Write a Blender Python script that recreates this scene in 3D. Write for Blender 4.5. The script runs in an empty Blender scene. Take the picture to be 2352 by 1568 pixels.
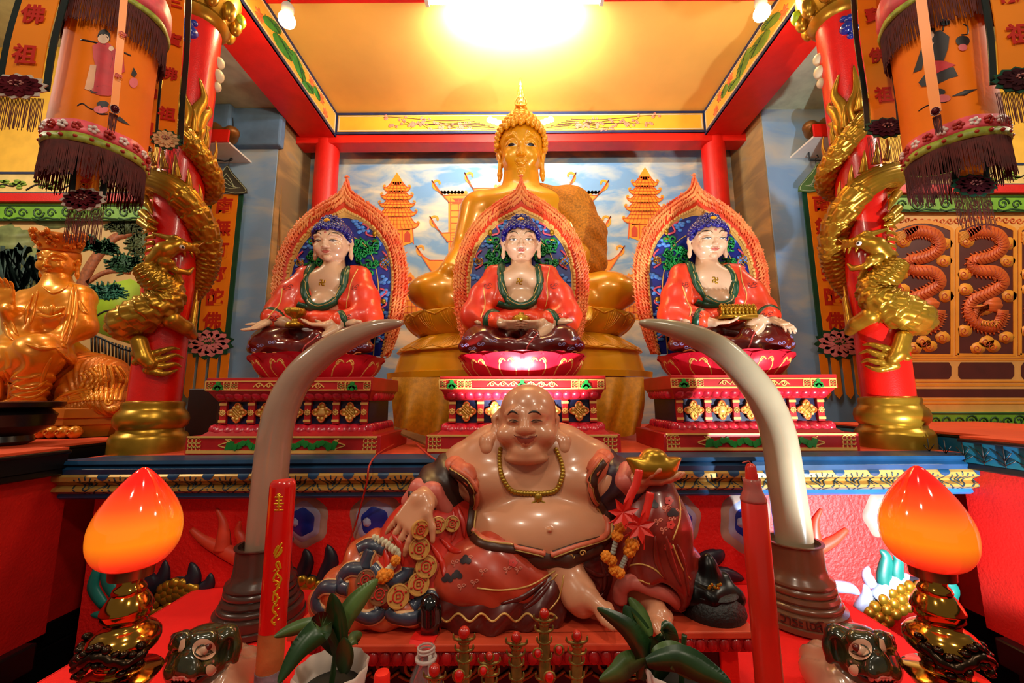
import bpy, bmesh, math, random
import numpy as np
from mathutils import Vector, Matrix
from mathutils.bvhtree import BVHTree
from mathutils.geometry import tessellate_polygon
random.seed(7); RNG = np.random.default_rng(7)
PI = math.pi; sin = math.sin; cos = math.cos
scene = bpy.context.scene
COL = scene.collection
R = math.radians

# ------------------------------------------------------------------ camera
F = 915.0; TH = R(8.1); RO = R(.35); ZC = 1.75; PX = 1188.0
_fw = np.array([0, cos(TH), sin(TH)]); _u0 = np.array([0, -sin(TH), cos(TH)]); _r0 = np.array([1., 0, 0])
_rt = _r0 * cos(RO) - _u0 * sin(RO); _up = _u0 * cos(RO) + _r0 * sin(RO)
CAM = np.array([0, 0, ZC])
cd = bpy.data.cameras.new('camera'); cam = bpy.data.objects.new('camera', cd); COL.objects.link(cam)
cd.sensor_width = 36; cd.lens = 36 * F / 2352; cd.shift_x = -(PX - 1176) / 2352; cd.clip_start = .02
m = Matrix.Identity(4)
for i in range(3):
    m[i][0] = _rt[i]; m[i][1] = _up[i]; m[i][2] = -_fw[i]; m[i][3] = CAM[i]
cam.matrix_world = m
scene.camera = cam

# ------------------------------------------------------------------ world, added fill lamps and floodlights, exposure
vs = scene.view_settings
vs.view_transform = 'Standard'; vs.look = 'None'; vs.gamma = 1; vs.use_curve_mapping = False; vs.exposure = 0.0
w = bpy.data.worlds.new('hall'); scene.world = w; w.use_nodes = True
w.node_tree.nodes['Background'].inputs[0].default_value = (1, .82, .62, 1)
w.node_tree.nodes['Background'].inputs[1].default_value = .16
def lamp(name, typ, loc, energy, col, size=.3, target=None, **kw):
    d = bpy.data.lights.new(name, typ); d.energy = energy; d.color = col
    if typ == 'AREA': d.size = size; d.shape = 'DISK'
    else: d.shadow_soft_size = size
    for k, v in kw.items(): setattr(d, k, v)
    o = bpy.data.objects.new(name, d); COL.objects.link(o); o.location = loc
    if target is not None:
        o.rotation_euler = (Vector(target) - Vector(loc)).to_track_quat('-Z', 'Y').to_euler()
    return o
for i_, (x_, y_, z_, e_, s_) in enumerate(((-1.3, -1.0, 4.4, 30, .3), (1.4, -1.1, 4.4, 30, .3), (.1, .3, 4.8, 26, .25), (-4.6, 1.2, 4.5, 62, .4), (4.6, 1.2, 4.5, 62, .4), (-3.15, 3.05, 4.88, 15, .2), (3.25, 3.05, 4.88, 15, .2))):  # unseen lamps added to brighten the front, side niches and piers
    lamp('added_fill_lamp', 'AREA', (x_, y_, z_), e_, (1, .86, .66), s_, (x_ * .6, 2.4, 1.5) if y_ < 2 else (x_, 3.9, 2.0))
lamp('flood_right', 'SPOT', (2.0, .75, .95), 330, (.86, .95, 1), .03, (2.0, 2.3, 1.75), spot_size=R(80), spot_blend=.2)
lamp('uplight_centre', 'SPOT', (.03, 1.96, 1.56), 85, (.97, .98, 1), .03, (.03, 3.1, 3.6), spot_size=R(105), spot_blend=.35)

# ------------------------------------------------------------------ pixel <-> place helpers
def ray(px, py): return _rt * ((px - PX) / F) + _up * ((784 - py) / F) + _fw
def W(px, py, y): d = ray(px, py); return CAM + d * (y / d[1])
def WZ(px, py, z): d = ray(px, py); return CAM + d * ((z - ZC) / d[2])
def WX(px, py, x): d = ray(px, py); return CAM + d * (x / d[0])
def M(px, y): return px * y / F          # length of px pixels at depth y

# ------------------------------------------------------------------ materials
def lin(h):
    if isinstance(h, str):
        h = h.lstrip('#'); c = [int(h[i:i + 2], 16) / 255 for i in (0, 2, 4)]
    else: c = h
    return [x / 12.92 if x <= .04045 else ((x + .055) / 1.055) ** 2.4 for x in c]
MATS = {}
def mat(name, col, rough=.45, metal=0, var=.12, scale=9, bump=0, bscale=60, coat=0, spec=.5, emit=0, col2=None, trans=0, alpha=1):
    if name in MATS: return MATS[name]
    mt = bpy.data.materials.new(name); mt.use_nodes = True; nt = mt.node_tree; b = nt.nodes['Principled BSDF']
    c = lin(col); c2 = lin(col2) if col2 else [x * (1 - var * 2) for x in c]
    tc = nt.nodes.new('ShaderNodeTexCoord'); nz = nt.nodes.new('ShaderNodeTexNoise')
    nz.inputs['Scale'].default_value = scale; nz.inputs['Detail'].default_value = 3
    nt.links.new(tc.outputs['Object'], nz.inputs['Vector'])
    rp = nt.nodes.new('ShaderNodeValToRGB')
    rp.color_ramp.elements[0].position = .35; rp.color_ramp.elements[1].position = .7
    rp.color_ramp.elements[0].color = (*c, 1); rp.color_ramp.elements[1].color = (*c2, 1)
    nt.links.new(nz.outputs['Fac'], rp.inputs['Fac']); nt.links.new(rp.outputs['Color'], b.inputs['Base Color'])
    b.inputs['Roughness'].default_value = rough; b.inputs['Metallic'].default_value = metal
    b.inputs['Specular IOR Level'].default_value = spec; b.inputs['Coat Weight'].default_value = coat
    b.inputs['Coat Roughness'].default_value = .12
    if trans: b.inputs['Transmission Weight'].default_value = trans
    if emit:
        nt.links.new(rp.outputs['Color'], b.inputs['Emission Color']); b.inputs['Emission Strength'].default_value = emit
    if bump:
        n2 = nt.nodes.new('ShaderNodeTexNoise'); n2.inputs['Scale'].default_value = bscale; n2.inputs['Detail'].default_value = 4
        nt.links.new(tc.outputs['Object'], n2.inputs['Vector'])
        bp = nt.nodes.new('ShaderNodeBump'); bp.inputs['Strength'].default_value = bump; bp.inputs['Distance'].default_value = .01
        nt.links.new(n2.outputs['Fac'], bp.inputs['Height']); nt.links.new(bp.outputs['Normal'], b.inputs['Normal'])
    MATS[name] = mt
    return mt
def cloud_mat(name, blue, cream, third, sc=(1.2, 1.2, 2.6), lo=.42, hi=.56, scale=1.6):
    mt = bpy.data.materials.new(name); mt.use_nodes = True; nt = mt.node_tree; b = nt.nodes['Principled BSDF']
    b.inputs['Roughness'].default_value = .75
    tc = nt.nodes.new('ShaderNodeTexCoord'); mp = nt.nodes.new('ShaderNodeMapping'); mp.inputs['Scale'].default_value = sc
    nz = nt.nodes.new('ShaderNodeTexNoise'); nz.inputs['Scale'].default_value = scale; nz.inputs['Detail'].default_value = 7
    nz.inputs['Distortion'].default_value = .5
    nt.links.new(tc.outputs['Object'], mp.inputs['Vector']); nt.links.new(mp.outputs['Vector'], nz.inputs['Vector'])
    rp = nt.nodes.new('ShaderNodeValToRGB'); e = rp.color_ramp.elements
    e[0].position = lo; e[0].color = (*lin(blue), 1); e[1].position = hi; e[1].color = (*lin(cream), 1)
    x = e.new(hi + .14); x.color = (*lin(third), 1)
    nt.links.new(nz.outputs['Fac'], rp.inputs['Fac']); nt.links.new(rp.outputs['Color'], b.inputs['Base Color'])
    return mt
RED = mat('red_paint', '#e01a0c', .42, var=.06, bump=.15, bscale=120)
RED2 = mat('red_wall_paint', '#c9140a', .55, var=.08, bump=.25, bscale=90)
REDCLOTH = mat('red_cloth', '#ff1208', .7, var=.04, bump=.1, bscale=200)
DRED = mat('dark_red_lacquer', '#8d1410', .35, var=.1)
GOLD = mat('gold_paint', '#b98a24', .3, .7, var=.12, scale=14)
GOLD2 = mat('bright_gold', '#eda416', .3, .55, var=.05, coat=.4)
GOLDL = mat('gold_line', '#e8b862', .4, .2, var=.05)
BRASS = mat('polished_brass', '#c8923a', .12, 1, var=.08)
BLACK = mat('black_lacquer', '#0b0c0e', .3, var=.1)
NAVY = mat('navy_paint', '#123a58', .4, var=.2)
BLUE = mat('cobalt_paint', '#0a2fb4', .35, var=.15)
CREAM = mat('cream_paint', '#d8cba6', .5, var=.08)
GREEN = mat('green_paint', '#1c8a34', .4, var=.2)
DGREEN = mat('dark_green_paint', '#0d4a34', .4, var=.15)
YELW = mat('yellow_plaster', '#eebc5c', .7, var=.04, scale=3)
ORANGE = mat('orange_satin', '#f58a12', .42, var=.05, scale=5)
WHITE = mat('white_paint', '#e9e6da', .4, var=.03)
INK = mat('black_ink', '#15100e', .5, var=0)
REDINK = mat('red_ink', '#c2200c', .5, var=.05)
PINK = mat('pink_satin', '#ee6f7c', .45, var=.1)
SKY = cloud_mat('painted_sky', '#6f9bc4', '#b9bfb4', '#efdcb8')
SKY2 = cloud_mat('painted_pier_sky', '#7fa9d6', '#a7bccb', '#c9c8ba', (1, 1, 2.2), .45, .6, 1.3)
SKY3 = cloud_mat('shaded_side_sky', '#8d7a58', '#b99a62', '#8f8f84', (1.5, 1, 3), .42, .6, 1.5)  # pier sky with the shade of its inner side put into the colours

# ------------------------------------------------------------------ mesh builder
class MB:
    def __init__(s): s.v = []; s.f = []; s.n = 0
    def add(s, v, f):
        v = np.asarray(v, float).reshape(-1, 3); s.v.append(v); k = s.n
        s.f += [tuple(int(i) + k for i in q) for q in f]; s.n += len(v); return s
    def box(s, c, sz, rot=None):
        c = np.array(c, float); h = np.array(sz, float) / 2
        v = np.array([[x, y, z] for x in (-1, 1) for y in (-1, 1) for z in (-1, 1)]) * h
        if rot is not None: v = v @ np.asarray(rot).T
        return s.add(v + c, [(0, 1, 3, 2), (4, 6, 7, 5), (0, 4, 5, 1), (2, 3, 7, 6), (0, 2, 6, 4), (1, 5, 7, 3)])
    def span(s, a, b):
        a = np.array(a, float); b = np.array(b, float); return s.box((a + b) / 2, abs(b - a))
    def frustum(s, z0, z1, r0, r1):      # r = (x0,x1,y0,y1) at each level
        v = [(r[i], r[j], z) for z, r in ((z0, r0), (z1, r1)) for i, j in ((0, 2), (1, 2), (1, 3), (0, 3))]
        return s.add(v, [(0, 3, 2, 1), (4, 5, 6, 7), (0, 1, 5, 4), (1, 2, 6, 5), (2, 3, 7, 6), (3, 0, 4, 7)])
    def tube(s, pts, r, seg=8, flat=None, caps=True, closed=False):
        p = np.asarray(pts, float); n = len(p); r = np.broadcast_to(np.asarray(r, float), (n,)) if np.ndim(r) < 2 else r
        if closed: t = np.roll(p, -1, 0) - np.roll(p, 1, 0)
        else: t = np.gradient(p, axis=0)
        t /= (np.linalg.norm(t, axis=1, keepdims=True) + 1e-12)
        up = np.array([0, 0, 1.]) if flat is None else np.asarray(flat, float)
        if flat is None and abs(t[0] @ up) > .9: up = np.array([1., 0, 0])
        N = np.zeros((n, 3)); u0_ = up if up.ndim == 1 else up[0]; a = u0_ - t[0] * (u0_ @ t[0]); a /= np.linalg.norm(a) + 1e-12
        for i in range(n):
            if flat is not None: a = up.copy() if up.ndim == 1 else up[i].copy()
            a = a - t[i] * (a @ t[i]); a /= np.linalg.norm(a) + 1e-12; N[i] = a
        B = np.cross(t, N); th = np.arange(seg) * 2 * PI / seg
        rr = np.asarray(r, float)
        ra, rb = (rr, rr) if rr.ndim == 1 else (rr[:, 0], rr[:, 1])
        v = p[:, None] + N[:, None] * (np.cos(th)[None, :, None] * ra[:, None, None]) + B[:, None] * (np.sin(th)[None, :, None] * rb[:, None, None])
        f = []
        m_ = n if closed else n - 1
        for i in range(m_):
            j = (i + 1) % n
            for k in range(seg):
                l = (k + 1) % seg; f.append((i * seg + k, i * seg + l, j * seg + l, j * seg + k))
        if caps and not closed: f.append(tuple(range(seg - 1, -1, -1))); f.append(tuple((n - 1) * seg + k for k in range(seg)))
        return s.add(v.reshape(-1, 3), f)
    def lathe(s, prof, c=(0, 0, 0), seg=32, sx=1, sy=1, mod=None):
        c = np.array(c, float); th = np.arange(seg) * 2 * PI / seg; v = []
        for i, (r, z) in enumerate(prof):
            rr = r * (mod(th, i) if mod else 1)
            v.append(np.stack([np.cos(th) * rr * sx, np.sin(th) * rr * sy, np.full(seg, z)], 1))
        v = np.concatenate(v) + c; n = len(prof); f = []
        for i in range(n - 1):
            for k in range(seg):
                l = (k + 1) % seg; f.append((i * seg + k, i * seg + l, (i + 1) * seg + l, (i + 1) * seg + k))
        f.append(tuple(range(seg - 1, -1, -1))); f.append(tuple((n - 1) * seg + k for k in range(seg)))
        return s.add(v, f)
    def ball(s, c, r, rot=None, seg=12, rings=8):
        r = np.broadcast_to(np.asarray(r, float), (3,)); v = [(0, 0, 1)]
        for i in range(1, rings):
            a = PI * i / rings
            for k in range(seg): b = 2 * PI * k / seg; v.append((sin(a) * cos(b), sin(a) * sin(b), cos(a)))
        v.append((0, 0, -1)); v = np.array(v) * r
        if rot is not None: v = v @ np.asarray(rot).T
        f = [(0, 1 + k, 1 + (k + 1) % seg) for k in range(seg)]
        for i in range(rings - 2):
            for k in range(seg):
                a = 1 + i * seg; f.append((a + k, a + seg + k, a + seg + (k + 1) % seg, a + (k + 1) % seg))
        L = len(v) - 1; a = 1 + (rings - 2) * seg
        f += [(L, a + (k + 1) % seg, a + k) for k in range(seg)]
        return s.add(v + np.array(c, float), f)
    def prism(s, poly, o, ex, ey, depth, ez=None):
        o = np.array(o, float); ex = np.array(ex, float); ey = np.array(ey, float)
        n = np.cross(ex, ey) if ez is None else np.array(ez, float); n = n / np.linalg.norm(n)
        P = np.asarray(poly, float); k = len(P)
        a = o + P[:, :1] * ex + P[:, 1:] * ey
        return s.slab(a, n * depth)
    def slab(s, a, off):
        a = np.asarray(a, float); k = len(a)
        tri = tessellate_polygon([[Vector(x) for x in a]])
        b = a + np.asarray(off, float)
        f = [tuple(t) for t in tri] + [tuple(i + k for i in t[::-1]) for t in tri]
        f += [(i, (i + 1) % k, (i + 1) % k + k, i + k) for i in range(k)]
        return s.add(np.concatenate([a, b]), f)
    def wall(s, poly, y, t=.004): # pixel polygon painted on a wall plane at depth y
        return s.slab([W(x, z, y) for x, z in poly], (0, -t, 0))
    def line(s, pts, y, wpx, t=.004):
        pts = np.array(pts, float); d = np.gradient(pts, axis=0); d /= np.linalg.norm(d, axis=1, keepdims=True) + 1e-9
        n = np.stack([-d[:, 1], d[:, 0]], 1); wv = np.broadcast_to(np.asarray(wpx, float), (len(pts),))[:, None] / 2
        a = pts + n * wv; b = pts - n * wv; k = len(pts)
        A = np.array([W(*q, y) for q in a]); B = np.array([W(*q, y) for q in b]); o = np.array([0, -t, 0])
        f = []
        for i in range(k - 1):
            f += [(i, i + 1, k + i + 1, k + i), (2 * k + i, 3 * k + i, 3 * k + i + 1, 2 * k + i + 1),
                  (i, 2 * k + i, 2 * k + i + 1, i + 1), (k + i, k + i + 1, 3 * k + i + 1, 3 * k + i)]
        f += [(0, k, 3 * k, 2 * k), (k - 1, 3 * k - 1, 4 * k - 1, 2 * k - 1)]
        return s.add(np.concatenate([A, B, A + o, B + o]), f)
    def xf(s, fn):
        s.v = [fn(a) for a in s.v]; return s
    def arr(s): return np.concatenate(s.v) if s.v else np.zeros((0, 3))
    def build(s, name, mt, parent=None, smooth=True, bevel=0, local=False, loc=None, sub=0, angle=None):
        v = s.arr()
        return mk(name, v, s.f, mt, parent, smooth, bevel, local, loc, sub, angle)
ORG = {}
def mk(name, v, f, mt, parent=None, smooth=True, bevel=0, local=False, loc=None, sub=0, angle=None):
    org = np.zeros(3)
    if parent is not None: org = ORG[parent.name]
    elif loc is not None: org = np.array(loc, float)
    me = bpy.data.meshes.new(name)
    vv = v if local else v - org
    me.from_pydata(vv.tolist() if hasattr(vv, 'tolist') else vv, [], f if isinstance(f, list) else f.tolist())
    mts = mt if isinstance(mt, (list, tuple)) else [mt]
    for q in mts: me.materials.append(q)
    if smooth: me.polygons.foreach_set('use_smooth', [True] * len(me.polygons))
    me.update()
    o = bpy.data.objects.new(name, me); COL.objects.link(o)
    if parent is not None: o.parent = parent
    else: o.location = org
    ORG[o.name] = org
    bm = bmesh.new(); bm.from_mesh(me); bmesh.ops.recalc_face_normals(bm, faces=bm.faces)
    if smooth and angle:
        for e in bm.edges:
            if len(e.link_faces) == 2 and e.calc_face_angle(0) > R(angle): e.smooth = False
    bm.to_mesh(me); bm.free()
    if bevel:
        b = o.modifiers.new('bevel', 'BEVEL'); b.width = bevel; b.segments = 2; b.limit_method = 'ANGLE'; b.angle_limit = R(40)
    if sub:
        q = o.modifiers.new('sub', 'SUBSURF'); q.levels = sub; q.render_levels = sub
    return o
def tag(o, label, cat, group=None):
    o['label'] = label; o['category'] = cat
    if group: o['group'] = group
    return o
def thing(name, label, cat, loc, group=None):
    o = bpy.data.objects.new(name, None); COL.objects.link(o); o.location = tuple(float(x) for x in loc); o.empty_display_size = .05
    ORG[o.name] = np.array(loc, float); tag(o, label, cat, group); return o
def struct(o): o['kind'] = 'structure'; return o
def copy_tree(o, parent=None):
    c = o.copy(); COL.objects.link(c); ORG[c.name] = ORG[o.name]
    if parent: c.parent = parent
    for ch in list(o.children): copy_tree(ch, c)
    return c
def text(s, size, mt, name, parent, o, ex, ey, ext=.002, off=0.0, align='CENTER', local=False, sx=1.0):
    cu = bpy.data.curves.new('t', 'FONT'); cu.body = s; cu.size = size; cu.align_x = align; cu.align_y = 'CENTER'
    cu.extrude = ext; cu.offset = off; cu.resolution_u = 3
    ob = bpy.data.objects.new('t', cu); COL.objects.link(ob)
    bpy.context.view_layer.update()
    me = bpy.data.meshes.new_from_object(ob.evaluated_get(bpy.context.evaluated_depsgraph_get()))
    bpy.data.objects.remove(ob)
    v = np.empty(len(me.vertices) * 3); me.vertices.foreach_get('co', v); v = v.reshape(-1, 3)
    f = [tuple(p.vertices) for p in me.polygons]; bpy.data.meshes.remove(me)
    ex = np.array(ex, float); ex /= np.linalg.norm(ex); ey = np.array(ey, float); ey = ey - ex * (ex @ ey); ey /= np.linalg.norm(ey); ez = np.cross(ex, ey)
    vw = np.array(o, float) + v[:, :1] * sx * ex + v[:, 1:2] * ey + v[:, 2:] * ez
    return mk(name, vw, f, mt, parent, False, local=local)
def smooth_path(pts, n=6, closed=False):
    p = np.asarray(pts, float); k = len(p); out = []
    rng = range(k) if closed else range(k - 1)
    for i in rng:
        g = (lambda j: p[j % k]) if closed else (lambda j: p[min(max(j, 0), k - 1)])
        a, b, c, d = g(i - 1), g(i), g(i + 1), g(i + 2)
        for t in np.arange(n) / n:
            out.append(.5 * ((2 * b) + (c - a) * t + (2 * a - 5 * b + 4 * c - d) * t * t + (3 * b - a - 3 * c + d) * t ** 3))
    if not closed: out.append(p[-1])
    return np.array(out)
def rotz(a): return np.array([[cos(a), -sin(a), 0], [sin(a), cos(a), 0], [0, 0, 1]])
def rotx(a): return np.array([[1, 0, 0], [0, cos(a), -sin(a)], [0, sin(a), cos(a)]])
def roty(a): return np.array([[cos(a), 0, sin(a)], [0, 1, 0], [-sin(a), 0, cos(a)]])
def frame(x, z):  # rotation with columns (x, y, z)
    x = np.array(x, float); x /= np.linalg.norm(x); z = np.array(z, float); z = z - x * (x @ z); z /= np.linalg.norm(z)
    return np.stack([x, np.cross(z, x), z], 1)

# ------------------------------------------------------------------ smooth solids (signed distances -> surface nets)
class SDF:
    def __init__(s): s.p = []
    def ell(s, c, r, rot=None, k=.02, op='u'):
        s.p.append(('e', np.array(c, float), np.broadcast_to(np.array(r, float), (3,)).copy(), rot, k, op)); return s
    def cap(s, a, b, r0, r1=None, k=.02, op='u'):
        s.p.append(('c', np.array(a, float), np.array(b, float), (r0, r0 if r1 is None else r1), k, op)); return s
    def chain(s, pts, rs, k=.02, op='u'):
        for i in range(len(pts) - 1): s.cap(pts[i], pts[i + 1], rs[i], rs[i + 1], k, op)
        return s
    def box(s, c, h, rot=None, rd=.01, k=.02, op='u'):
        s.p.append(('b', np.array(c, float), np.array(h, float), rot, rd, k, op)); return s
    def _bounds(s, q):
        if q[0] == 'e': r = max(q[2]); return q[1] - r, q[1] + r
        if q[0] == 'b': r = np.linalg.norm(q[2]); return q[1] - r, q[1] + r
        r = max(q[3]); return np.minimum(q[1], q[2]) - r, np.maximum(q[1], q[2]) + r
    def mesh(s, res, disp=None):
        lo = np.min([s._bounds(q)[0] for q in s.p if q[-1] == 'u'], 0) - res * 3
        hi = np.max([s._bounds(q)[1] for q in s.p if q[-1] == 'u'], 0) + res * 3
        n = np.ceil((hi - lo) / res).astype(int) + 1
        f = np.full(n, .5, np.float32)
        ax = [lo[i] + res * np.arange(n[i]) for i in range(3)]
        for q in s.p:
            k = q[-2]; a, b = s._bounds(q); mrg = 2.5 * res + k
            i0 = np.maximum(np.floor((a - mrg - lo) / res).astype(int), 0); i1 = np.minimum(np.ceil((b + mrg - lo) / res).astype(int) + 1, n)
            if np.any(i1 <= i0): continue
            sl = tuple(slice(i0[d], i1[d]) for d in range(3))
            X = ax[0][sl[0]][:, None, None].astype(np.float32); Y = ax[1][sl[1]][None, :, None].astype(np.float32); Z = ax[2][sl[2]][None, None, :].astype(np.float32)
            if q[0] in 'eb':
                x, y, z = X - q[1][0], Y - q[1][1], Z - q[1][2]
                if q[3] is not None:
                    T = np.asarray(q[3]).T
                    x, y, z = (T[0, 0] * x + T[0, 1] * y + T[0, 2] * z, T[1, 0] * x + T[1, 1] * y + T[1, 2] * z, T[2, 0] * x + T[2, 1] * y + T[2, 2] * z)
                if q[0] == 'e':
                    r = q[2]; k0 = np.sqrt((x / r[0]) ** 2 + (y / r[1]) ** 2 + (z / r[2]) ** 2)
                    k1 = np.sqrt((x / r[0] ** 2) ** 2 + (y / r[1] ** 2) ** 2 + (z / r[2] ** 2) ** 2)
                    d = k0 * (k0 - 1) / (k1 + 1e-9)
                    d = np.where(k0 < .3, -min(r) * (1 - k0), d)
                else:
                    rd = q[4]; h = q[2] - rd
                    qx, qy, qz = abs(x) - h[0], abs(y) - h[1], abs(z) - h[2]
                    d = np.sqrt(np.maximum(qx, 0) ** 2 + np.maximum(qy, 0) ** 2 + np.maximum(qz, 0) ** 2) + np.minimum(np.maximum(qx, np.maximum(qy, qz)), 0) - rd
            else:
                ba = q[2] - q[1]; L2 = ba @ ba + 1e-12
                x, y, z = X - q[1][0], Y - q[1][1], Z - q[1][2]
                h = np.clip((x * ba[0] + y * ba[1] + z * ba[2]) / L2, 0, 1)
                d = np.sqrt((x - h * ba[0]) ** 2 + (y - h * ba[1]) ** 2 + (z - h * ba[2]) ** 2) - (q[3][0] + (q[3][1] - q[3][0]) * h)
            g = f[sl]
            if q[-1] == 'u':
                h = np.clip(.5 + .5 * (g - d) / k, 0, 1); f[sl] = g + (d - g) * h - k * h * (1 - h)
            else:
                h = np.clip(.5 - .5 * (g + d) / k, 0, 1); f[sl] = g + (-d - g) * h + k * h * (1 - h)
        if disp is not None:
            f = f + disp(ax[0][:, None, None], ax[1][None, :, None], ax[2][None, None, :]).astype(np.float32)
        return surface_nets(f, lo, res)
def surface_nets(f, lo, res):
    n = np.array(f.shape); ins = f < 0
    c = np.zeros(n - 1, np.int8)
    for dx in (0, 1):
        for dy in (0, 1):
            for dz in (0, 1): c += ins[dx:n[0] - 1 + dx, dy:n[1] - 1 + dy, dz:n[2] - 1 + dz]
    I = np.argwhere((c > 0) & (c < 8))
    pos = np.zeros((len(I), 3)); cnt = np.zeros(len(I))
    cor = [np.array(q) for q in ((0, 0, 0), (1, 0, 0), (0, 1, 0), (1, 1, 0), (0, 0, 1), (1, 0, 1), (0, 1, 1), (1, 1, 1))]
    for a in range(8):
        for bit in (1, 2, 4):
            if a & bit: continue
            b = a | bit; A = I + cor[a]; B = I + cor[b]
            fa = f[A[:, 0], A[:, 1], A[:, 2]]; fb = f[B[:, 0], B[:, 1], B[:, 2]]
            mk_ = (fa < 0) != (fb < 0); t = np.where(mk_, fa / np.where(mk_, fa - fb, 1), 0)
            pos += np.where(mk_[:, None], cor[a] + t[:, None] * (cor[b] - cor[a]), 0); cnt += mk_
    v = lo + (I + pos / cnt[:, None]) * res
    idx = np.full(n - 1, -1, np.int64); idx[I[:, 0], I[:, 1], I[:, 2]] = np.arange(len(I))
    faces = []
    for ax in range(3):
        o1, o2 = [(1, 2), (2, 0), (0, 1)][ax]
        s0 = [slice(None)] * 3; s1 = [slice(None)] * 3; s0[ax] = slice(0, -1); s1[ax] = slice(1, None)
        E = np.argwhere(ins[tuple(s0)] != ins[tuple(s1)])
        E = E[(E[:, o1] > 0) & (E[:, o2] > 0) & (E[:, o1] < n[o1] - 1) & (E[:, o2] < n[o2] - 1)]
        e1 = np.zeros(3, int); e1[o1] = 1; e2 = np.zeros(3, int); e2[o2] = 1
        q = []
        for d in (np.zeros(3, int), e1, e1 + e2, e2):
            G = E - d; q.append(idx[G[:, 0], G[:, 1], G[:, 2]])
        Q = np.stack(q, 1); inn = ins[E[:, 0], E[:, 1], E[:, 2]]
        Q[~inn] = Q[~inn][:, ::-1]; faces.append(Q)
    return v, np.concatenate(faces)
def join(*ms):
    v = []; f = []; k = 0
    for a, b in ms:
        v.append(a); f += [tuple(int(i) + k for i in q) for q in b]; k += len(a)
    return np.concatenate(v), f
# painted strokes and patches that lie on a modelled surface
class Skin:
    def __init__(s, *meshes):
        v, f = join(*meshes) if len(meshes) > 1 else meshes[0]
        s.t = BVHTree.FromPolygons([tuple(x) for x in v], [tuple(int(i) for i in q) for q in f])
    def hit(s, o, d):
        h = s.t.ray_cast(Vector(o), Vector(d).normalized())
        return (None, None) if h[0] is None else (np.array(h[0]), np.array(h[1]))
    def pix(s, px, py): return s.hit(CAM, ray(px, py))
    def strokes(s, mb, lines, wid, thick=.0012, src=None, n=4, taper=False):
        for ln in lines:
            ln = smooth_path(ln, n) if len(ln) > 2 else np.linspace(ln[0], ln[-1], 5)
            P = []; N = []
            for q in ln:
                h, nn = s.pix(*q) if src is None else src(s, q)
                if h is None: continue
                if P and np.linalg.norm(h - P[-1]) > .12: continue
                P.append(h); N.append(nn)
            if len(P) < 2: continue
            k = len(P); wv = np.full(k, wid)
            if taper: wv = wid * np.clip(np.sin(np.linspace(.12, PI - .12, k)), .15, 1)
            mb.tube(np.array(P), np.stack([np.full(k, thick), wv], 1), 6, flat=np.array(N))
        return mb
    def patch(s, mb, polys, off=.0015, src=None, rings=4):
        for po in polys:
            po = np.asarray(po, float); c = po.mean(0); k = len(po); V = []; ok = True
            for r_ in np.linspace(0, 1, rings + 1):
                for q in (po if r_ > 0 else po[:1]):
                    h, nn = (s.pix(*(c + (q - c) * r_)) if src is None else src(s, c + (q - c) * r_))
                    if h is None: ok = False; break
                    V.append(h + nn * off)
                if not ok: break
            if not ok: continue
            f = [(0, 1 + i, 1 + (i + 1) % k) for i in range(k)]
            for r_ in range(rings - 1):
                a = 1 + r_ * k; f += [(a + i, a + k + i, a + k + (i + 1) % k, a + (i + 1) % k) for i in range(k)]
            mb.add(V, f)
        return mb
def ring(cx, cy, rx, ry=None, n=14, a0=0, a1=2 * PI):
    ry = rx if ry is None else ry
    return [(cx + rx * cos(t), cy + ry * sin(t)) for t in np.linspace(a0, a1, n, endpoint=abs(a1 - a0) < 6.2)]
def spiral(cx, cy, r, turns=1.3, dirn=1, a0=0, n=14):
    return [(cx + r * (1 - .8 * t) * cos(a0 + dirn * t * turns * 2 * PI), cy + r * (1 - .8 * t) * sin(a0 + dirn * t * turns * 2 * PI)) for t in np.linspace(0, 1, n)]
# ================================================================== the hall
XF = -2.18; XG = 2.29           # inner faces of the two painted beams
ZB = 4.87; ZT = 5.18            # underside and top of the painted frieze
YB = 4.40
def zz(py, y, px=1188): return W(px, py, y)[2]
struct(MB().span((-7, -5, -.1), (7, 5, 0)).build('floor', mat('floor_tiles', '#4a1c14', .3), smooth=False))
wb = struct(MB().span((-3.6, 4.75, 0), (3.8, 4.85, 5.4)).build('wall_back', SKY, smooth=False))
struct(MB().span((XF, 3.03, ZT), (XG, YB, ZT + .1)).build('ceiling', YELW, smooth=False))
struct(MB().span((-7, 2.0, 4.97), (XF - .3, 4.75, 5.07)).build('ceiling_left', mat('pale_plaster', '#c3cfae', .7), smooth=False))
struct(MB().span((XG + .3, 2.0, 4.97), (7, 4.75, 5.07)).build('ceiling_right', MATS['pale_plaster'], smooth=False))
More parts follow.
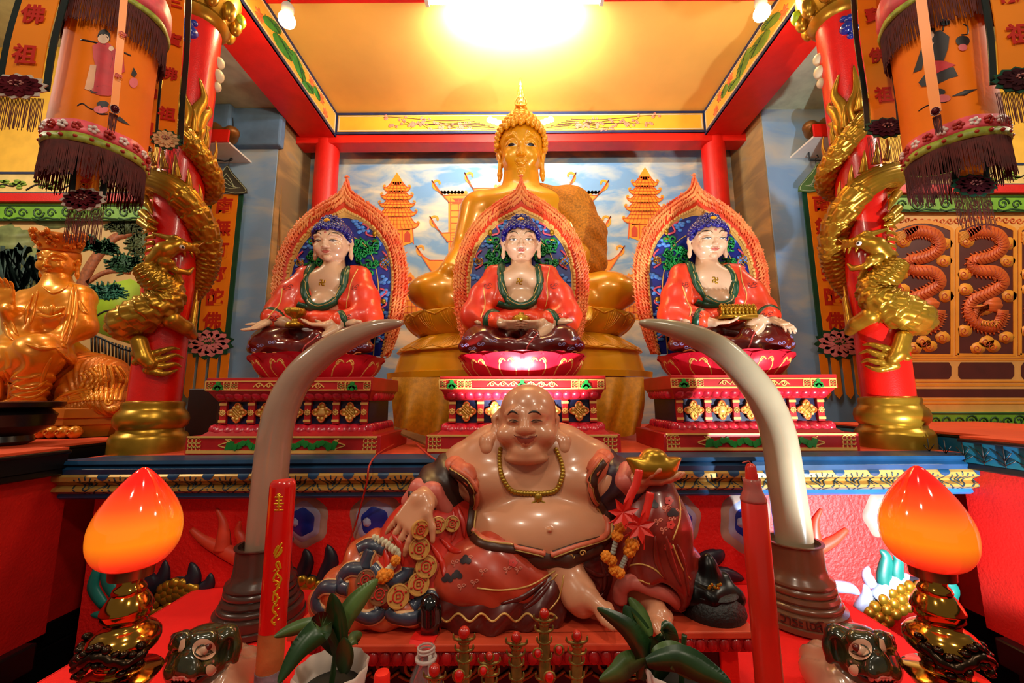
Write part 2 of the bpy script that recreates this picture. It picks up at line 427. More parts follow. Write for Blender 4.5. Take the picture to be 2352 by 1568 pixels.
# back beam with its painted frieze
beam = struct(MB().span((-3.0, YB, 4.8), (3.05, YB + .2, 5.3)).build('trim_1', RED, smooth=False, bevel=.01))
NAVYL = mat('frieze_navy', '#1c2c55', .5, var=.2)
def frieze(name, o, ex, L, H, n, seedn, parentbeam, bg):
    """a painted board: yellow ground, navy border, cream line"""
    r = struct(MB().prism([(0, 0), (L, 0), (L, H), (0, H)], o, ex, (0, 0, 1), .012, n).build(name, bg, smooth=False))
    e = np.array(ex, float); o = np.array(o, float); n = np.array(n, float)
    def rect(mb, a, b, t=.018): mb.prism([(a[0], a[1]), (b[0], a[1]), (b[0], b[1]), (a[0], b[1])], o, e, (0, 0, 1), t, n)
    mb = MB(); bw = .03
    rect(mb, (0, 0), (L, bw)); rect(mb, (0, H - bw), (L, H)); rect(mb, (0, bw), (bw, H - bw)); rect(mb, (L - bw, bw), (L, H - bw))
    mb.build('frieze_border', NAVYL, r, False)
    mb = MB(); a = .042; b = .008
    rect(mb, (a, a), (L - a, a + b)); rect(mb, (a, H - a - b), (L - a, H - a)); rect(mb, (a, a + b), (a + b, H - a - b)); rect(mb, (L - a - b, a + b), (L - a, H - a - b))
    mb.build('frieze_line', CREAM, r, False)
    return r, (lambda u, v, t=.014: o + e * u + np.array([0, 0, v]) + n * t)
fb, fp = frieze('trim_2', (XF, YB, ZB + .03), (1, 0, 0), XG - XF, ZT - ZB - .03, (0, -1, 0), 1, beam, mat('frieze_yellow', '#f0b02e', .5, var=.08, scale=4))
L = XG - XF; rnd = random.Random(3)
br = MB(); bl = MB(); lf = MB(); wl = MB()
for sx in (-1, 1):
    for k in range(7):
        u0 = L / 2 + sx * (.25 + .06 * k); v0 = .05 + .022 * k
        pts = smooth_path([fp(u0, v0), fp(u0 + sx * .35, v0 + .03 * sin(k)), fp(u0 + sx * (.6 + .05 * k), min(max(v0 + .05 * cos(k * 2), .05), .22)), fp(u0 + sx * (.75 + .05 * k), min(max(v0 + .07 * cos(k * 3), .06), .22))], 5)
        br.tube(pts, np.linspace(.007, .002, len(pts)), 5)
        for j in range(9):
            q = pts[rnd.randrange(4, len(pts))]; c = q + np.array([rnd.uniform(-.04, .04), -.002, rnd.uniform(-.025, .025)])
            for a in range(5): bl.ball(c + .011 * np.array([cos(a * 1.257), 0, sin(a * 1.257)]), (.009, .003, .009), seg=6, rings=4)
    for k in range(4):
        c = fp(L / 2 + sx * (.42 + .1 * k), .1 + .03 * (k % 2)); lf.ball(c, (.06, .004, .012), roty(-sx * .6), 8, 5)
    for k in range(3): wl.ball(fp(L / 2 + sx * (.27 + .05 * k), .14 + .02 * k), (.05, .006, .04), roty(sx * (.5 + k * .3)), 10, 6)
br.build('painted_branch', mat('branch_brown', '#5b3a1c', .6), fb); bl.build('painted_blossom', mat('blossom_pink', '#f08a6a', .6), fb)
lf.build('painted_leaf', mat('leaf_lime', '#9ab51e', .6), fb); wl.build('painted_magnolia', CREAM, fb)
# side beams and their friezes
bl_ = struct(MB().span((XF - .42, 1.9, ZB), (XF, YB + .1, 5.5)).build('trim_3', RED, smooth=False, bevel=.01))
br_ = struct(MB().span((XG, 1.9, ZB), (XG + .42, YB + .1, 5.5)).build('trim_4', RED, smooth=False, bevel=.01))
FBG = mat('frieze_side_yellow', '#e8a53a', .5, var=.15, scale=5, col2='#c9a53a')
for nm, X, n in (('trim_5', XF, (1, 0, 0)), ('trim_6', XG, (-1, 0, 0))):
    r, p = frieze(nm, (X, 2.5, ZB), (0, 1, 0), YB - 2.5, ZT - ZB, n, 2, None, FBG)
    g = MB(); g2 = MB(); pk = MB(); vein = MB(); nn = np.array(n, float)
    s_ = np.sign(n[0])
    for u, v, a, b, an in ((.62, .19, .3, .05, .5), (.8, .14, .34, .07, .2), (1.05, .17, .3, .075, -.3), (1.25, .11, .26, .05, .4), (1.42, .18, .16, .05, -.2)):
        Rm = np.stack([np.array([0, cos(an), sin(an)]), nn, np.array([0, -sin(an), cos(an)])], 1)
        (g if s_ > 0 else g2).ball(p(u, v, .012), (a / 2, .012, b), Rm, 16, 8)
        for k in range(-3, 4):
            q = p(u, v, .026); d = Rm @ np.array([a / 2 * .9 * cos(k * .35 + 1.57 * (k % 2)), 0, b * .9 * sin(k * .5 + .3)])
            vein.tube([q, q + d * .5, q + d * .95 - nn * .008], .0022, 4)
    for u, v in ((1.62, .1), (1.52, .2), (.45, .1), (1.3, .22)):
        for k in range(7):
            an = k * .9; Rm = np.stack([np.array([0, cos(an), sin(an)]), nn, np.array([0, -sin(an), cos(an)])], 1)
            pk.ball(p(u + .03 * cos(an), v + .03 * sin(an), .014), (.035, .006, .014), Rm, 8, 5)
    (g if s_ > 0 else g2).build('painted_lotus_leaf', mat('lotus_leaf_green', '#2f8a30', .5, var=.25, scale=12) if s_ > 0 else mat('lotus_leaf_olive', '#6f8f2a', .5, var=.2), r)
    vein.build('painted_vein', DGREEN, r); pk.build('painted_lotus', mat('lotus_coral', '#e8743c' if s_ > 0 else '#e8743c', .5, var=.2), r)
struct(MB().span((-3, 2.83, 5.17), (3.1, 3.03, 5.6)).build('trim_7', RED, smooth=False, bevel=.01))
# painted piers
pl = struct(MB().span((-3.7, 4.1, 0), (-2.66, 4.75, 4.97)).build('wall_near_left', SKY2, smooth=False))
pr = struct(MB().span((2.78, 4.1, 0), (3.9, 4.75, 4.97)).build('wall_near_right', SKY2, smooth=False))
MB().span((-3.78, 4.02, 4.52), (-2.6, 4.12, 4.97)).span((-3.85, 3.95, 4.38), (-3.12, 4.1, 4.97)).build('pier_cap', mat('pier_cap_blue', '#6487ab', .7, var=.1), pl, False, bevel=.02)
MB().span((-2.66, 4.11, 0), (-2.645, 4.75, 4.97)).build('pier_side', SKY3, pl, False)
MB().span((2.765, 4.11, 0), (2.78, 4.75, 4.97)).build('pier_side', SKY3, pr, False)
MB().tube([W(650, 250, 4.2) + (0, 0, .3), W(646, 330, 4.2), W(640, 900, 4.2)], .012, 6).build('conduit', mat('conduit_tan', '#a07a3c', .5), pl)
for s in (-1, 1):   # thin dark cable painted round the piers near the shelves
    pts = [(530, 200), (516, 215), (514, 255), (533, 262), (533, 360), (500, 368)] if s < 0 else [(1858, 300), (1858, 360), (1866, 368), (1905, 368)]
    MB().tube(smooth_path([W(x, y, 4.0) for x, y in pts], 4), .008, 6).build('cable', mat('cable_grey', '#2a3238', .5), pl if s < 0 else pr)
# red round pillars before the back wall
for s, x in ((-1, 748), (1, 1644)):
    c = W(x, 420, 4.52); o = MB().lathe([(.135, 0), (.135, ZB)], (c[0], 4.52, 0), 32).build('pillar', RED, smooth=True, angle=40)
    struct(o)
# niche walls left and right
wl_ = struct(MB().span((-7, 3.25, 0), (-2.95, 3.35, 4.97)).build('wall_left', mat('mural_ground', '#e0b878', .6, var=.12, scale=2.2, col2='#cfae6a'), smooth=False))
wr_ = struct(MB().span((2.98, 3.25, 0), (7, 3.35, 4.97)).build('wall_right', mat('panel_ground', '#eda04a', .5, var=.08, scale=3), smooth=False))
struct(MB().span((-3.8, 3.35, 0), (-3.7, 4.75, 4.97)).build('wall_far_left', MATS['pale_plaster'], smooth=False))
struct(MB().span((3.9, 3.35, 0), (4.0, 4.75, 4.97)).build('wall_far_right', MATS['pale_plaster'], smooth=False))
YW = 3.25
GFR = mat('frieze_green', '#7cb828', .5, var=.15); GDK = mat('frieze_dark_green', '#26501c', .5)
BROWN = mat('panel_brown', '#5a1c10', .5, var=.1); ORL = mat('panel_orange', '#f29a24', .5, var=.06); ORD = mat('panel_deep_orange', '#e0641a', .5, var=.1)
for s, wall, x0, x1, dy in ((-1, wl_, -150, 420, 12), (1, wr_, 2000, 2500, -8)):
    a, b = x0, x1
    def strip(y0, y1, mt, nm, t=.01): MB().wall([(a, y0), (b, y0), (b, y1), (a, y1)], YW, t).build(nm, mt, wall, False)
    strip(60, 388 + dy, mat('niche_yellow', '#f6bd3a', .6, var=.08), 'painted_upper_wall')
    strip(388 + dy, 440 + dy, mat('niche_frieze', '#efcf7c', .6, var=.1), 'painted_frieze', .014)
    strip(40, 62, DRED, 'upper_red_rail', .05)
    strip(385 + dy, 390 + dy, NAVYL, 'frieze_edge', .02); strip(432 + dy, 437 + dy, NAVYL, 'frieze_edge', .02)
    strip(440 + dy, 458 + dy, RED, 'red_rail', .06)
    strip(458 + dy, 496 + dy, GFR, 'green_band', .03)
    mb = MB()
    for k in range(9):
        cx = a + 40 + k * 66; cy = 476 + dy
        mb.line(spiral(cx, cy, 14, 1.4, 1 if k % 2 else -1), YW - .03, 4); mb.line(spiral(cx + 30, cy + 2, 11, 1.2, -1), YW - .03, 3.5)
        mb.line([(cx - 14, cy + 13), (cx, cy + 17), (cx + 20, cy + 12), (cx + 50, cy + 16)], YW - .03, 4)
    mb.line([(a, 460 + dy), (b, 460 + dy)], YW - .03, 3); mb.line([(a, 494 + dy), (b, 494 + dy)], YW - .03, 3)
    mb.build('green_scrollwork', GDK, wall)
    mb = MB(); lv = MB()
    for k in range(7):
        cx = a + 50 + k * 80; mb.line(smooth_path([(cx, 425 + dy), (cx + 25, 412 + dy), (cx + 50, 416 + dy), (cx + 70, 405 + dy)], 3), YW - .014, 3)
        for j in range(12): lv.wall(ring(cx + rnd.uniform(10, 75), 412 + dy + rnd.uniform(-12, 12), 8, 3.5, 8), YW - .014)
    mb.build('painted_twig', INK, wall); lv.build('painted_leaf', mat('leaf_soft_green', '#86a83a', .6), wall)
# ---- pine landscape painted on the left niche wall
def blob(cx, cy, rx, ry, n=34, j=.16, rr=rnd): return [(cx + rx * (1 + rr.uniform(-j, j)) * cos(t), cy + ry * (1 + rr.uniform(-j, j)) * sin(t)) for t in np.linspace(0, 2 * PI, n, endpoint=False)]
PB = mat('pine_bark', '#b8683a', .6, var=.25, scale=40); PG = mat('pine_dark_green', '#1f5e36', .6, var=.25, scale=10); PG2 = mat('pine_grey_green', '#5a6a3a', .6, var=.25, scale=10); PL = mat('meadow_lime', '#a4c81c', .6, var=.15, scale=3); PT = mat('pine_teal', '#12745a', .6, var=.25, scale=12)
mb = MB()
mb.line(smooth_path([(185, 705), (190, 650), (215, 600), (240, 570), (265, 545), (300, 535), (340, 505), (380, 495)], 5), YW, np.linspace(30, 10, 36))
mb.line(smooth_path([(180, 500), (172, 530), (205, 545), (235, 570)], 5), YW, 14); mb.line(smooth_path([(200, 650), (230, 630), (260, 622), (300, 625)], 4), YW, 10)
mb.build('painted_pine_trunk', PB, wl_)
MB().wall([(196, 690), (240, 655), (300, 640), (330, 655), (330, 800), (270, 780), (215, 760)], YW, .003).build('painted_meadow', PL, wl_)
mg = MB(); mg.wall(blob(60, 620, 70, 60), YW, .002).wall(blob(20, 560, 60, 45), YW, .002).wall(blob(140, 510, 60, 14), YW, .003).build('painted_foliage_mist', mat('mist_green', '#8f9a5a', .6, var=.3, scale=8), wl_)
def tuft(mb, cx, cy, rx, ry):
    for k in range(120):
        t = rnd.uniform(0, 2 * PI); q = rnd.uniform(.0, .8) ** .5; x = cx + rx * q * cos(t); y = cy + ry * q * sin(t); a = rnd.uniform(-.5, .5) + (-1.57 if rnd.random() < .5 else (0 if x > cx else PI))
        mb.line([(x, y), (x + 16 * cos(a), y + 12 * sin(a))], YW - .004, 2.4, .002)
    mb.wall(blob(cx, cy, rx * .85, ry * .8), YW, .0045)
d = MB(); [tuft(d, *q) for q in ((285, 605, 38, 26), (240, 570, 22, 16))]; d.build('painted_pine_needles', PG, wl_)
d = MB(); [tuft(d, *q) for q in ((290, 520, 48, 20), (330, 560, 40, 30), (355, 600, 30, 40))]; d.build('painted_pine_needles', PG2, wl_)
d = MB(); [tuft(d, *q) for q in ((245, 672, 44, 22), (205, 560, 16, 14))]; d.build('painted_pine_needles', PT, wl_)
d = MB(); [d.line([(rnd.uniform(0, 110), rnd.uniform(560, 600)), (rnd.uniform(0, 110), rnd.uniform(640, 730))], YW - .003, rnd.uniform(4, 14), .002) for _ in range(26)]; d.build('painted_waterfall', mat('waterfall_teal', '#3f5a52', .6, var=.3), wl_)
d = MB()
for k in range(16):
    x = 210 + k * 8; d.line([(x, 770 + k * 2.5), (x + 1, 790 + k * 5 + rnd.uniform(0, 25))], YW - .003, rnd.uniform(2, 4)); 
d.line(smooth_path([(195, 765), (230, 775), (280, 800), (330, 812)], 4), YW - .003, 4); d.line(smooth_path([(205, 740), (240, 715), (290, 712), (330, 716)], 4), YW - .003, 3)
d.build('painted_fence', INK, wl_)
# ---- dragon screen painted on the right niche wall
d = MB().wall([(2070, 470), (2500, 470), (2500, 946), (2070, 946)], YW, .002); d.build('painted_screen_ground', mat('screen_tan', '#f0b05c', .5, var=.08), wr_, False)
def arch(x0, x1, top, bot, dip=10): 
    n = 9; return [(x0, bot), (x0, top + 14)] + [(x0 + (x1 - x0) * t, top + 12 - 18 * sin(t * PI) ) for t in np.linspace(.02, .98, n)] + [(x1, top + 14), (x1, bot)]
PX_ = [(2052, 2186), (2198, 2330), (2342, 2474)]
fr = MB(); bg = MB(); fl = MB()
for x0, x1 in PX_:
    bg.wall(arch(x0, x1, 515, 815), YW, .005)
    fr.line(arch(x0, x1, 515, 815) + [(x0, 815)], YW - .004, 8, .004)
    bg.wall([(x0 + 8, 832), (x1 - 8, 832), (x1 - 2, 842), (x1 - 2, 862), (x1 - 8, 870), (x0 + 8, 870), (x0 + 2, 862), (x0 + 2, 842)], YW, .005)
bg.wall([(2052, 893), (2480, 893), (2480, 912), (2052, 912)], YW, .005); bg.build('painted_panel_ground', BROWN, wr_, False)
for y in (820, 826, 876, 884, 918, 926): fr.line([(2052, y), (2480, y)], YW - .002, 4)
fr.build('painted_panel_frame', ORL, wr_, False)
dr = MB(); cl = MB(); dl = MB()
for x0, x1 in PX_:
    c = (x0 + x1) / 2
    path = smooth_path([(c - 40, 538), (c - 10, 530), (c + 30, 540), (c + 38, 570), (c + 10, 590), (c - 30, 600), (c - 20, 620), (c + 25, 625), (c + 40, 650), (c + 10, 672), (c - 30, 690), (c - 38, 720), (c - 15, 745), (c + 20, 750), (c + 35, 730), (c + 38, 712)], 5)
    dr.line(path, YW - .006, 26, .008)
    for i in range(0, len(path) - 3, 1):
        q = path[i]; n_ = path[min(i + 1, len(path) - 1)] - q; n_ = np.array([-n_[1], n_[0]]) / (np.linalg.norm(n_) + 1e-6)
        dl.line([q + n_ * 12, q + n_ * 2 + (path[i + 1] - q) * .8, q - n_ * 11], YW - .014, 1.6, .002)
        dr.line([q + n_ * 11, q + n_ * 19 + (path[i + 1] - q) * .5], YW - .006, [5, 1], .006)
    for q in ((c - 45, 555), (c + 48, 600), (c - 50, 630), (c + 52, 680), (c - 50, 760), (c + 45, 775), (c, 785), (c - 48, 665), (c + 50, 560), (c + 15, 795), (c - 20, 800)):
        cl.wall(blob(q[0], q[1], 17, 14, 20, .1), YW, .008)
        dl.line(spiral(q[0], q[1], 10, 1.3), YW - .008, 1.6, .002)
    # head with mane
    cl.wall(blob(c - 12, 712, 26, 12), YW, .01); dr.wall(blob(c + 14, 700, 22, 17), YW, .013)
    for k in range(9): dr.line(smooth_path([(c + 5, 700 + k), (c - 15, 705 + k * 2.2), (c - 36 + k * 2, 705 + k * 4)], 3), YW - .01, [6] + [4] * 5 + [1], .006)
    for k in range(8): cl.line(smooth_path([(c - 62, 535 + k * 3), (c - 35, 528 + k * 2), (c - 12, 520 + k)], 3), YW - .01, 3, .004)
    for k in range(5): cl.line([(c + 20 - k * 8, 752 - k), (c + 24 - k * 8, 742 - k), (c + 34 - k * 9, 736)], YW - .01, [7, 4, 1], .006)
dr.build('painted_dragon', ORD, wr_); cl.build('painted_cloud_scroll', ORL, wr_); dl.build('painted_scale_line', mat('line_red_orange', '#c8450e', .5), wr_)
d = MB()
for k in range(26):
    x = 2070 + k * 16; d.line(spiral(x, 500 + 8 * abs(sin(k * .22 + .5)) , 8, 1.2), YW - .003, 2)
d.build('painted_crest', ORD, wr_)
MB().wall([(2080, 946), (2480, 946), (2480, 988), (2080, 988)], YW, .03).build('green_band', GFR, wr_, False)
mb = MB()
for k in range(7):
    cx = 2120 + k * 55; mb.line(spiral(cx, 966, 14, 1.4, 1 if k % 2 else -1), YW - .03, 4); mb.line(spiral(cx + 27, 968, 11, 1.2, -1), YW - .03, 3.5)
mb.line([(2080, 949), (2480, 949)], YW - .03, 4); mb.line([(2080, 985), (2480, 985)], YW - .03, 4); mb.build('green_scrollwork', GDK, wr_)

# ---- pagodas and the temple painted in orange on the back wall
YP = 4.75; PO = mat('mural_orange', '#f79a1e', .55, var=.08, scale=6); PD = mat('mural_line', '#dd5a10', .55); PRD = mat('mural_red', '#c23a10', .55)
of = MB(); ol = MB(); orr = MB()
def roof(cx, w0, w1, y0, y1, tip=8):
    """a tier's roof: narrow ridge w0 at y0, wide eave w1 at y1 with upturned tips"""
    L_ = [(cx - w1 - tip * .3, y1 - tip), (cx - w1 * .86, y1 - tip * .1), (cx - w0, y0)]
    pts = smooth_path([(cx - w1 - tip * .4, y1 - tip * 1.1), (cx - w1 * .85, (y0 + y1) / 2 + 2), (cx - w0, y0)], 4)
    pr_ = [(2 * cx - x, y) for x, y in pts][::-1]
    bot = smooth_path([(cx + w1 + tip * .4, y1 - tip * .8), (cx + w1 * .8, y1 + 2), (cx, y1 + 5), (cx - w1 * .8, y1 + 2), (cx - w1 - tip * .4, y1 - tip * .8)], 4)
    of.wall(list(map(tuple, pts)) + list(map(tuple, pr_)) + list(map(tuple, bot[1:-1])), YP, .006)
    ol.line(bot, YP - .006, 2); ol.line(pts, YP - .006, 2); ol.line(pr_, YP - .006, 2)
    for k in np.linspace(-.8, .8, max(5, int(w1 / 5))): ol.line([(cx + k * w0, y0), (cx + k * w1, y1 + 2)], YP - .006, 1.3)
    for k in (.35, .7): ol.line([(cx - w0 - (w1 - w0) * k, y0 + (y1 - y0) * k), (cx + w0 + (w1 - w0) * k, y0 + (y1 - y0) * k)], YP - .006, 1.2)
    for sg in (-1, 1): of.line(spiral(cx + sg * (w1 + tip * .1), y1 - tip * 1.3, tip * .5, .8, -sg, 1.57), YP, 3, .006)
for cx, dy in ((912, 0), (1481, -12)):
    of.wall([(cx - 5, 425 + dy), (cx + 5, 425 + dy), (cx + 14, 418 + dy), (cx, 396 + dy), (cx - 14, 418 + dy)], YP, .006)
    for y0, y1, w0, w1 in ((418, 438, 12, 27), (438, 456, 17, 33), (458, 474, 22, 38), (476, 494, 26, 42), (496, 522, 30, 47)):
        roof(cx, w0, w1, y0 + dy, y1 + dy)
        orr.wall([(cx - w0, y1 + dy + 2), (cx + w0, y1 + dy + 2), (cx + w0, y1 + dy + 7), (cx - w0, y1 + dy + 7)], YP, .005)
    of.wall([(cx - 34, 524 + dy), (cx + 34, 524 + dy), (cx + 38, 556 + dy), (cx, 570 + dy), (cx - 38, 556 + dy)], YP, .005)
    for k in (-24, 0, 24): orr.wall([(cx + k - 7, 556 + dy + 5 * (k == 0)), (cx + k + 7, 556 + dy + 5 * (k == 0)), (cx + k + 7, 538 + dy), (cx + k, 530 + dy), (cx + k - 7, 538 + dy)], YP, .008)
    for k in (-36, -12, 12, 36): ol.line([(cx + k, 524 + dy), (cx + k * 1.05, 560 + dy)], YP - .006, 2)
cx = 1195
def eave(cx, w, y, h, lift):
    pts = smooth_path([(cx - w - 8, y - lift), (cx - w * .92, y - h * .1), (cx - w * .7, y), (cx + w * .7, y), (cx + w * .92, y - h * .1), (cx + w + 8, y - lift)], 5)
    bot = smooth_path([(cx + w + 8, y - lift), (cx + w * .85, y + h * .8), (cx + w * .7, y + h), (cx - w * .7, y + h), (cx - w * .85, y + h * .8), (cx - w - 8, y - lift)], 5)
    of.wall(list(map(tuple, pts[:-1])) + list(map(tuple, bot[:-1])), YP, .006); ol.line(pts, YP - .006, 2); ol.line(bot, YP - .006, 2)
    for sg in (-1, 1): of.line(spiral(cx + sg * (w - 6), y - lift * .75, lift * .42, .8, -sg, 1.57), YP, 5, .006)
of.wall([(1030, 445), (1360, 445), (1360, 720), (1030, 720)], YP, .004)
for y in range(470, 720, 14): ol.line([(1035, y), (1355, y)], YP - .004, 1.3)
for x in range(1035, 1360, 18): ol.line([(x, 455), (x, 720)], YP - .004, 2)
for y in (462, 552, 640):
    for x in (1070, 1320): orr.wall([(x - 32, y - 6), (x + 32, y - 6), (x + 24, y), (x + 32, y + 6), (x - 32, y + 6), (x - 24, y)], YP, .007)
eave(cx, 120, 432, 14, 36); eave(cx, 195, 448, 16, 34); eave(cx, 200, 534, 20, 38); eave(cx, 232, 598, 40, 34); eave(cx, 330, 660, 14, 10)
for k in range(-7, 8):
    of.wall(ring(cx + k * 8, 428, 4, 4, 8), YP, .007)
    for sg in (-1, 1): of.wall(ring(cx + sg * (125 + abs(k) * 8), 442, 4, 4, 8), YP, .007)
of.wall([(860, 665), (1540, 665), (1540, 735), (860, 735)], YP, .004)
for y in (672, 690, 704, 718, 730): ol.line([(862, y), (1538, y)], YP - .004, 2)
for x in range(866, 1540, 10): ol.line([(x, 690), (x, 728)], YP - .004, 1.6)
for x in (942, 1447): of.wall(blob(x, 640, 12, 12, 24, .25), YP, .006); orr.wall(ring(x, 641, 5), YP, .008)
of.build('painted_temple', PO, wb, False); ol.build('painted_temple_line', PD, wb, False); orr.build('painted_temple_door', PRD, wb, False)

# ================================================================== side counters
for s in (-1, 1):
    X = -2.3 if s < 0 else 2.27; X2 = -7 if s < 0 else 7; zt = 1.52 if s < 0 else 1.548
    t = thing('side_counter', ('long red side counter with a black edge below the seated golden figure' if s < 0 else 'long red side counter with a teal leaf edge below the dragon screen'), 'counter', (X, 1.5, 0))
    a = lambda x: X + s * x
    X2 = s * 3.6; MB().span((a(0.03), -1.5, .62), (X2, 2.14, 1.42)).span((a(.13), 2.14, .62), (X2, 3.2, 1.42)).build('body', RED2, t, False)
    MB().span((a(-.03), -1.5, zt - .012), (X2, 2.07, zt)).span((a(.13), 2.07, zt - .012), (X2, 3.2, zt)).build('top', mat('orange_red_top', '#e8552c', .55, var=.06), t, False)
    MB().span((a(-.05), -1.5, zt - .03), (X2, 2.07, zt - .013)).span((a(.13), 2.07, zt - .03), (X2, 3.2, zt - .013)).span((a(-.02), -1.5, 1.385), (X2, 2.07, 1.42)).span((a(.13), 2.07, 1.385), (X2, 3.2, 1.42)).build('edge', BLACK, t, False, bevel=.006)
    g = MB().span((a(-.03), -1.5, 1.42), (X2, 2.07, zt - .03)).span((a(.13), 2.07, 1.42), (X2, 3.2, zt - .03)); g.build('edge_band', BLACK if s < 0 else mat('teal_band', '#0f5f86', .35, var=.3, scale=4, col2='#0f6a4a'), t, False)
    if s > 0:
        v = MB()
        for k in range(30):
            y = .7 + k * .085; q = np.array([a(-.034), y, 1.42])
            v.tube([q, q + (0, 0, .1)], .003, 4)
            for j in (-1, 1): v.tube([q + (0, 0, .03), q + (0, j * .03, .07)], .0025, 4); v.tube([q + (0, 0, .01), q + (0, j * .04, .035)], .0025, 4)
        v.build('leaf_pattern', INK, t)
    MB().span((a(-.02), -1.5, .5), (X2, 2.07, .62)).span((a(.13), 2.07, .5), (X2, 3.2, .62)).span((a(.06), -1.5, 0), (X2, 2.07, .5)).span((a(.13), 2.07, 0), (X2, 3.2, .5)).build('plinth', BLACK, t, False, bevel=.01)
# ================================================================== lamps of the place
def bulb(px, py, y, label):
    c = W(px, py, y); t = thing('ceiling_bulb', label, 'light bulb', c + (0, 0, .06))
    MB().ball(c, (.062, .062, .058), seg=20, rings=14).build('bulb', mat('bulb_glow', '#ffdca0', .3, emit=22), t)
    MB().lathe([(.03, .05), (.045, .075), (.045, .12), (.03, .14)], c, 20).build('socket', WHITE, t, angle=40)
    MB().tube([c + (0, 0, .14), c + (0, .02, .3)], .01, 8).build('cord', INK, t)
    lamp('bulb_light', 'POINT', c + (0, -.02, -.09), 24, (1, .72, .38), .06)
bulb(659, 46, 2.75, 'glowing round bulb under the beam painted with bright green lotus leaves'); bulb(1750, 30, 2.75, 'glowing round bulb under the beam painted with dull olive lotus leaves')
a = W(985, 6, 2.93); b = W(1378, 2, 2.93); z0 = (a[2] + b[2]) / 2
t = thing('tube_lamp', 'bright white tube light fixed under the front red crossbeam', 'tube light', (0, 2.93, z0 + .1))
MB().tube([(a[0], 2.93, z0), (b[0], 2.93, z0)], .018, 12).build('tube', mat('tube_glow', '#f4fbff', .3, emit=30), t)
MB().span((a[0] - .03, 2.9, z0 + .02), (b[0] + .03, 2.96, z0 + .06)).build('housing', WHITE, t, False, bevel=.005)
for q in (a[0] - .03, b[0]): MB().span((q, 2.905, z0 - .02), (q + .03, 2.955, z0 + .02)).build('end_holder', WHITE, t, False)
lamp('tube_light', 'AREA', ((a[0] + b[0]) / 2, 3.07, z0 - .02), 105, (1, .99, .94), 1.0, ((a[0] + b[0]) / 2, 3.55, 5.3), shape='RECTANGLE', size_y=.05)

# ================================================================== altar
ZA = 1.45
al = thing('altar', 'wide red altar platform with a gold leaf cornice and painted dragon relief front', 'altar', (0, 3.4, 0))
XL, XR = -2.25, 2.3
MB().span((XL + .03, 2.23, 0), (XR - .06, 3.4, 1.2)).span((-2.16, 3.4, 0), (2.26, 4.7, 1.2)).build('body', RED2, al, False)
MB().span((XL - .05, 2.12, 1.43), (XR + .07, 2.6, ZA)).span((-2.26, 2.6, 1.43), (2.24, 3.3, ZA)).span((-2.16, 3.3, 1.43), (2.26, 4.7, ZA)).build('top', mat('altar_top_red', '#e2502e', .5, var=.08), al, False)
FP = mat('front_panel_red', '#e01a14', .5, var=.04, bump=.5, bscale=55)
MB().span((XL + .02, 2.195, .4), (XR - .06, 2.235, 1.24)).build('front_panel', FP, al, False)
def molding(name, prof, mt):
    n = len(prof); mb = MB(); v = []
    for x, mit in ((XL, 1), (XR, -1)):
        for y, z in prof: v.append((x - mit * (2.2 - y) * .9, y, z))
    f = [(i, (i + 1) % n, (i + 1) % n + n, i + n) for i in range(n)] + [tuple(range(n)), tuple(range(2 * n - 1, n - 1, -1))]
    return mb.add(v, f).build(name, mt, al, True, angle=35)
z = lambda py: zz(py, 2.1)
NAVYP = mat('cornice_navy', '#15436a', .35, var=.2); CG = mat('cornice_gold', '#c49a4c', .3, .35, var=.15, scale=5)
molding('cornice_top', [(2.25, 1.452), (2.06, 1.452), (2.055, 1.435), (2.075, 1.425), (2.06, 1.41), (2.07, z(1084)), (2.25, z(1084))], NAVYP)
prof = [(2.25, z(1080)), (2.07, z(1080)), (2.06, z(1086)), (2.062, z(1096)), (2.09, z(1103)), (2.095, z(1108)), (2.07, z(1114)), (2.068, z(1120)), (2.1, z(1128)), (2.25, z(1128))]
molding('cornice_gold', prof, CG)
molding('cornice_bottom', [(2.25, z(1128)), (2.105, z(1128)), (2.1, z(1136)), (2.115, z(1142)), (2.25, z(1142))], mat('cornice_blue', '#1f6aa8', .35, var=.15))
# leaf carving lines on the cornice
cm = MB().add(np.array([(x, y, zc) for x in (XL - .2, XR + .2) for y, zc in prof]), [(i, i + 1, i + 1 + len(prof), i + len(prof)) for i in range(len(prof) - 1)])
csk = Skin((cm.arr(), cm.f)); fr = lambda s, q: s.hit((q[0], 1.5, z(q[1])), (0, 1, 0))
lv = MB(); nv = MB()
for k in range(26):
    cx = XL + .09 + k * .175
    csk.strokes(lv, [[(cx, 1127), (cx + .003, 1105), (cx, 1085)], [(cx, 1120), (cx + .03, 1106), (cx + .055, 1092)], [(cx, 1120), (cx - .03, 1106), (cx - .055, 1092)], [(cx + .004, 1108), (cx + .02, 1098), (cx + .03, 1088)], [(cx - .004, 1108), (cx - .02, 1098), (cx - .03, 1088)], [(cx + .02, 1127), (cx + .05, 1119), (cx + .08, 1108)], [(cx - .02, 1127), (cx - .05, 1119), (cx - .08, 1108)]], .0042, .002, fr)
    csk.patch(nv, [[(cx + .0875 + .028 * cos(t), 1081.5 + 13 * max(0, sin(t))) for t in np.linspace(PI, 0, 9)]], .0025, fr)
    csk.strokes(lv, [[(cx + .0875, 1094), (cx + .085, 1112), (cx + .0875, 1127)]], .005, .002, fr)
lv.build('leaf_line', mat('leaf_line_navy', '#14303c', .5), al); nv.build('leaf_gap', NAVYP, al)
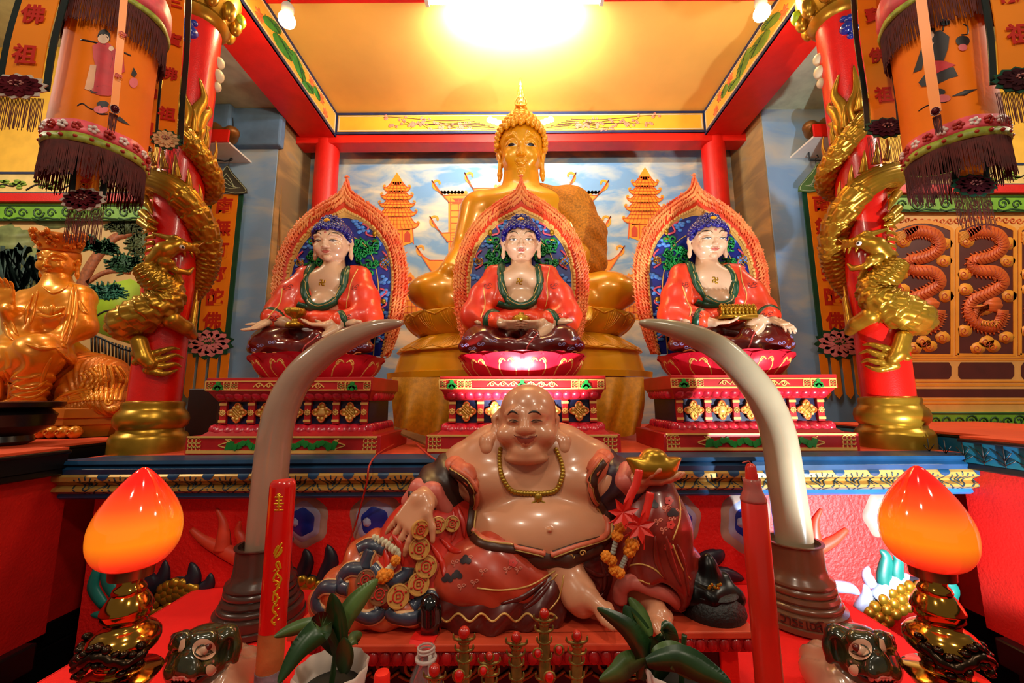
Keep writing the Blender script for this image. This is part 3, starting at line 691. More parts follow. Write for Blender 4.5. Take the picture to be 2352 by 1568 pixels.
# relief on the altar front: clouds, antlers, flames, dragon bodies (left half and its mirror)
YR = 2.195
rel = {k: MB() for k in ('rim', 'blue', 'white', 'antler', 'aout', 'teal', 'dark', 'scale')}
def pl_(px, py): q = W(px, py, YR); return q
def dome(mb, poly, h, y0=YR):
    po = np.array([W(*q, y0) for q in poly]); c = po.mean(0); k = len(po); V = [c + (0, -h, 0)]
    rs = (.35, .65, .88, 1.0)
    for r in rs: V += list(c + (po - c) * r + np.array([0, -h * math.sqrt(max(0, 1 - r * r)), 0]))
    f = [(0, 1 + i, 1 + (i + 1) % k) for i in range(k)]
    for j in range(len(rs) - 1):
        a = 1 + j * k; f += [(a + i, a + k + i, a + k + (i + 1) % k, a + (i + 1) % k) for i in range(k)]
    mb.add(V, f)
for cx, cy, rx, ry in ((700, 1195, 46, 52), (865, 1195, 52, 56), (1560, 1195, 42, 48), (1712, 1195, 50, 62), (2030, 1180, 40, 46), (1000, 1180, 40, 45), (1400, 1180, 40, 45)):
    lob = lambda s, cx=cx, cy=cy, rx=rx, ry=ry: [(cx + s * rx * (1 + .05 * cos(6 * t + cx)) * cos(t), cy + s * ry * (1 + .05 * cos(6 * t + cx)) * sin(t)) for t in np.linspace(0, 2 * PI, 40, endpoint=False)]
    dome(rel['rim'], lob(1.18), .022); dome(rel['white'], lob(.98), .031); dome(rel['blue'], lob(.84), .036); dome(rel['white'], [(x - rx * .3, y) for x, y in lob(.3)], .042)
def antler(mir):
    fx = (lambda x: 2376 - x + 8) if mir else (lambda x: x)
    parts = [[(575, 1290), (520, 1265), (470, 1240), (440, 1215)], [(512, 1262), (515, 1225), (512, 1195), (498, 1168)], [(555, 1282), (560, 1245), (548, 1220), (552, 1196)]]
    for i, p in enumerate(parts):
        q = smooth_path(p, 6); P = np.array([W(fx(x), y, YR) for x, y in q]); rr = np.linspace(.045, .008, len(P)) if i else np.linspace(.05, .014, len(P))
        rel['aout'].tube(P + (.0, .004, -.006), np.stack([rr * .4, rr * 1.2], 1), 8, flat=(0, -1, 0))
        rel['antler'].tube(P, np.stack([rr * .9, rr], 1), 10, flat=(0, -1, 0))
antler(False); antler(True)
def flame(mb, pts, w0, yy=.03):
    q = smooth_path(pts, 5); P = np.array([W(x, y, YR) for x, y in q]); rr = M(w0, YR) * np.sin(np.linspace(.9, PI, len(P))) ** .8 + .002
    mb.tube(P, np.stack([rr * .55, rr], 1), 8, flat=(0, -1, 0))
for p, w0 in (([(240, 1390), (215, 1350), (222, 1310), (212, 1300)], 12), ([(270, 1370), (248, 1330), (250, 1290), (240, 1275)], 14), ([(265, 1422), (230, 1412), (208, 1412)], 8)):
    flame(rel['teal'], p, w0)
for p, w0 in (([(2050, 1380), (2030, 1330), (2035, 1280), (2020, 1262)], 16), ([(2078, 1370), (2060, 1320), (2062, 1285), (2050, 1270)], 14), ([(2165, 1400), (2190, 1360), (2180, 1335), (2195, 1322)], 12), ([(2150, 1370), (2160, 1330), (2150, 1300)], 12)):
    flame(rel['teal'], p, w0)
for p, w0 in (([(300, 1390), (330, 1350), (372, 1330), (380, 1285)], 24), ([(390, 1370), (430, 1350), (445, 1320), (438, 1290)], 22), ([(430, 1370), (460, 1360), (480, 1340), (484, 1315)], 18), ([(690, 1330), (705, 1290), (700, 1260)], 16), ([(740, 1340), (760, 1290), (752, 1250)], 18), ([(820, 1330), (815, 1290)], 14), ([(1590, 1320), (1620, 1290), (1650, 1275), (1660, 1262)], 20), ([(1600, 1330), (1660, 1320), (1710, 1330)], 18)):
    flame(rel['dark'], p, w0)
for p, w0 in (([(1900, 1345), (1950, 1350), (1975, 1365)], 12), ([(1970, 1400), (1990, 1370), (1985, 1340)], 14), ([(2010, 1375), (2050, 1340), (2090, 1320)], 20), ([(2005, 1345), (1990, 1320), (1995, 1300)], 12)):
    flame(rel['white'], p, w0)
for pts, w0 in (([(2000, 1425), (2040, 1385), (2085, 1365), (2130, 1370)], 34), ([(660, 1350), (700, 1345), (745, 1360)], 22), ([(375, 1365), (410, 1350), (440, 1360)], 20), ([(300, 1420), (370, 1400), (400, 1440)], 30)):
    q = smooth_path(pts, 8); P = np.array([W(x, y, YR) for x, y in q]); rr = M(w0, YR)
    rel['dark'].tube(P + (0, .01, .012), np.stack([np.full(len(P), .02), np.full(len(P), rr * 1.15)], 1), 8, flat=(0, -1, 0))
    for i in range(len(P)):
        for k in (-1, 0, 1):
            n = P[min(i + 1, len(P) - 1)] - P[max(i - 1, 0)]; n /= np.linalg.norm(n); pe = np.array([-n[2], 0, n[0]])
            if i % 3 == 0: rel['scale'].ball(P[i] + pe * rr * .55 * k + n * (k % 2) * .02 + (0, -.015, 0), (.03, .02, .03), seg=10, rings=6)
rel['rim'].build('cloud_rim', mat('relief_rim', '#b29a8a', .45, var=.2), al); rel['blue'].build('cloud_boss', mat('relief_blue', '#1038b8', .35, var=.25, scale=6), al)
rel['white'].build('relief_white', mat('relief_lilac', '#a9b4d8', .45, var=.15), al); rel['antler'].build('antler', mat('antler_red', '#e0472a', .45, var=.12), al); rel['aout'].build('antler_outline', INK, al)
rel['teal'].build('teal_flame', mat('relief_teal', '#12857a', .4, var=.2), al); rel['dark'].build('dark_flame', mat('relief_dark', '#1d1d2b', .4, var=.2), al); rel['scale'].build('dragon_scale', GOLD, al)

# ================================================================== low table with the red cloth
ZTB = .8
tb = thing('cloth_table', 'low table under a bright red cloth before the altar', 'table', (-.06, 1.4, 0))
MB().span((-1.6, .5, .74), (1.48, 2.185, .79)).build('tabletop', DRED, tb, False)
for x in (-1.5, 1.38):
    for y in (.58, 2.1): MB().span((x - .04, y - .04, 0), (x + .04, y + .04, .74)).build('leg', DRED, tb, False)
g = MB(); nx = 60; v = []; f = []
ring_ = [(-1.64, .46), (1.52, .46), (1.52, 2.19), (-1.64, 2.19)]
MB().span((-1.64, .46, .788), (1.52, 2.19, ZTB)).span((-1.642, .455, .35), (1.522, .462, ZTB)).span((-1.645, .46, .35), (-1.638, 2.19, ZTB)).span((1.518, .46, .35), (1.525, 2.19, ZTB)).build('cloth', REDCLOTH, tb, False)

# ================================================================== dragon pillars
YC = 2.435; RC = .126; XCL = W(346, 1000, YC)[0]; XCR = W(2052, 1000, YC)[0]
def pillar_parts():
    """everything in coordinates of the left pillar's axis (x, y relative, z absolute)"""
    A = np.array([XCL, YC, 0]); out = {}
    phi0 = math.atan2(-YC, -XCL)                     # towards the camera
    def cy(px, py, c=0):                              # pixel on the pillar's skin
        d = ray(px, py); r = RC + c; o = np.array([-A[0], -A[1]]); dd = d[:2]
        a_ = dd @ dd; b_ = 2 * o @ dd; c_ = o @ o - r * r; q = b_ * b_ - 4 * a_ * c_
        t = (-b_ - math.sqrt(q)) / (2 * a_) if q > 0 else -b_ / (2 * a_)
        p = CAM + d * t - A; s_ = r / math.hypot(p[0], p[1]); return np.array([p[0] * s_, p[1] * s_, p[2]])
    def ct(deg, py, c=0):                             # angle from camera-facing (+ = to the right), height by pixel row
        th = phi0 + R(deg); zc = W(370, py, YC)[2]; return np.array([(RC + c) * cos(th), (RC + c) * sin(th), zc])
    def helix(pts, n=9):                              # pts: (deg, py, c, r)
        q = smooth_path(np.array(pts, float), n); return np.array([ct(a, b, c) for a, b, c, r in q]), q[:, 3]
    def scaly(path, rad, name_rows=9, amp=.26, seg=44, step=.005):
        d = np.r_[0, np.cumsum(np.linalg.norm(np.diff(path, axis=0), axis=1))]; n = int(d[-1] / step); s = np.linspace(0, d[-1], n)
        P = np.stack([np.interp(s, d, path[:, i]) for i in range(3)], 1); rr = np.interp(s, d, rad)
        outw = P.copy(); outw[:, 2] = 0; outw /= np.linalg.norm(outw, axis=1, keepdims=True)
        t = np.gradient(P, axis=0); t /= np.linalg.norm(t, axis=1, keepdims=True)
        N = outw - t * (outw * t).sum(1, keepdims=True); N /= np.linalg.norm(N, axis=1, keepdims=True); B = np.cross(t, N)
        th = np.arange(seg) * 2 * PI / seg; row = .044
        u = s[:, None] / row * (.07 / np.maximum(rr[:, None], .045)); k = th[None, :] / (2 * PI) * name_rows
        best = np.zeros((n, seg))
        for off in (0, .5):
            uu = u + off; kk = k + off; b2 = (kk % 1 - .5) * 2
            fu = (uu * .5 * 2 + .45 * b2 ** 2) % 1
            best = np.maximum(best, np.where(abs(b2) < .98, (1 - fu) * np.sqrt(np.maximum(0, 1 - b2 ** 2 * .8)), 0)) if off == 0 else np.where(abs(((k) % 1 - .5) * 2) > .72, np.maximum(best, (1 - fu) * .8), best)
        rd = rr[:, None] * (1 - amp * .5 + amp * best)
        v = P[:, None] + (N[:, None] * np.cos(th)[None, :, None] + B[:, None] * np.sin(th)[None, :, None]) * rd[:, :, None]
        f = []
        for i in range(n - 1):
            for j in range(seg):
                l = (j + 1) % seg; f.append((i * seg + j, i * seg + l, (i + 1) * seg + l, (i + 1) * seg + j))
        f.append(tuple(range(seg - 1, -1, -1))); f.append(tuple((n - 1) * seg + j for j in range(seg)))
        return v.reshape(-1, 3), f
    body = MB()
    # tail coils winding down, then the neck coil behind the head, then chest and foreleg body
    P, r = helix([(-215, 170, .015, .012), (-160, 205, .02, .025), (-100, 250, .025, .038), (-50, 295, .03, .05), (0, 345, .035, .06), (50, 385, .035, .064), (95, 412, .035, .066), (180, 432, .03, .068), (260, 436, .035, .07), (310, 444, .035, .072), (358, 468, .04, .078), (405, 515, .04, .082), (445, 570, .04, .084), (475, 625, .035, .08), (520, 680, .025, .075), (590, 725, .02, .075)])
    body.add(*scaly(P, r))
    P, r = helix([(-150, 735, .02, .075), (-105, 748, .03, .09), (-68, 752, .04, .098), (-36, 738, .045, .1), (-8, 712, .05, .096), (-2, 684, .045, .086), (-22, 660, .04, .074), (-40, 635, .04, .064)])
    body.add(*scaly(P, r, 8))
    out['dragon_body'] = (body.arr(), body.f, GOLD)
    # dorsal fins and flame tufts
    fins = MB()
    def spike(p0, p1, w0, c=.01):
        p0 = np.array(p0); p1 = np.array(p1); m_ = (p0 + p1) / 2 + c * np.array([p0[0], p0[1], 0]) / RC
        q = smooth_path([p0, m_, p1], 5); rr = np.linspace(1, .06, len(q))
        o = p0.copy(); o[2] = 0; o /= np.linalg.norm(o)
        fins.tube(q, np.stack([rr * .01 + .002, rr * w0], 1), 8, flat=o)
    for a, b in ((-62, 258), (-38, 278), (-14, 300), (12, 326), (36, 346), (62, 364), (306, 412), (330, 420), (352, 434), (374, 456), (396, 480), (418, 515)):
        spike(ct(a, b, .04), ct(a - 6, b - 46, .05), .026)
    # flame tuft above the tail coil (seen left of it, rising)
    for p in ([(415, 305), (432, 260), (418, 215), (424, 160)], [(440, 300), (452, 255), (470, 225), (458, 180)], [(455, 305), (468, 270), (482, 258), (480, 244)], [(450, 320), (465, 300), (485, 294)], [(448, 340), (466, 325), (476, 312)]):
        q = smooth_path([cy(x, y, .012) for x, y in p], 6); rr = .03 * np.sin(np.linspace(1.0, PI - .05, len(q))) + .003
        fins.tube(q, np.stack([rr * .5, rr], 1), 8, flat=np.array([[x[0], x[1], 0] for x in q]) / RC)
    # mane spikes behind the head
    for k in range(8):
        y = 512 + k * 15; spike(cy(358 - k * 1.5, y, .035), cy(332 - (k % 2) * 4, y + 10, .02), .018)
    for k, (x0, y0, x1, y1) in enumerate(((372, 615, 328, 628), (380, 624, 330, 640), (392, 634, 334, 652), (405, 630, 418, 670), (385, 642, 342, 664), (398, 640, 362, 668))):
        spike(cy(x0, y0, .05), cy(x1, y1, .025), .02)
    out['dragon_fin'] = (fins.arr(), fins.f, GOLD)
    # head, foreleg and claws as one smooth solid
    S = SDF(); k = .012
    S.chain([cy(356, 600, .035), cy(380, 575, .06), cy(412, 562, .07)], [.045, .05, .036], k)      # skull
    S.chain([cy(405, 566, .07), cy(432, 566, .065), cy(449, 574, .05)], [.034, .026, .02], k)        # snout
    S.ell(cy(449, 563, .065), (.02, .02, .016), None, .008).ell(cy(454, 578, .055), (.012, .012, .014), None, .006)
    for a, b in ((443, 592), (452, 590), (426, 590)): S.cap(cy(a - 3, b - 10, .06), cy(a, b, .055), .010, .003, .004)
    S.chain([cy(378, 602, .06), cy(405, 622, .065), cy(432, 626, .06), cy(443, 616, .055)], [.034, .02, .016, .008], .008)     # jaw
    S.chain([cy(408, 632, .055), cy(416, 648, .05), cy(414, 672, .03)], [.016, .014, .003], .008)   # beard
    S.cap(cy(392, 548, .07), cy(352, 536, .05), .02, .008, .01).chain([cy(388, 556, .07), cy(402, 546, .08), cy(420, 552, .075)], [.014, .018, .01], .008)
    S.ell(cy(390, 604, .075), (.028, .028, .024), None, .01).ell(cy(372, 622, .05), (.03, .03, .03), None, .01)
    # shoulder, leg reaching right, and its hand
    S.chain([cy(395, 735, .07), cy(425, 752, .06), cy(442, 770, .04)], [.05, .04, .028], .018)
    S.chain([cy(440, 768, .035), ct(66, 735, .022), ct(74, 690, .02)], [.024, .02, .015], .012)
    S.cap(ct(68, 720, .02), ct(80, 660, .015), .016, .005, .008).cap(ct(66, 735, .02), ct(78, 775, .015), .016, .005, .008)
    # lower claw: paw at left, four talons to the right
    S.chain([cy(320, 785, .04), cy(332, 822, .045), cy(345, 836, .045)], [.04, .036, .032], .02)
    for p in ([(340, 818), (372, 806), (396, 800), (412, 802)], [(348, 832), (382, 822), (402, 815), (422, 823)], [(346, 845), (382, 840), (402, 836), (417, 843)], [(340, 850), (372, 858), (392, 855), (408, 848)]):
        q = smooth_path([cy(x, y, .025 + .014 * sin(i)) for i, (x, y) in enumerate(p)], 3); S.chain(list(q), list(np.linspace(.024, .004, len(q))), .006)
    S.ell(cy(312, 812, .03), (.024, .024, .024)).ell(cy(312, 832, .022), (.02, .02, .02))
    # claw of the back leg gripping near the top band
    for p in ([(328, 455), (340, 470), (350, 492)], [(330, 490), (345, 505), (362, 512)], [(326, 510), (345, 524), (360, 528)]):
        S.chain([cy(x, y, .04) for x, y in p], [.026, .02, .006], .008)
    v, f = S.mesh(.0042); out['dragon_head'] = (v, f.tolist(), GOLD)
    e = MB().ball(cy(418, 568, .098), (.016, .016, .014), seg=14, rings=10); out['eye'] = (e.arr(), e.f, WHITE)
    e = MB().ball(cy(420, 568, .109), (.008, .008, .008), seg=10, rings=8); out['pupil'] = (e.arr(), e.f, INK)
    th = MB()
    for x, y in ((404, 592), (418, 590)): th.tube([cy(x, y, .06), cy(x + 1, y + 10, .06)], [.006, .001], 6)
    out['fang'] = (th.arr(), th.f, WHITE)
    wk = MB()
    for x1, y1 in ((478, 552), (476, 566)): wk.tube(smooth_path([cy(452, 568, .07), cy(466, 558, .07), cy(x1, y1, .05)], 4), .002, 5)
    out['whisker'] = (wk.arr(), wk.f, GOLDL)
    sh = MB().lathe([(RC, 1.5), (RC, 4.6)], (0, 0, 0), 48); out['shaft'] = (sh.arr(), sh.f, mat('pillar_red', '#dd1208', .3, var=.05, bump=.12, bscale=140, coat=.3))
    zf = lambda py: W(345, py, YC - .2)[2]
    b = MB().lathe([(q_ * .76, z_) for q_, z_ in [(.24, ZA), (.24, zf(1012)), (.235, zf(1008)), (.225, zf(1002)), (.205, zf(998)), (.2, zf(990)), (.225, zf(980)), (.232, zf(966)), (.222, zf(952)), (.2, zf(944)), (.19, zf(938)), (.195, zf(930)), (.19, zf(924)), (.168, zf(922)), (.165, zf(920))]], (0, 0, 0), 56)
    out['base'] = (b.arr(), b.f, GOLD)
    zc = W(346, 62, YC)[2]
    c = MB().lathe([(RC, zc - .03), (.155, zc), (.17, zc + .03), (.155, zc + .06), (.175, zc + .1), (.205, zc + .18), (.22, zc + .28), (RC, zc + .3)], (0, 0, 0), 48)
    for k in range(10):
        a = k * PI / 5; c.ball((.19 * cos(a), .19 * sin(a), zc + .12), (.045, .045, .075), rotz(a), 10, 8)
    out['capital'] = (c.arr(), c.f, GOLD)
    g = MB()
    for k in range(5):
        a = k * 2 * PI / 5 + .6; g.ball((.215 * cos(a), .215 * sin(a), zc + .17), (.04, .04, .055), None, 10, 8)
    out['capital_leaf'] = (g.arr(), g.f, mat('capital_lime', '#9fbf10', .35))
    k_ = MB()
    for x, y, s_ in ((432, 55, .035), (438, 75, .042), (425, 78, .036), (446, 54, .022), (430, 92, .022)): k_.ball(cy(x, y, .0), (s_, s_, s_), None, 14, 10)
    out['cloud_boss'] = (k_.arr(), k_.f, mat('pillar_cloud_blue', '#0c2a8c', .25, coat=.4))
    k_ = MB()
    for x, y, s_ in ((492, 130, .035), (492, 160, .04), (490, 185, .03)): k_.ball(ct(75, y, .0), (s_, s_, s_ * 1.2), None, 14, 10)
    out['cloud_rim'] = (k_.arr(), k_.f, CREAM)
    return out
PP = pillar_parts()
for s, xc, lab in ((-1, XCL, 'red pillar with a gold dragon whose open mouth faces right toward the altar'), (1, XCR, 'red pillar with a gold dragon whose open mouth faces left toward the altar')):
    t = thing('dragon_pillar', lab, 'pillar', (xc, YC, ZA))
    ob = {}
    for nm in ('shaft', 'base', 'capital', 'capital_leaf', 'cloud_boss', 'cloud_rim', 'dragon_body', 'dragon_fin', 'dragon_head', 'eye', 'pupil', 'fang', 'whisker'):
        v, f, mt = PP[nm]; vv = np.array(v) * (1 if s < 0 else np.array([-1, 1, 1])) + np.array([xc, YC, 0])
        par = ob['dragon_head'] if nm in ('eye', 'pupil', 'fang', 'whisker') else (ob['capital'] if nm == 'capital_leaf' else t)
        ob[nm] = mk(nm, vv, f if s < 0 else [q[::-1] for q in f], mt, par, True, angle=50 if nm in ('shaft', 'base', 'capital') else None)
# ================================================================== seated statues
SKINM = mat('statue_skin', '#dcb08c', .3, var=.06, coat=.4); ROBE = mat('robe_vermilion', '#ee4a20', .35, var=.15, scale=6, coat=.25, col2='#d92a1c')
MAROON = mat('robe_maroon', '#64120e', .22, var=.2, coat=.5); COLLAR = mat('collar_green', '#0f4a2e', .35, var=.15); HAIRB = mat('hair_blue', '#14147c', .25, var=.2, coat=.4)
FLAME = mat('flame_orange', '#dc3c14', .45, var=.2, scale=9, col2='#e23a14'); FLAMEL = mat('flame_tip', '#f8a058', .45, var=.2, scale=7, col2='#ee4a20'); FLAMEY = mat('flame_yellow', '#f0b45c', .45, var=.12)
LOTUSR = mat('lotus_red', '#d81830', .4, var=.15, scale=7, coat=.1); PEDR = mat('pedestal_red', '#b8181a', .38, var=.12); PEDN = mat('pedestal_navy', '#10143c', .4, var=.15); PEDP = mat('pedestal_petal', '#d62038', .3, var=.25, scale=20, coat=.3)
PANELB = mat('halo_blue', '#182a90', .4, var=.2, scale=8); PANELG = mat('halo_green', '#129a44', .35, var=.2); CLOUDB = mat('halo_cloud', '#5a98ee', .4, var=.2, scale=20); RIBP = mat('halo_ribbon', '#e8586a', .4, var=.15)
LIP = mat('lip_red', '#b8584a', .35, var=.05); JEWEL = mat('amber_jewel', '#e8a010', .2, coat=.5)

def head_solid(fat=0):
    S = SDF(); k = .06
    S.ell((0, .04, .1), (.385, .43, .40), None, k).ell((0, -.03, -.1), (.392, .365, .36), None, k).ell((0, -.10, -.33), (.29, .24, .15), None, .1)
    for s in (-1, 1):
        S.ell((s * .19, -.28, -.13), (.15, .11, .14), None, .06)                                  # cheek
        S.chain([(s * .06, -.375, .1), (s * .16, -.365, .185), (s * .28, -.28, .17), (s * .33, -.2, .1)], [.022, .026, .025, .02], .045)   # brow
        S.ell((s * .175, -.325, .05), (.1, .065, .055), rotz(s * .35), .02)                         # lid
        S.ell((s * .058, -.405, -.13), (.04, .045, .032), None, .018)                                # nostril
        S.ell((s * .045, -.378, -.217), (.065, .04, .022), roty(s * .12), .014)                        # upper lip
        S.chain([(s * .40, .0, .02), (s * .45, .04, .07), (s * .46, .06, -.02), (s * .43, .04, -.16), (s * .44, .02, -.33), (s * .45, .0, -.42)], [.045, .05, .045, .045, .052, .035], .03)   # ear
        S.ell((s * .46, -.03, -.0), (.03, .04, .07), None, .015, 's')
    S.chain([(0, -.36, .12), (0, -.405, .0), (0, -.45, -.115)], [.03, .034, .05], .035)
    S.ell((0, -.375, -.265), (.08, .04, .03), None, .016).ell((0, -.365, -.33), (.08, .03, .02), None, .03, 's').ell((0, -.33, -.41), (.09, .08, .07), None, .05)
    S.chain([(0, .04, -.35), (0, .05, -.8)], [.25, .27], .04)
    return S.mesh(.014)
HV, HF = head_solid(); HF = HF.tolist(); HSK = Skin((HV, HF))
hsrc = lambda s, q: s.hit((q[0], -2, q[1]), (0, 1, 0))
def face_marks():
    ink = MB(); lip = MB(); wh = MB(); pu = MB()
    for s in (-1, 1):
        HSK.strokes(ink, [[(s * .075, .165), (s * .15, .228), (s * .24, .228), (s * .335, .155)]], .017, .006, hsrc, taper=True)
        HSK.strokes(ink, [[(s * .085, .026), (s * .15, .042), (s * .22, .04), (s * .30, .024)]], .012, .007, hsrc, taper=True)
        HSK.patch(wh, [[(s * .1, .022), (s * .15, .034), (s * .22, .032), (s * .27, .02), (s * .21, .004), (s * .14, .004)]], .004, hsrc)
        HSK.patch(pu, [[(s * .175 + .034 * cos(t), .018 + .011 * sin(t)) for t in np.linspace(0, 2 * PI, 10, endpoint=False)]], .007, hsrc)
    HSK.patch(lip, [[(-.1, -.232), (-.05, -.208), (0, -.216), (.05, -.208), (.1, -.232), (.05, -.278), (0, -.29), (-.05, -.278)]], .006, hsrc)
    HSK.strokes(ink, [[(-.105, -.236), (0, -.242), (.105, -.236)]], .004, .008, hsrc)
    return ink, lip, wh, pu
FINK, FLIP, FWH, FPU = face_marks()
def curls(n=340, r=.064, thai=False):
    mb = MB(); E_c = np.array([0, .05, .14]); E_r = np.array([.44, .47, .44])
    mb.ball(E_c + (0, .06, .02), E_r * (.95, .93, .97), None, 24, 16)
    g = (1 + 5 ** .5) / 2
    for i in range(n):
        zc = 1 - 2 * (i + .5) / n; a = 2 * PI * i / g; q = np.array([math.sqrt(1 - zc * zc) * cos(a), math.sqrt(1 - zc * zc) * sin(a), zc])
        p = E_c + q * E_r
        lim = np.interp(p[1], [-.45, -.3, -.12, -.02, .1, .3], [.36, .33, .2, -.0, .05, -.4])
        if p[2] < lim: continue
        mb.ball(p, (r, r, r), None, 7, 5)
        if thai: mb.ball(p + q * r * .8, r * .55, None, 6, 4)
    ut = [(.24, .5), (.23, .56), (.19, .63), (.1, .69)] if not thai else [(.31, .46), (.27, .53), (.2, .59), (.1, .63)]
    mb.ball((0, .05, .5), (.24, .25, .22 if not thai else .14), None, 16, 10)
    for rr, zz_ in ut:
        m_ = max(5, int(2 * PI * rr / (r * 1.8)))
        for j in range(m_): mb.ball((rr * cos(j * 2 * PI / m_ + zz_ * 9), .05 + rr * sin(j * 2 * PI / m_ + zz_ * 9), zz_), (r, r, r), None, 7, 5)
    return mb
def place(mb_or_v, fn): 
    v = mb_or_v.arr() if isinstance(mb_or_v, MB) else mb_or_v
    return fn(v)

# ---- hand: palm, four unequal bent fingers and a thumb as one smooth solid
def hand(S, wrist, fwd, nrm, L=.17, side=1, curl=.25, spread=.12, thumb=.7, k=.006, wid=1.0, curls_=None):
    """fwd: from wrist to knuckles, nrm: out of the back of the hand; side=+1 puts the thumb on +lateral"""
    fwd = np.array(fwd, float); fwd /= np.linalg.norm(fwd); nrm = np.array(nrm, float); nrm -= fwd * (fwd @ nrm); nrm /= np.linalg.norm(nrm)
    lat = np.cross(fwd, nrm) * side; w_ = np.array(wrist, float); Rm = np.stack([fwd, lat, nrm], 1)
    pl = L * .5; S.box(w_ + fwd * pl * .52, (pl * .56, L * .215 * wid, L * .075), Rm, L * .07, k * 2)
    S.ell(w_ + fwd * pl * .25 + lat * L * .15 - nrm * L * .04, (pl * .4, L * .1, L * .08), Rm, k * 3)
    lens = (.40, .45, .42, .33); rad = (.055, .056, .053, .047)
    for i in range(4):
        o = (.165 - .11 * i) * L * wid; d = fwd * cos(spread * (1.5 - i)) + lat * sin(spread * (1.5 - i))
        p = w_ + fwd * (pl * (.98 - .04 * abs(i - 1.2))) + lat * o; pts = [p - d * L * .05, p]; a = 0; c = curl if curls_ is None else curls_[i]
        for j, fr_ in enumerate((.42, .32, .26)):
            a += c * (.8 if j == 0 else 1.0); p = p + (d * cos(a) - nrm * sin(a)) * lens[i] * L * fr_; pts.append(p)
        S.chain(pts, [L * rad[i] * 1.02, L * rad[i], L * rad[i] * .95, L * rad[i] * .88, L * rad[i] * .72], k)
    p = w_ + fwd * pl * .28 + lat * L * .2 * wid; d = fwd * cos(thumb) + lat * sin(thumb); pts = [p - lat * L * .05, p]
    for fr_, t2 in ((.24, 0), (.2, -.35)): d2 = fwd * cos(thumb + t2) + lat * sin(thumb + t2) - nrm * .35; d2 /= np.linalg.norm(d2); p = p + d2 * L * fr_; pts.append(p)
    S.chain(pts, [L * .085, L * .075, L * .062, L * .045], k)
    return S
def foot(S, heel, fwd, up, L=.24, side=1, k=.01):
    fwd = np.array(fwd, float); fwd /= np.linalg.norm(fwd); up = np.array(up, float); up -= fwd * (fwd @ up); up /= np.linalg.norm(up); lat = np.cross(fwd, up) * side; h = np.array(heel, float)
    S.chain([h + up * L * .13, h + fwd * L * .35 + up * L * .16, h + fwd * L * .68 + up * L * .09], [L * .15, L * .16, L * .13], k * 3)
    S.ell(h + fwd * L * .66 + up * L * .07, (L * .16, L * .19, L * .09), np.stack([fwd, lat, up], 1), k * 2)
    for i, (o, l, r) in enumerate(((.13, .2, .075), (.045, .2, .052), (-.03, .18, .048), (-.095, .155, .045), (-.15, .125, .042))):
        b = h + fwd * L * (.74 - .04 * i) + lat * L * o + up * L * .06; S.chain([b, b + fwd * L * l * .6 + up * L * .025, b + fwd * L * l - up * L * .005], [L * r * 1.05, L * r, L * r * .9], k * .5)
    return S

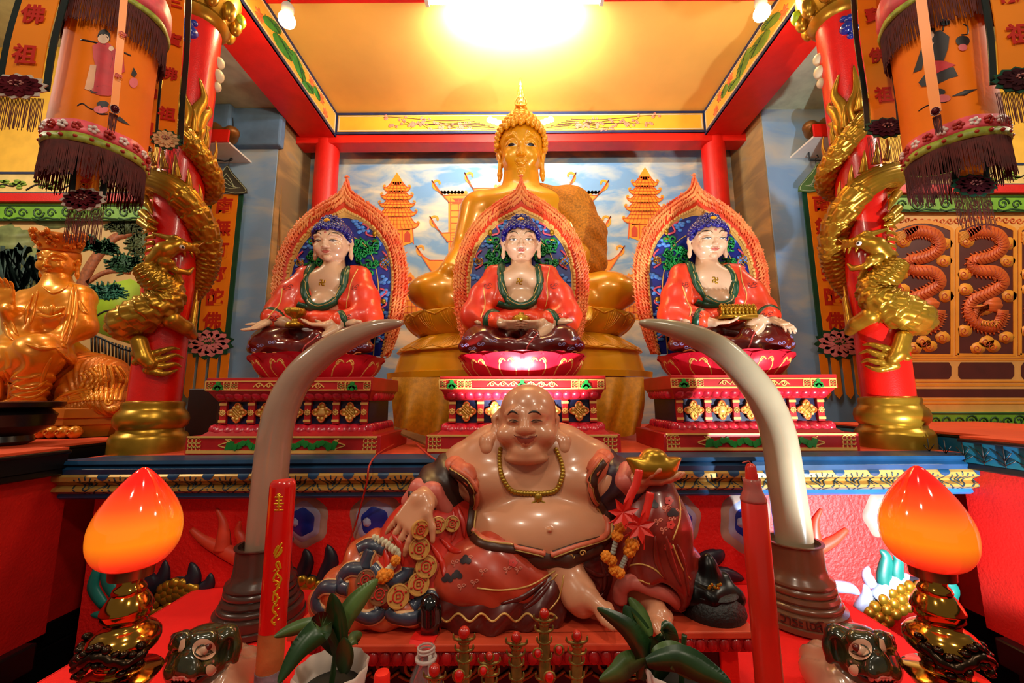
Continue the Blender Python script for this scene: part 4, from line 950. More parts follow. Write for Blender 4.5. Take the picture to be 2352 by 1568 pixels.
# ------------------------------------------------------------------ the three enthroned figures (built once in the middle figure's place)
X0 = .03; Y0 = 2.62; ZTH = zz(818, 2.5)
O0 = np.array([X0, Y0, ZTH])
def B(px, py, y): return W(px, py, y) - O0                 # pixel of the middle figure -> local coordinates
def build_halo():
    yh = 2.86; parts = {}
    ro = [(1318, 815), (1335, 760), (1346, 690), (1346, 620), (1328, 556), (1294, 505), (1252, 470), (1218, 448), (1203, 430), (1197, 408)]
    ri = [(1302, 815), (1307, 760), (1313, 690), (1312, 625), (1296, 570), (1268, 532), (1238, 510), (1216, 501), (1205, 498), (1197, 497)]
    o_ = smooth_path(ro, 8); i_ = smooth_path(ri, 8)
    o_ = np.concatenate([o_, (np.array([2394, 0]) + o_ * [-1, 1])[::-1][1:]]); i_ = np.concatenate([i_, (np.array([2394, 0]) + i_ * [-1, 1])[::-1][1:]])
    O = np.array([B(*q, yh) for q in o_]); I = np.array([B(*q, yh) for q in i_]); n = len(O)
    prof = [(0, .03), (0, -.01), (.12, -.03), (.4, -.045), (.72, -.035), (.95, -.012), (1, .0), (1, .03)]
    mb = MB(); V = np.concatenate([O + (I - O) * t + np.array([0, h, 0]) for t, h in prof]); m_ = len(prof)
    f = [(j * n + i, j * n + i + 1, ((j + 1) % m_) * n + i + 1, ((j + 1) % m_) * n + i) for j in range(m_) for i in range(n - 1)]
    f += [tuple(j * n for j in range(m_)), tuple(j * n + n - 1 for j in range(m_ - 1, -1, -1))]
    mb.add(V, f); parts['flame_border'] = (mb, FLAME)
    fl = MB(); yl = MB(); d = np.r_[0, np.cumsum(np.linalg.norm(np.diff(O, axis=0), axis=1))]
    for row, (t, ln, wd, h, ph) in enumerate(((-.02, .034, .011, -.012, 0), (.16, .036, .012, -.036, .5), (.36, .036, .012, -.046, 0), (.56, .034, .011, -.043, .5))):
        for s in np.arange(.0, d[-1], .0195):
            s_ = s + ph * .0195 + .006 * sin(s * 97 + row); i = np.searchsorted(d, s_)
            if i >= n - 1: continue
            c = O[i] + (I[i] - O[i]) * t + (0, h, 0); tg = O[i + 1] - O[i]; tg /= np.linalg.norm(tg); nn = O[i] - I[i]; nn /= np.linalg.norm(nn)
            wob = .35 * sin(s * 61 + row * 2); ln_ = ln * (1.35 + .25 * sin(s * 43 + row)); up = tg * (1 if i < n / 2 else -1) * .8 + nn * (.5 + wob); up /= np.linalg.norm(up)
            fl.tube(smooth_path([c - up * ln_ * .5 - nn * .004, c + nn * .006 + (0, -.006, 0), c + up * ln_ * .35 - nn * .003 + (0, -.004, 0), c + up * ln_ * .75 + nn * .006], 3), np.array([.35, .6, .8, .95, 1, .9, .7, .45, .2, .05])[:, None] * [wd * .7, wd * .72], 6, flat=(0, -1, 0))
    parts['flame'] = (fl, FLAMEL)
    yl = MB()
    for s in np.arange(0, d[-1], .034):
        i = min(np.searchsorted(d, s), n - 1); yl.ball(O[i] + (I[i] - O[i]) * .82 + (0, -.024, 0), (.014, .008, .014), None, 8, 5)
    V = np.concatenate([O + (I - O) * t + np.array([0, h, 0]) for t, h in ((.68, -.036), (.95, -.0145), (.99, -.006), (.99, .01), (.68, .01))])
    yl.add(V, [(j * n + i, j * n + i + 1, ((j + 1) % 5) * n + i + 1, ((j + 1) % 5) * n + i) for j in range(5) for i in range(n - 1)])
    parts['inner_band'] = (yl, FLAMEY)
    pn = MB().slab(I * .998 + np.array([0, .02, 0]), (0, -.018, 0)); parts['blue_panel'] = (pn, PANELB)
    Q = lambda x, y, h=.004: B(x, y, yh) + (0, -h, 0)
    ar = smooth_path([(1283, 815), (1285, 700), (1282, 640), (1262, 580), (1230, 548), (1197, 538)], 6); ar = np.concatenate([ar, (np.array([2394, 0]) + ar * [-1, 1])[::-1][1:]])
    gl = MB().tube([Q(x, y, .006) for x, y in ar], .004, 6); gl.tube(I + (0, -.002, 0), .004, 6); parts['gold_edge'] = (gl, GOLDL)
    cl = MB(); rb = MB(); gd = MB(); gr = MB(); dk = MB()
    rr = random.Random(5)
    for s in (-1, 1):
        X = lambda x: 1197 + s * (x - 1197)
        for x, y in ((1225, 512), (1240, 525), (1275, 560), (1296, 600), (1300, 640), (1292, 690), (1302, 720), (1298, 775), (1290, 740), (1300, 670)):
            for k in range(6): cl.ball(Q(X(x + rr.uniform(-11, 11)), y + rr.uniform(-8, 8), .003), (.019, .008, .013), None, 10, 6)
        for q in ([(1238, 512), (1252, 520), (1248, 535), (1268, 540), (1275, 530)], [(1288, 575), (1300, 590), (1285, 605), (1302, 618)], [(1288, 660), (1305, 668), (1290, 682), (1305, 695), (1292, 705)], [(1290, 745), (1304, 755), (1290, 768), (1302, 780)]):
            p = smooth_path([Q(X(x), y, .006) for x, y in q], 5); rb.tube(p, np.stack([np.full(len(p), .004), np.full(len(p), .008)], 1), 6, flat=(0, -1, 0))
        gd.ball(Q(X(1268), 535, .01), (.018, .01, .028), None, 8, 6).ball(Q(X(1268), 552, .01), (.025, .008, .008), None, 8, 5).tube([Q(X(1268), 515, .01), Q(X(1268), 530, .01)], .006, 6)
        if s < 0:
            gd.tube([Q(1101 + 8 * cos(t), 601 + 8 * sin(t), .01) for t in np.linspace(0, 2 * PI, 16)], .004, 5)
            for k in range(4): gd.tube([Q(1101 + 8 * cos(k * PI / 4), 601 + 8 * sin(k * PI / 4), .01), Q(1101 - 8 * cos(k * PI / 4), 601 - 8 * sin(k * PI / 4), .01)], .003, 5)
        else:
            for k in (-1, 0, 1):
                gd.tube([Q(1297 + k * 5 - 9, 601 + k * 5 + 9, .01), Q(1297 + k * 5 + 9, 601 + k * 5 - 9, .01)], .0035, 5); gd.tube([Q(1297 + k * 5 - 9, 601 - k * 5 - 9, .01), Q(1297 + k * 5 + 9, 601 - k * 5 + 9, .01)], .0035, 5)
        gd.ball(Q(X(1298), 690, .01), (.022, .01, .02), None, 8, 6).ball(Q(X(1298), 710, .01), (.016, .01, .012), None, 8, 5)
        for k in range(30):
            x = X(rr.uniform(1222, 1276)); y = rr.uniform(552, 640); gr.tube([Q(a, b, .008) for a, b in spiral(x, y, rr.uniform(7, 12), 1.1, rr.choice((-1, 1)), rr.uniform(0, 6))], .008, 6)
        for k in range(14):
            x = X(rr.uniform(1252, 1280)); y = rr.uniform(630, 780); (dk if k % 2 else gd).tube([Q(a, b, .008) for a, b in spiral(x, y, rr.uniform(6, 10), 1.0, rr.choice((-1, 1)), rr.uniform(0, 6))], .004, 5)
        rb.ball(Q(X(1254), 638, .01), (.03, .012, .025), None, 10, 6)
    for nm, b_, m_ in (('cloud', cl, CLOUDB), ('ribbon', rb, RIBP), ('emblem', gd, GOLD), ('green_scroll', gr, PANELG), ('blue_wave', dk, CLOUDB)): parts[nm] = (b_, m_)
    return parts
HALO = build_halo()
def throne():
    rx0, ry0 = .335, .27; mb = MB(); lines = MB(); N = 11; H = ZTH - zz(866, 2.42)
    for layer in (0, 1):
        for i in range(N):
            a0 = (i + .5 * layer) * 2 * PI / N + PI / 2 / 1 ; V = []; nu, nv = 11, 10
            for v in np.linspace(0, 1, nv):
                for u in np.linspace(-1, 1, nu):
                    da = u * PI / N * 1.12; w_ = 1 - .12 * max(0, v - .55) ** 2
                    bul = .03 * (1 - u * u) * sin(PI * min(v * 1.1, 1)) + (.012 if layer == 0 else 0)
                    e = .315 + .082 * v ** .85 + bul * .6 + .016 * max(0, v - .75) / .25; e2 = .25 + .082 * v ** .85 + bul * .6 + .016 * max(0, v - .75) / .25
                    hh = (v * (1.04 - .14 * abs(u) ** 2.2) + (.06 * v if layer else 0)) * H
                    V.append((e * cos(a0 + da * w_), e2 * sin(a0 + da * w_), -H + hh))
            mb.add(V, [(r * nu + c, r * nu + c + 1, (r + 1) * nu + c + 1, (r + 1) * nu + c) for r in range(nv - 1) for c in range(nu - 1)])
    mb.lathe([(.3, -H), (.315, -H + .01), (.33, -H + .05), (.375, -H * .3), (.38, -.012)], (0, 0, 0), 48, 1, .8)
    sk = Skin((mb.arr(), mb.f))
    for i in range(N):
        a0 = i * 2 * PI / N + PI / 2
        def src(s, q, a0=a0): 
            a = a0 + q[0]; d = np.array([cos(a), sin(a), 0]); return s.hit(np.array([1.2 * d[0], 1.2 * d[1], q[1]]), -d)
        for sg in (-1, 1):
            sk.strokes(lines, [[(sg * .02, -H * .35), (sg * .05, -H * .25), (sg * .1, -H * .22), (sg * .135, -H * .35), (sg * .12, -H * .42), (sg * .095, -H * .36)], [(sg * .05, -H * .25), (sg * .11, -H * .35), (sg * .16, -H * .65), (sg * .15, -H * .95)]], .0045, .002, src)
    top = MB().lathe([(.36, -.012), (.385, -.005), (.37, .008), (.3, .012)], (0, 0, 0), 40, 1, .8)
    return mb, lines, top
THR = throne()

def buddha_parts(kind):
    """local meshes: kind 'm' hands joined in the lap, 'l' hand held out over the knee, 'r' hand resting palm down"""
    P = []; hs = .83 * 83 / 83 * M(83 / .83, 2.72) * 1.0; hs = M(83, 2.72); hc = B(1197, 595, 2.72) + (0, 0, .5 * hs)
    T = lambda v: ((v * (1.1, 1.03, 1)) @ rotx(R(15)).T) * hs * 1.06 + hc + (0, -.03, -.01)
    S = SDF(); k = .02
    c = lambda x, y, d: B(x, y, d)
    # chest, neck, arms, joined as one skin body
    S.ell(c(1197, 655, 2.70), (.15, .085, .15), None, .04).ell(c(1170, 648, 2.67), (.08, .04, .07), None, .05).ell(c(1224, 648, 2.67), (.08, .04, .07), None, .05)
    S.cap(c(1197, 600, 2.74), c(1197, 640, 2.72), .07, .09, .03).cap(c(1150, 630, 2.73), c(1244, 630, 2.73), .05, .05, .03)
    S.ell(c(1197, 700, 2.66), (.12, .09, .10), None, .04)
    sl = SDF(); kk = .03
    rh = {}
    for s in (-1, 1):
        X = lambda x: 1197 + s * (x - 1197)
        out_ = (kind == 'l' and s < 0) or (kind == 'r' and s > 0)
        sh = c(X(1258), 640, 2.72); 
        if out_: el = c(X(1290), 715, 2.62); wr = c(X(1293), 738, 2.46)
        else: el = c(X(1300), 725, 2.62); wr = c(X(1238), 744, 2.46)
        S.chain([sh, el, wr], [.045, .04, .026], .02)
        sl.chain([sh + (0, .02, 0), (sh + el) / 2 + np.array([s * .015, 0, 0]), el, el + (wr - el) * .62], [.085, .095, .10, .072], kk)
        sl.chain([el + (0, 0, -.02), el + (wr - el) * .5 + np.array([0, .03, -.05])], [.09, .05], kk)
        rh[s] = (wr, out_)
        S2 = S
        if out_:
            if kind == 'l': hand(S, wr, (s * .35, -.75, -.55), (-s * .15, .5, -.8), .165, s, .16, .1, .75)
            else: hand(S, wr, (s * .3, -.8, -.5), (0, -.5, .8), .165, s * -1, .3, .1, .5)
        elif kind == 'm': hand(S, wr, (-s * .95, -.25, -.1), (s * .1, -.7, -.65), .15, -s, .3, .04, .45)
        else: hand(S, wr, (-s * .95, -.3, .02), (0, .25, -.95), .16, -s, .25, .05, .8)
    # the upturned soles of the crossed legs
    foot(S, c(1245, 756, 2.5), (1, .06, .28), (0, -.45, 1), .2, 1); foot(S, c(1150, 752, 2.52), (-1, .06, .2), (0, -.45, 1), .2, 1)
    S.cap(c(1235, 775, 2.44), c(1262, 757, 2.48), .035, .04, .02)
    body = S.mesh(.0055)
    hv = T(HV); P.append(('body', join((hv, HF), body), SKINM))
    HS = Skin(body, (hv, HF))
    # robe
    Rb = sl; Rb.ell(c(1197, 690, 2.72), (.2, .115, .19), None, .05).ell(c(1197, 738, 2.66), (.22, .15, .08), None, .05)
    Rb.chain([c(1135, 628, 2.75), c(1259, 628, 2.75)], [.06, .06], .04)
    for s in (-1, 1): Rb.cap(c(1197 + s * 42, 625, 2.74), c(1197 + s * 48, 690, 2.63), .05, .045, .03)
    # the open neckline shows the chest
    Rb.ell(c(1197, 640, 2.56), (.115, .14, .195), None, .02, 's').ell(c(1197, 600, 2.68), (.12, .16, .10), None, .02, 's')
    def folds(x, y, z): return .004 * np.sin(70 * x + 18 * z + 14 * np.sin(6 * z)) * np.clip((.45 - z) * 4, 0, 1) + 0 * y
    robe = Rb.mesh(.0062, folds); P.append(('robe', robe, ROBE))
    RS = Skin(robe, body)
    col = MB(); cs = lambda s, q: s.hit(CAM - O0, ray(*q))
    nk = smooth_path([(1152, 602), (1150, 640), (1156, 670), (1170, 692), (1195, 703), (1222, 694), (1236, 668), (1240, 640), (1232, 604)], 6)
    RS.strokes(col, [nk], .030, .017, cs, n=1); RS.strokes(col, [[(1143, 696), (1160, 702), (1195, 704)]], .026, .016, cs)
    P.append(('collar', (col.arr(), col.f), COLLAR))
    ln = MB(); RS.strokes(ln, [[(x + (1.5 if x < 1197 else -1.5), y - 3) for x, y in nk]], .0035, .019, cs, n=1)
    RS.strokes(ln, [[(1262, 615), (1256, 650), (1258, 680), (1248, 720)], [(1110, 660), (1114, 700), (1104, 730)]], .004, .005, cs)
    P.append(('robe_trim', (ln.arr(), ln.f), GOLDL))
    # printed flowers on the sleeves
    fl = MB()
    for x, y in ((1116, 726), (1280, 724), (1120, 655), (1272, 655)):
        RS.strokes(fl, [spiral(x - 5, y, 5, 1, 1), spiral(x + 5, y, 5, 1, -1), [(x - 8, y + 5), (x, y + 8), (x + 8, y + 5)]], .0025, .002, cs)
    P.append(('robe_flower', (fl.arr(), fl.f), mat('robe_flower_maroon', '#7a1a20', .4)))
    for s in (-1, 1):   # cuffs
        wr, o = rh[s]; el = c(1197 + s * (93 if o else 103), 715 if o else 725, 2.62); d = wr - el
        p0 = el + d * .58; P.append(('cuff', (lambda q: (q.arr(), q.f))(MB().tube([p0, p0 + d * .1, p0 + d * .16], [.078, .074, .06], 24)), COLLAR))
    # legs under the maroon skirt
    L_ = SDF()
    for s in (-1, 1):
        X = lambda x: 1197 + s * (x - 1197)
        L_.chain([c(X(1225), 770, 2.64), c(X(1290), 780, 2.52)], [.1, .10], .04).ell(c(X(1285), 786, 2.50), (.135, .12, .078), None, .04)
        L_.chain([c(X(1290), 790, 2.46), c(X(1225), 798, 2.42), c(1197, 800, 2.41)], [.065, .055, .045], .03)
        L_.chain([c(X(1330), 795, 2.5), c(X(1300), 806, 2.44), c(1197, 808, 2.40)], [.035, .03, .028], .02)
    L_.cap(c(1225, 770, 2.44), c(1180, 806, 2.40), .045, .03, .02)
    def f2(x, y, z): return .0035 * np.sin(55 * z + 22 * np.abs(x) + 3 * np.sin(9 * x)) + 0 * y
    legs = L_.mesh(.0062, f2); P.append(('skirt', legs, MAROON))
    LS = Skin(legs); sp = MB(); sw = MB()
    for s in (-1, 1):
        X = lambda x: 1197 + s * (x - 1197)
        for x, y in ((1325, 775), (1328, 792), (1262, 782), (1290, 790), (1310, 800)):
            LS.strokes(sp if (x + y) % 2 else sw, [spiral(X(x) - 4, y, 4.5, 1.1, 1), spiral(X(x) + 5, y + 1, 4.5, 1.1, -1)], .0028, .002, cs)
    LS.strokes(sp, [[(1235, 765), (1215, 790), (1208, 806)]], .005, .003, cs)
    P.append(('skirt_scroll', (sp.arr(), sp.f), mat('scroll_red', '#c83a3a', .35))); P.append(('skirt_scroll', (sw.arr(), sw.f), mat('scroll_lilac', '#8a82b8', .35)))
    hem = MB(); LS.strokes(hem, [[(1070 + i * 6.5, 809 + (2.5 if i % 4 < 2 else -2)) for i in range(40)]], .005, .004, cs); P.append(('hem', (hem.arr(), hem.f), mat('hem_orange', '#e07a3c', .4)))
    # face
    P.append(('hair', (lambda q: (T(q.arr()), q.f))(curls()), HAIRB)); P.append(('hair_jewel', (lambda q: (T(q.arr()), q.f))(MB().ball((0, -.215, .56), (.085, .05, .06), None, 14, 10)), JEWEL))
    P.append(('brow', (T(FINK.arr()), FINK.f), INK)); P.append(('lips', (T(FLIP.arr()), FLIP.f), LIP)); P.append(('eye', (T(FWH.arr()), FWH.f), WHITE)); P.append(('pupil', (T(FPU.arr()), FPU.f), INK))
    um = MB(); h, n_ = hsrc(HSK, (0, .24)); um.ball(h, (.028, .015, .028), None, 10, 8); P.append(('forehead_dot', (T(um.arr()), um.f), LIP if kind != 'm' else SKINM))
    mj = MB(); sw_ = [[(0, -6), (0, 6)], [(-6, 0), (6, 0)], [(0, -6), (-6, -6)], [(6, 0), (6, -6)], [(0, 6), (6, 6)], [(-6, 0), (-6, 6)]]
    HS.strokes(mj, [[(1193 + a, 646 + b), (1193 + c_, 646 + d)] for (a, b), (c_, d) in sw_], .0055, .003, cs); P.append(('chest_emblem', (mj.arr(), mj.f), GOLD))
    # what the figure carries
    g = MB(); q = c(1197, 738, 2.46)
    if kind == 'm':
        g.lathe([(.02, -.01), (.045, 0), (.055, .02), (.045, .035), (.02, .04), (.015, .055)], q + (0, -.0, .0), 20, mod=lambda th, i: 1 + .08 * np.cos(8 * th)); P.append(('gold_bowl', (g.arr(), g.f), GOLD))
    elif kind == 'l':
        q = c(1165, 738, 2.46); g.lathe([(.05, -.03), (.055, -.01), (.02, .01), (.018, .03), (.05, .05), (.062, .075), (.05, .09), (.02, .085)], q, 24, mod=lambda th, i: 1 + (.1 * np.cos(8 * th) if i > 3 else 0)); P.append(('gold_lotus_cup', (g.arr(), g.f), GOLD))
    else:
        q = c(1205, 735, 2.45); g.box(q + (0, 0, .01), (.22, .09, .02))
        for i in range(9): g.box(q + (-.1 + i * .025, -.02, .045), (.012, .05, .05)); g.ball(q + (-.1 + i * .025, -.02, .078), (.012, .015, .014), None, 8, 6)
        g.box(q + (0, 0, .06), (.2, .06, .02)); P.append(('gold_pagoda', (g.arr(), g.f), GOLD))
    return P
def statue(kind, dx, dy, label, name='seated_buddha_statue'):
    t = thing(name, label, 'statue', O0 + np.array([dx, dy, 0]), 'seated figures in red robes on lotus thrones')
    obs = {}
    for nm, (v, f), mt in buddha_parts(kind):
        par = obs.get('body', t) if nm in ('brow', 'lips', 'eye', 'pupil', 'forehead_dot', 'chest_emblem', 'hair_jewel') else obs.get('robe', t) if nm in ('collar', 'robe_trim', 'robe_flower', 'cuff') else obs.get('skirt', t) if nm in ('skirt_scroll', 'hem') else t
        ORG.setdefault(par.name, ORG[t.name]); obs.setdefault(nm, mk(nm, v, f if isinstance(f, list) else f.tolist(), mt, par, True, local=True)) if nm not in ('skirt_scroll', 'cuff') else mk(nm, v, f, mt, par, True, local=True)
    h = None
    for nm, (mb, mt) in HALO.items():
        o = mk(nm if nm != 'flame_border' else 'halo', mb.arr(), mb.f, mt, h or t, True, local=True, angle=50)
        if h is None: h = o
    th = mk('lotus_throne', THR[0].arr(), THR[0].f, LOTUSR, t, True, local=True); mk('gold_scroll', THR[1].arr(), THR[1].f, GOLDL, th, True, local=True); mk('seat_pad', THR[2].arr(), THR[2].f, DGREEN, th, True, local=True)
    return t
DXL, DXR = -1.335, 1.325
statue('m', 0, 0, 'red-robed statue in the middle, both hands joined in its lap before a flame halo')
statue('l', DXL, 0, 'red-robed statue holding a gold lotus cup, open hand held out over its knee')
statue('r', DXR, 0, 'red-robed statue holding a gold pagoda, one hand resting palm down on its knee')

# ------------------------------------------------------------------ carved pedestals
def pedestal():
    t = thing('carved_pedestal', 'red carved pedestal with gold medallions under the middle statue, behind the smiling statue', 'pedestal', (X0, 2.3, ZA), 'carved red pedestals')
    yf = 2.27; cx = 1199.; D0 = 2.80
    def lev(py, y): return zz(py, y)
    zb0, zb1 = ZA, lev(998, yf)
    hw = lambda px, y: M(px, y)
    MB().span((X0 - hw(219, yf), yf, zb0), (X0 + hw(219, yf), D0, zb1)).build('base_slab', PEDR, t, False, bevel=.004)
    g = MB()
    for a, b in ((999, 1003), (1033, 1040)): g.line([(982, a + 1), (1418, a + 1)], yf - .001, b - a, .006)
    def lattice(x0, x1, y0, y1, y):
        nn = max(2, int((x1 - x0) / 8))
        for i in range(nn):
            x = x0 + (x1 - x0) * (i + .5) / nn
            for j in range(3): g.line(ring(x, y0 + (y1 - y0) * (j + .5) / 3, (x1 - x0) / nn * .62, (y1 - y0) * .2, 9, 0, 2 * PI), y, 1.7, .004)
    lattice(985, 1012, 1004, 1033, yf); lattice(1388, 1416, 1004, 1033, yf)
    for s in (-1, 1):
        X = lambda x: 1200 + s * (x - 1200)
        g.line(smooth_path([(X(1330), 1005), (X(1322), 1010), (X(1332), 1014), (X(1345), 1019), (X(1332), 1024), (X(1322), 1028), (X(1332), 1032)], 4), yf, 2.4, .005)
        g.line([(a, b) for a, b in spiral(X(1322), 1009, 5, 1.2, s)], yf, 1.8, .005); g.line([(a, b) for a, b in spiral(X(1322), 1029, 5, 1.2, s)], yf, 1.8, .005)
    gr = MB(); rr = random.Random(2)
    gp = []
    for i in range(26):
        x = 1085 + i * 9; dome2 = [(x + 7 * cos(a) * rr.uniform(.7, 1.2), 1018 + 8 * sin(i * 1.3) * .6 + 8 * sin(a) * rr.uniform(.7, 1.2)) for a in np.linspace(0, 2 * PI, 10, endpoint=False)]; gr.wall(dome2, yf, .007 + .004 * (i % 2))
    gr.wall([(1075, 1012), (1090, 1010), (1090, 1028), (1070, 1030)], yf, .008).wall([(1318, 1008), (1330, 1012), (1322, 1030), (1310, 1026)], yf, .008)
    # lower petal band
    y1 = yf + .03; w0, w1 = hw(195, y1), hw(168, y1); ya = yf + .03; za, zb = zb1, lev(970, yf + .1)
    MB().frustum(za, zb, (X0 - w0, X0 + w0, ya, D0 - .02), (X0 - w1, X0 + w1, yf + .1, D0 - .08)).build('lower_petal_core', PEDR, t, False)
    pb = MB()
    def petals(mb, za, zb, hw0, hw1, ya, yb, n, flip=1):
        for i in range(n):
            u = (i + .5) / n * 2 - 1; zc = (za + zb) / 2; hwm = (hw0 + hw1) / 2
            mb.ball((X0 + u * hwm * .97, (ya + yb) / 2 + .012, zc), (hwm / n * 1.22, .022, abs(zb - za) * .58), rotx(math.atan2(yb - ya, zb - za) * -1), 10, 8)
        m_ = 10
        for s in (-1, 1):
            for i in range(m_):
                mb.ball((X0 + s * (hwm - .01), ya + .05 + (D0 - ya - .1) * i / m_, zc), (.03, .03, abs(zb - za) * .55), roty(s * .45 * flip), 8, 6)
    petals(pb, za, zb, w0, w1, ya, yf + .1, 15); pb.build('lower_petal', PEDP, t)
    # waist with navy panels, red posts and medallions
    yw = yf + .1; zw0, zw1 = zb, lev(918, yw); hwW = hw(167, yw)
    MB().span((X0 - hwW, yw, zw0), (X0 + hwW, D0 - .08, zw1)).build('waist', PEDN, t, False)
    post = []; 
    for i in range(6):
        x = X0 - hwW + .022 + (2 * hwW - .044) * i / 5
        pp = MB().span((x - .019, yw - .02, zw0), (x + .019, yw + .02, zw1)).build('post', PEDR, t, False, bevel=.003)
        zc = (zw0 + zw1) / 2
        for e in (zw0 + .018, zw1 - .016): MB().span((x - .0205, yw - .023, e - .007), (x + .0205, yw - .018, e + .007)).build('post_cap', GOLDL, pp, False)
        q = MB(); q.tube([(x + .014 * cos(a), yw - .022, zc + .014 * sin(a)) for a in np.linspace(0, 2 * PI, 13)], .0028, 5)
        for a in range(4): q.tube([(x + .02 * cos(a * PI / 4), yw - .022, zc + .02 * sin(a * PI / 4)), (x - .02 * cos(a * PI / 4), yw - .022, zc - .02 * sin(a * PI / 4))], .0022, 5)
        q.build('wheel_emblem', GOLDL, pp)
    for i in range(5):
        x = X0 - hwW + .022 + (2 * hwW - .044) * (i + .5) / 5; zc = (zw0 + zw1) / 2; r0 = .043
        q = MB(); poly = [(x + (r0 + .012 * cos(4 * a)) * cos(a), zc + (r0 + .012 * cos(4 * a)) * sin(a)) for a in np.linspace(0, 2 * PI, 40, endpoint=False)]
        md = MB().slab([(a, yw, b) for a, b in poly], (0, -.018, 0)).build('medallion', mat('medallion_gold', '#c9952e', .35, .5, var=.15), t, False)
        q.tube([(a, yw - .018, b) for a, b in poly + poly[:1]], .005, 6); q.build('medallion_rim', mat('medallion_rim', '#d0601e', .4), md)
        q = MB(); q.lathe([(.02, -.02), (.024, 0), (.012, .015), (.018, .025)], (x, yw - .018, zc), 12, 1, .4) if i % 2 else q.tube([(x + a * .004, yw - .02, zc + b * .004) for a, b in ((-6, -6), (6, 6), (6, -2), (-2, 6), (-6, 2), (2, -6), (6, -6), (-6, 6))], .0028, 5)
        for a in range(9): q.ball((x + .036 * cos(a * .7), yw - .02, zc + .036 * sin(a * .7)), (.009, .006, .009), None, 7, 5)
        q.build('medallion_relief', GOLDL, md)
    # upper petal band and top slab
    yt = yf + .03; zu0, zu1 = zw1, lev(895, yt); w2, w3 = hw(170, yw), hw(186, yt)
    MB().frustum(zu0, zu1, (X0 - w2, X0 + w2, yw - .02, D0 - .06), (X0 - w3, X0 + w3, yt, D0 - .02)).build('upper_petal_core', PEDR, t, False)
    pb = MB(); petals(pb, zu0, zu1, w2, w3, yw - .01, yt - .01, 17, -1); pb.build('upper_petal', PEDP, t)
    zt0, zt1 = zu1, ZTH - (ZTH - zz(866, 2.42)); wt = hw(190, yt - .01)
    MB().span((X0 - wt, yt - .01, zt0), (X0 + wt, D0 - .01, zt1)).build('top_slab', PEDR, t, False, bevel=.003)
    yq = yt - .01
    for a, b in ((1009, 1066), (1068, 1328), (1330, 1387)):
        g.line([(a, 872), (b, 872), (b, 892), (a, 892), (a, 872)], yq, 2.6, .005)
    for x in (1017, 1058, 1075, 1320, 1338, 1380): lattice(x - 7, x + 7, 874, 890, yq)
    for s in (-1, 1):
        for k in range(3): x = 1199 + s * (20 + k * 24); g.line(spiral(x, 882, 7, 1.2, s), yq, 2, .005); g.line(smooth_path([(x - 12, 886), (x, 876), (x + 14, 886)], 3), yq, 1.8, .005)
    for x in (1038, 1199, 1346):
        for dx, dy, r_ in ((0, -5, 5), (-5, 2, 5), (5, 2, 5), (0, 6, 7), (-8, 7, 4), (8, 7, 4)): gr.wall(ring(x + dx, 882 + dy, r_, r_ * .9, 10), yq, .008)
    g.build('gold_line', GOLDL, t, False); gr.build('green_scroll', GREEN, t, False)
    return t
pd = pedestal()
for dx, lab in ((DXL, 'red carved pedestal with gold medallions under the statue with the lotus cup'), (DXR, 'red carved pedestal with gold medallions under the statue with the gold pagoda')):
    c = copy_tree(pd); c.location.x += dx; c['label'] = lab
# ================================================================== large gold statue behind
GB = mat('gilded_surface', '#f4a814', .3, .15, var=.05, scale=4, coat=.5); GBD = mat('gilded_carved', '#eca41a', .32, .18, var=.12, scale=7)
YG = 3.55
t = thing('gold_buddha_statue', 'very large gold statue with a flame topknot, seated before the painted temple', 'statue', (0, YG, ZA))
hs = M(149, YG); hc = W(1197, 411, YG) + (0, 0, .5 * hs)
def Tg(v): v = v * (.80, .85, 1.0) @ rotx(R(13)).T; return v * hs + hc + (0, -.05, -.06)
MBh = lambda v, f, nm, mt, p: mk(nm, v, f, mt, p, True)
S = SDF(); k = .05; c = lambda x, y, d=YG: W(x, y, d)
S.chain([c(1197, 395), c(1197, 450)], [.165, .19], .05)
S.ell(c(1200, 560, YG + .05), (.46, .28, .52), None, .08).chain([c(1105, 485, YG + .05), c(1290, 485, YG + .05)], [.19, .19], .1)
S.ell(c(1200, 480, YG), (.48, .24, .16), None, .1).ell(c(1200, 660, YG), (.42, .3, .35), None, .08)
S.chain([c(1098, 490, YG), c(1072, 580, YG - .05), c(1035, 625, YG - .32)], [.17, .14, .1], .05)
S.chain([c(1300, 490, YG), c(1330, 590, YG - .05), c(1250, 680, YG - .35)], [.17, .14, .1], .05)
hand(S, c(1030, 632, YG - .36), (-.05, -.15, -1), (-.1, -1, .1), .30, 1, .04, .03, .3, k=.008)
for s in (-1, 1):
    X = lambda x: 1202 + s * (x - 1202)
    S.chain([c(X(1240), 690, YG - .05), c(X(1390), 668, YG - .22)], [.2, .165], .06).ell(c(X(1400), 672, YG - .22), (.25, .22, .165), None, .06)
    S.chain([c(X(1400), 692, YG - .25), c(X(1300), 700, YG - .36), c(X(1202), 705, YG - .38)], [.12, .1, .1], .05)
v, f = S.mesh(.014); hv = Tg(HV); V, Fc = join((v, f), (hv, HF))
body = mk('body', V, Fc, GB, t, True)
GSK = Skin((V, Fc))
mk('hair_curls', Tg(curls(430, .050, True).arr() * (1.12, 1.05, 1)), curls(430, .050, True).f, GB, t, True)
fin = MB()
for i in range(7):     # flame topknot: nested pointed leaves
    zq = .70 + .085 * i; rr = .175 * (1 - i / 8.5)
    fin.lathe([(rr * .9, zq), (rr * 1.05, zq + .04), (rr * .75, zq + .12), (rr * .4, zq + .19)], (0, .05, 0), 20, 1, .8, mod=lambda th, q: 1 + .14 * np.cos(6 * th + q))
fin.tube([(0, .05, .9), (0, .05, 1.25), (0, .05, 1.38)], [.09, .045, .006], 12)
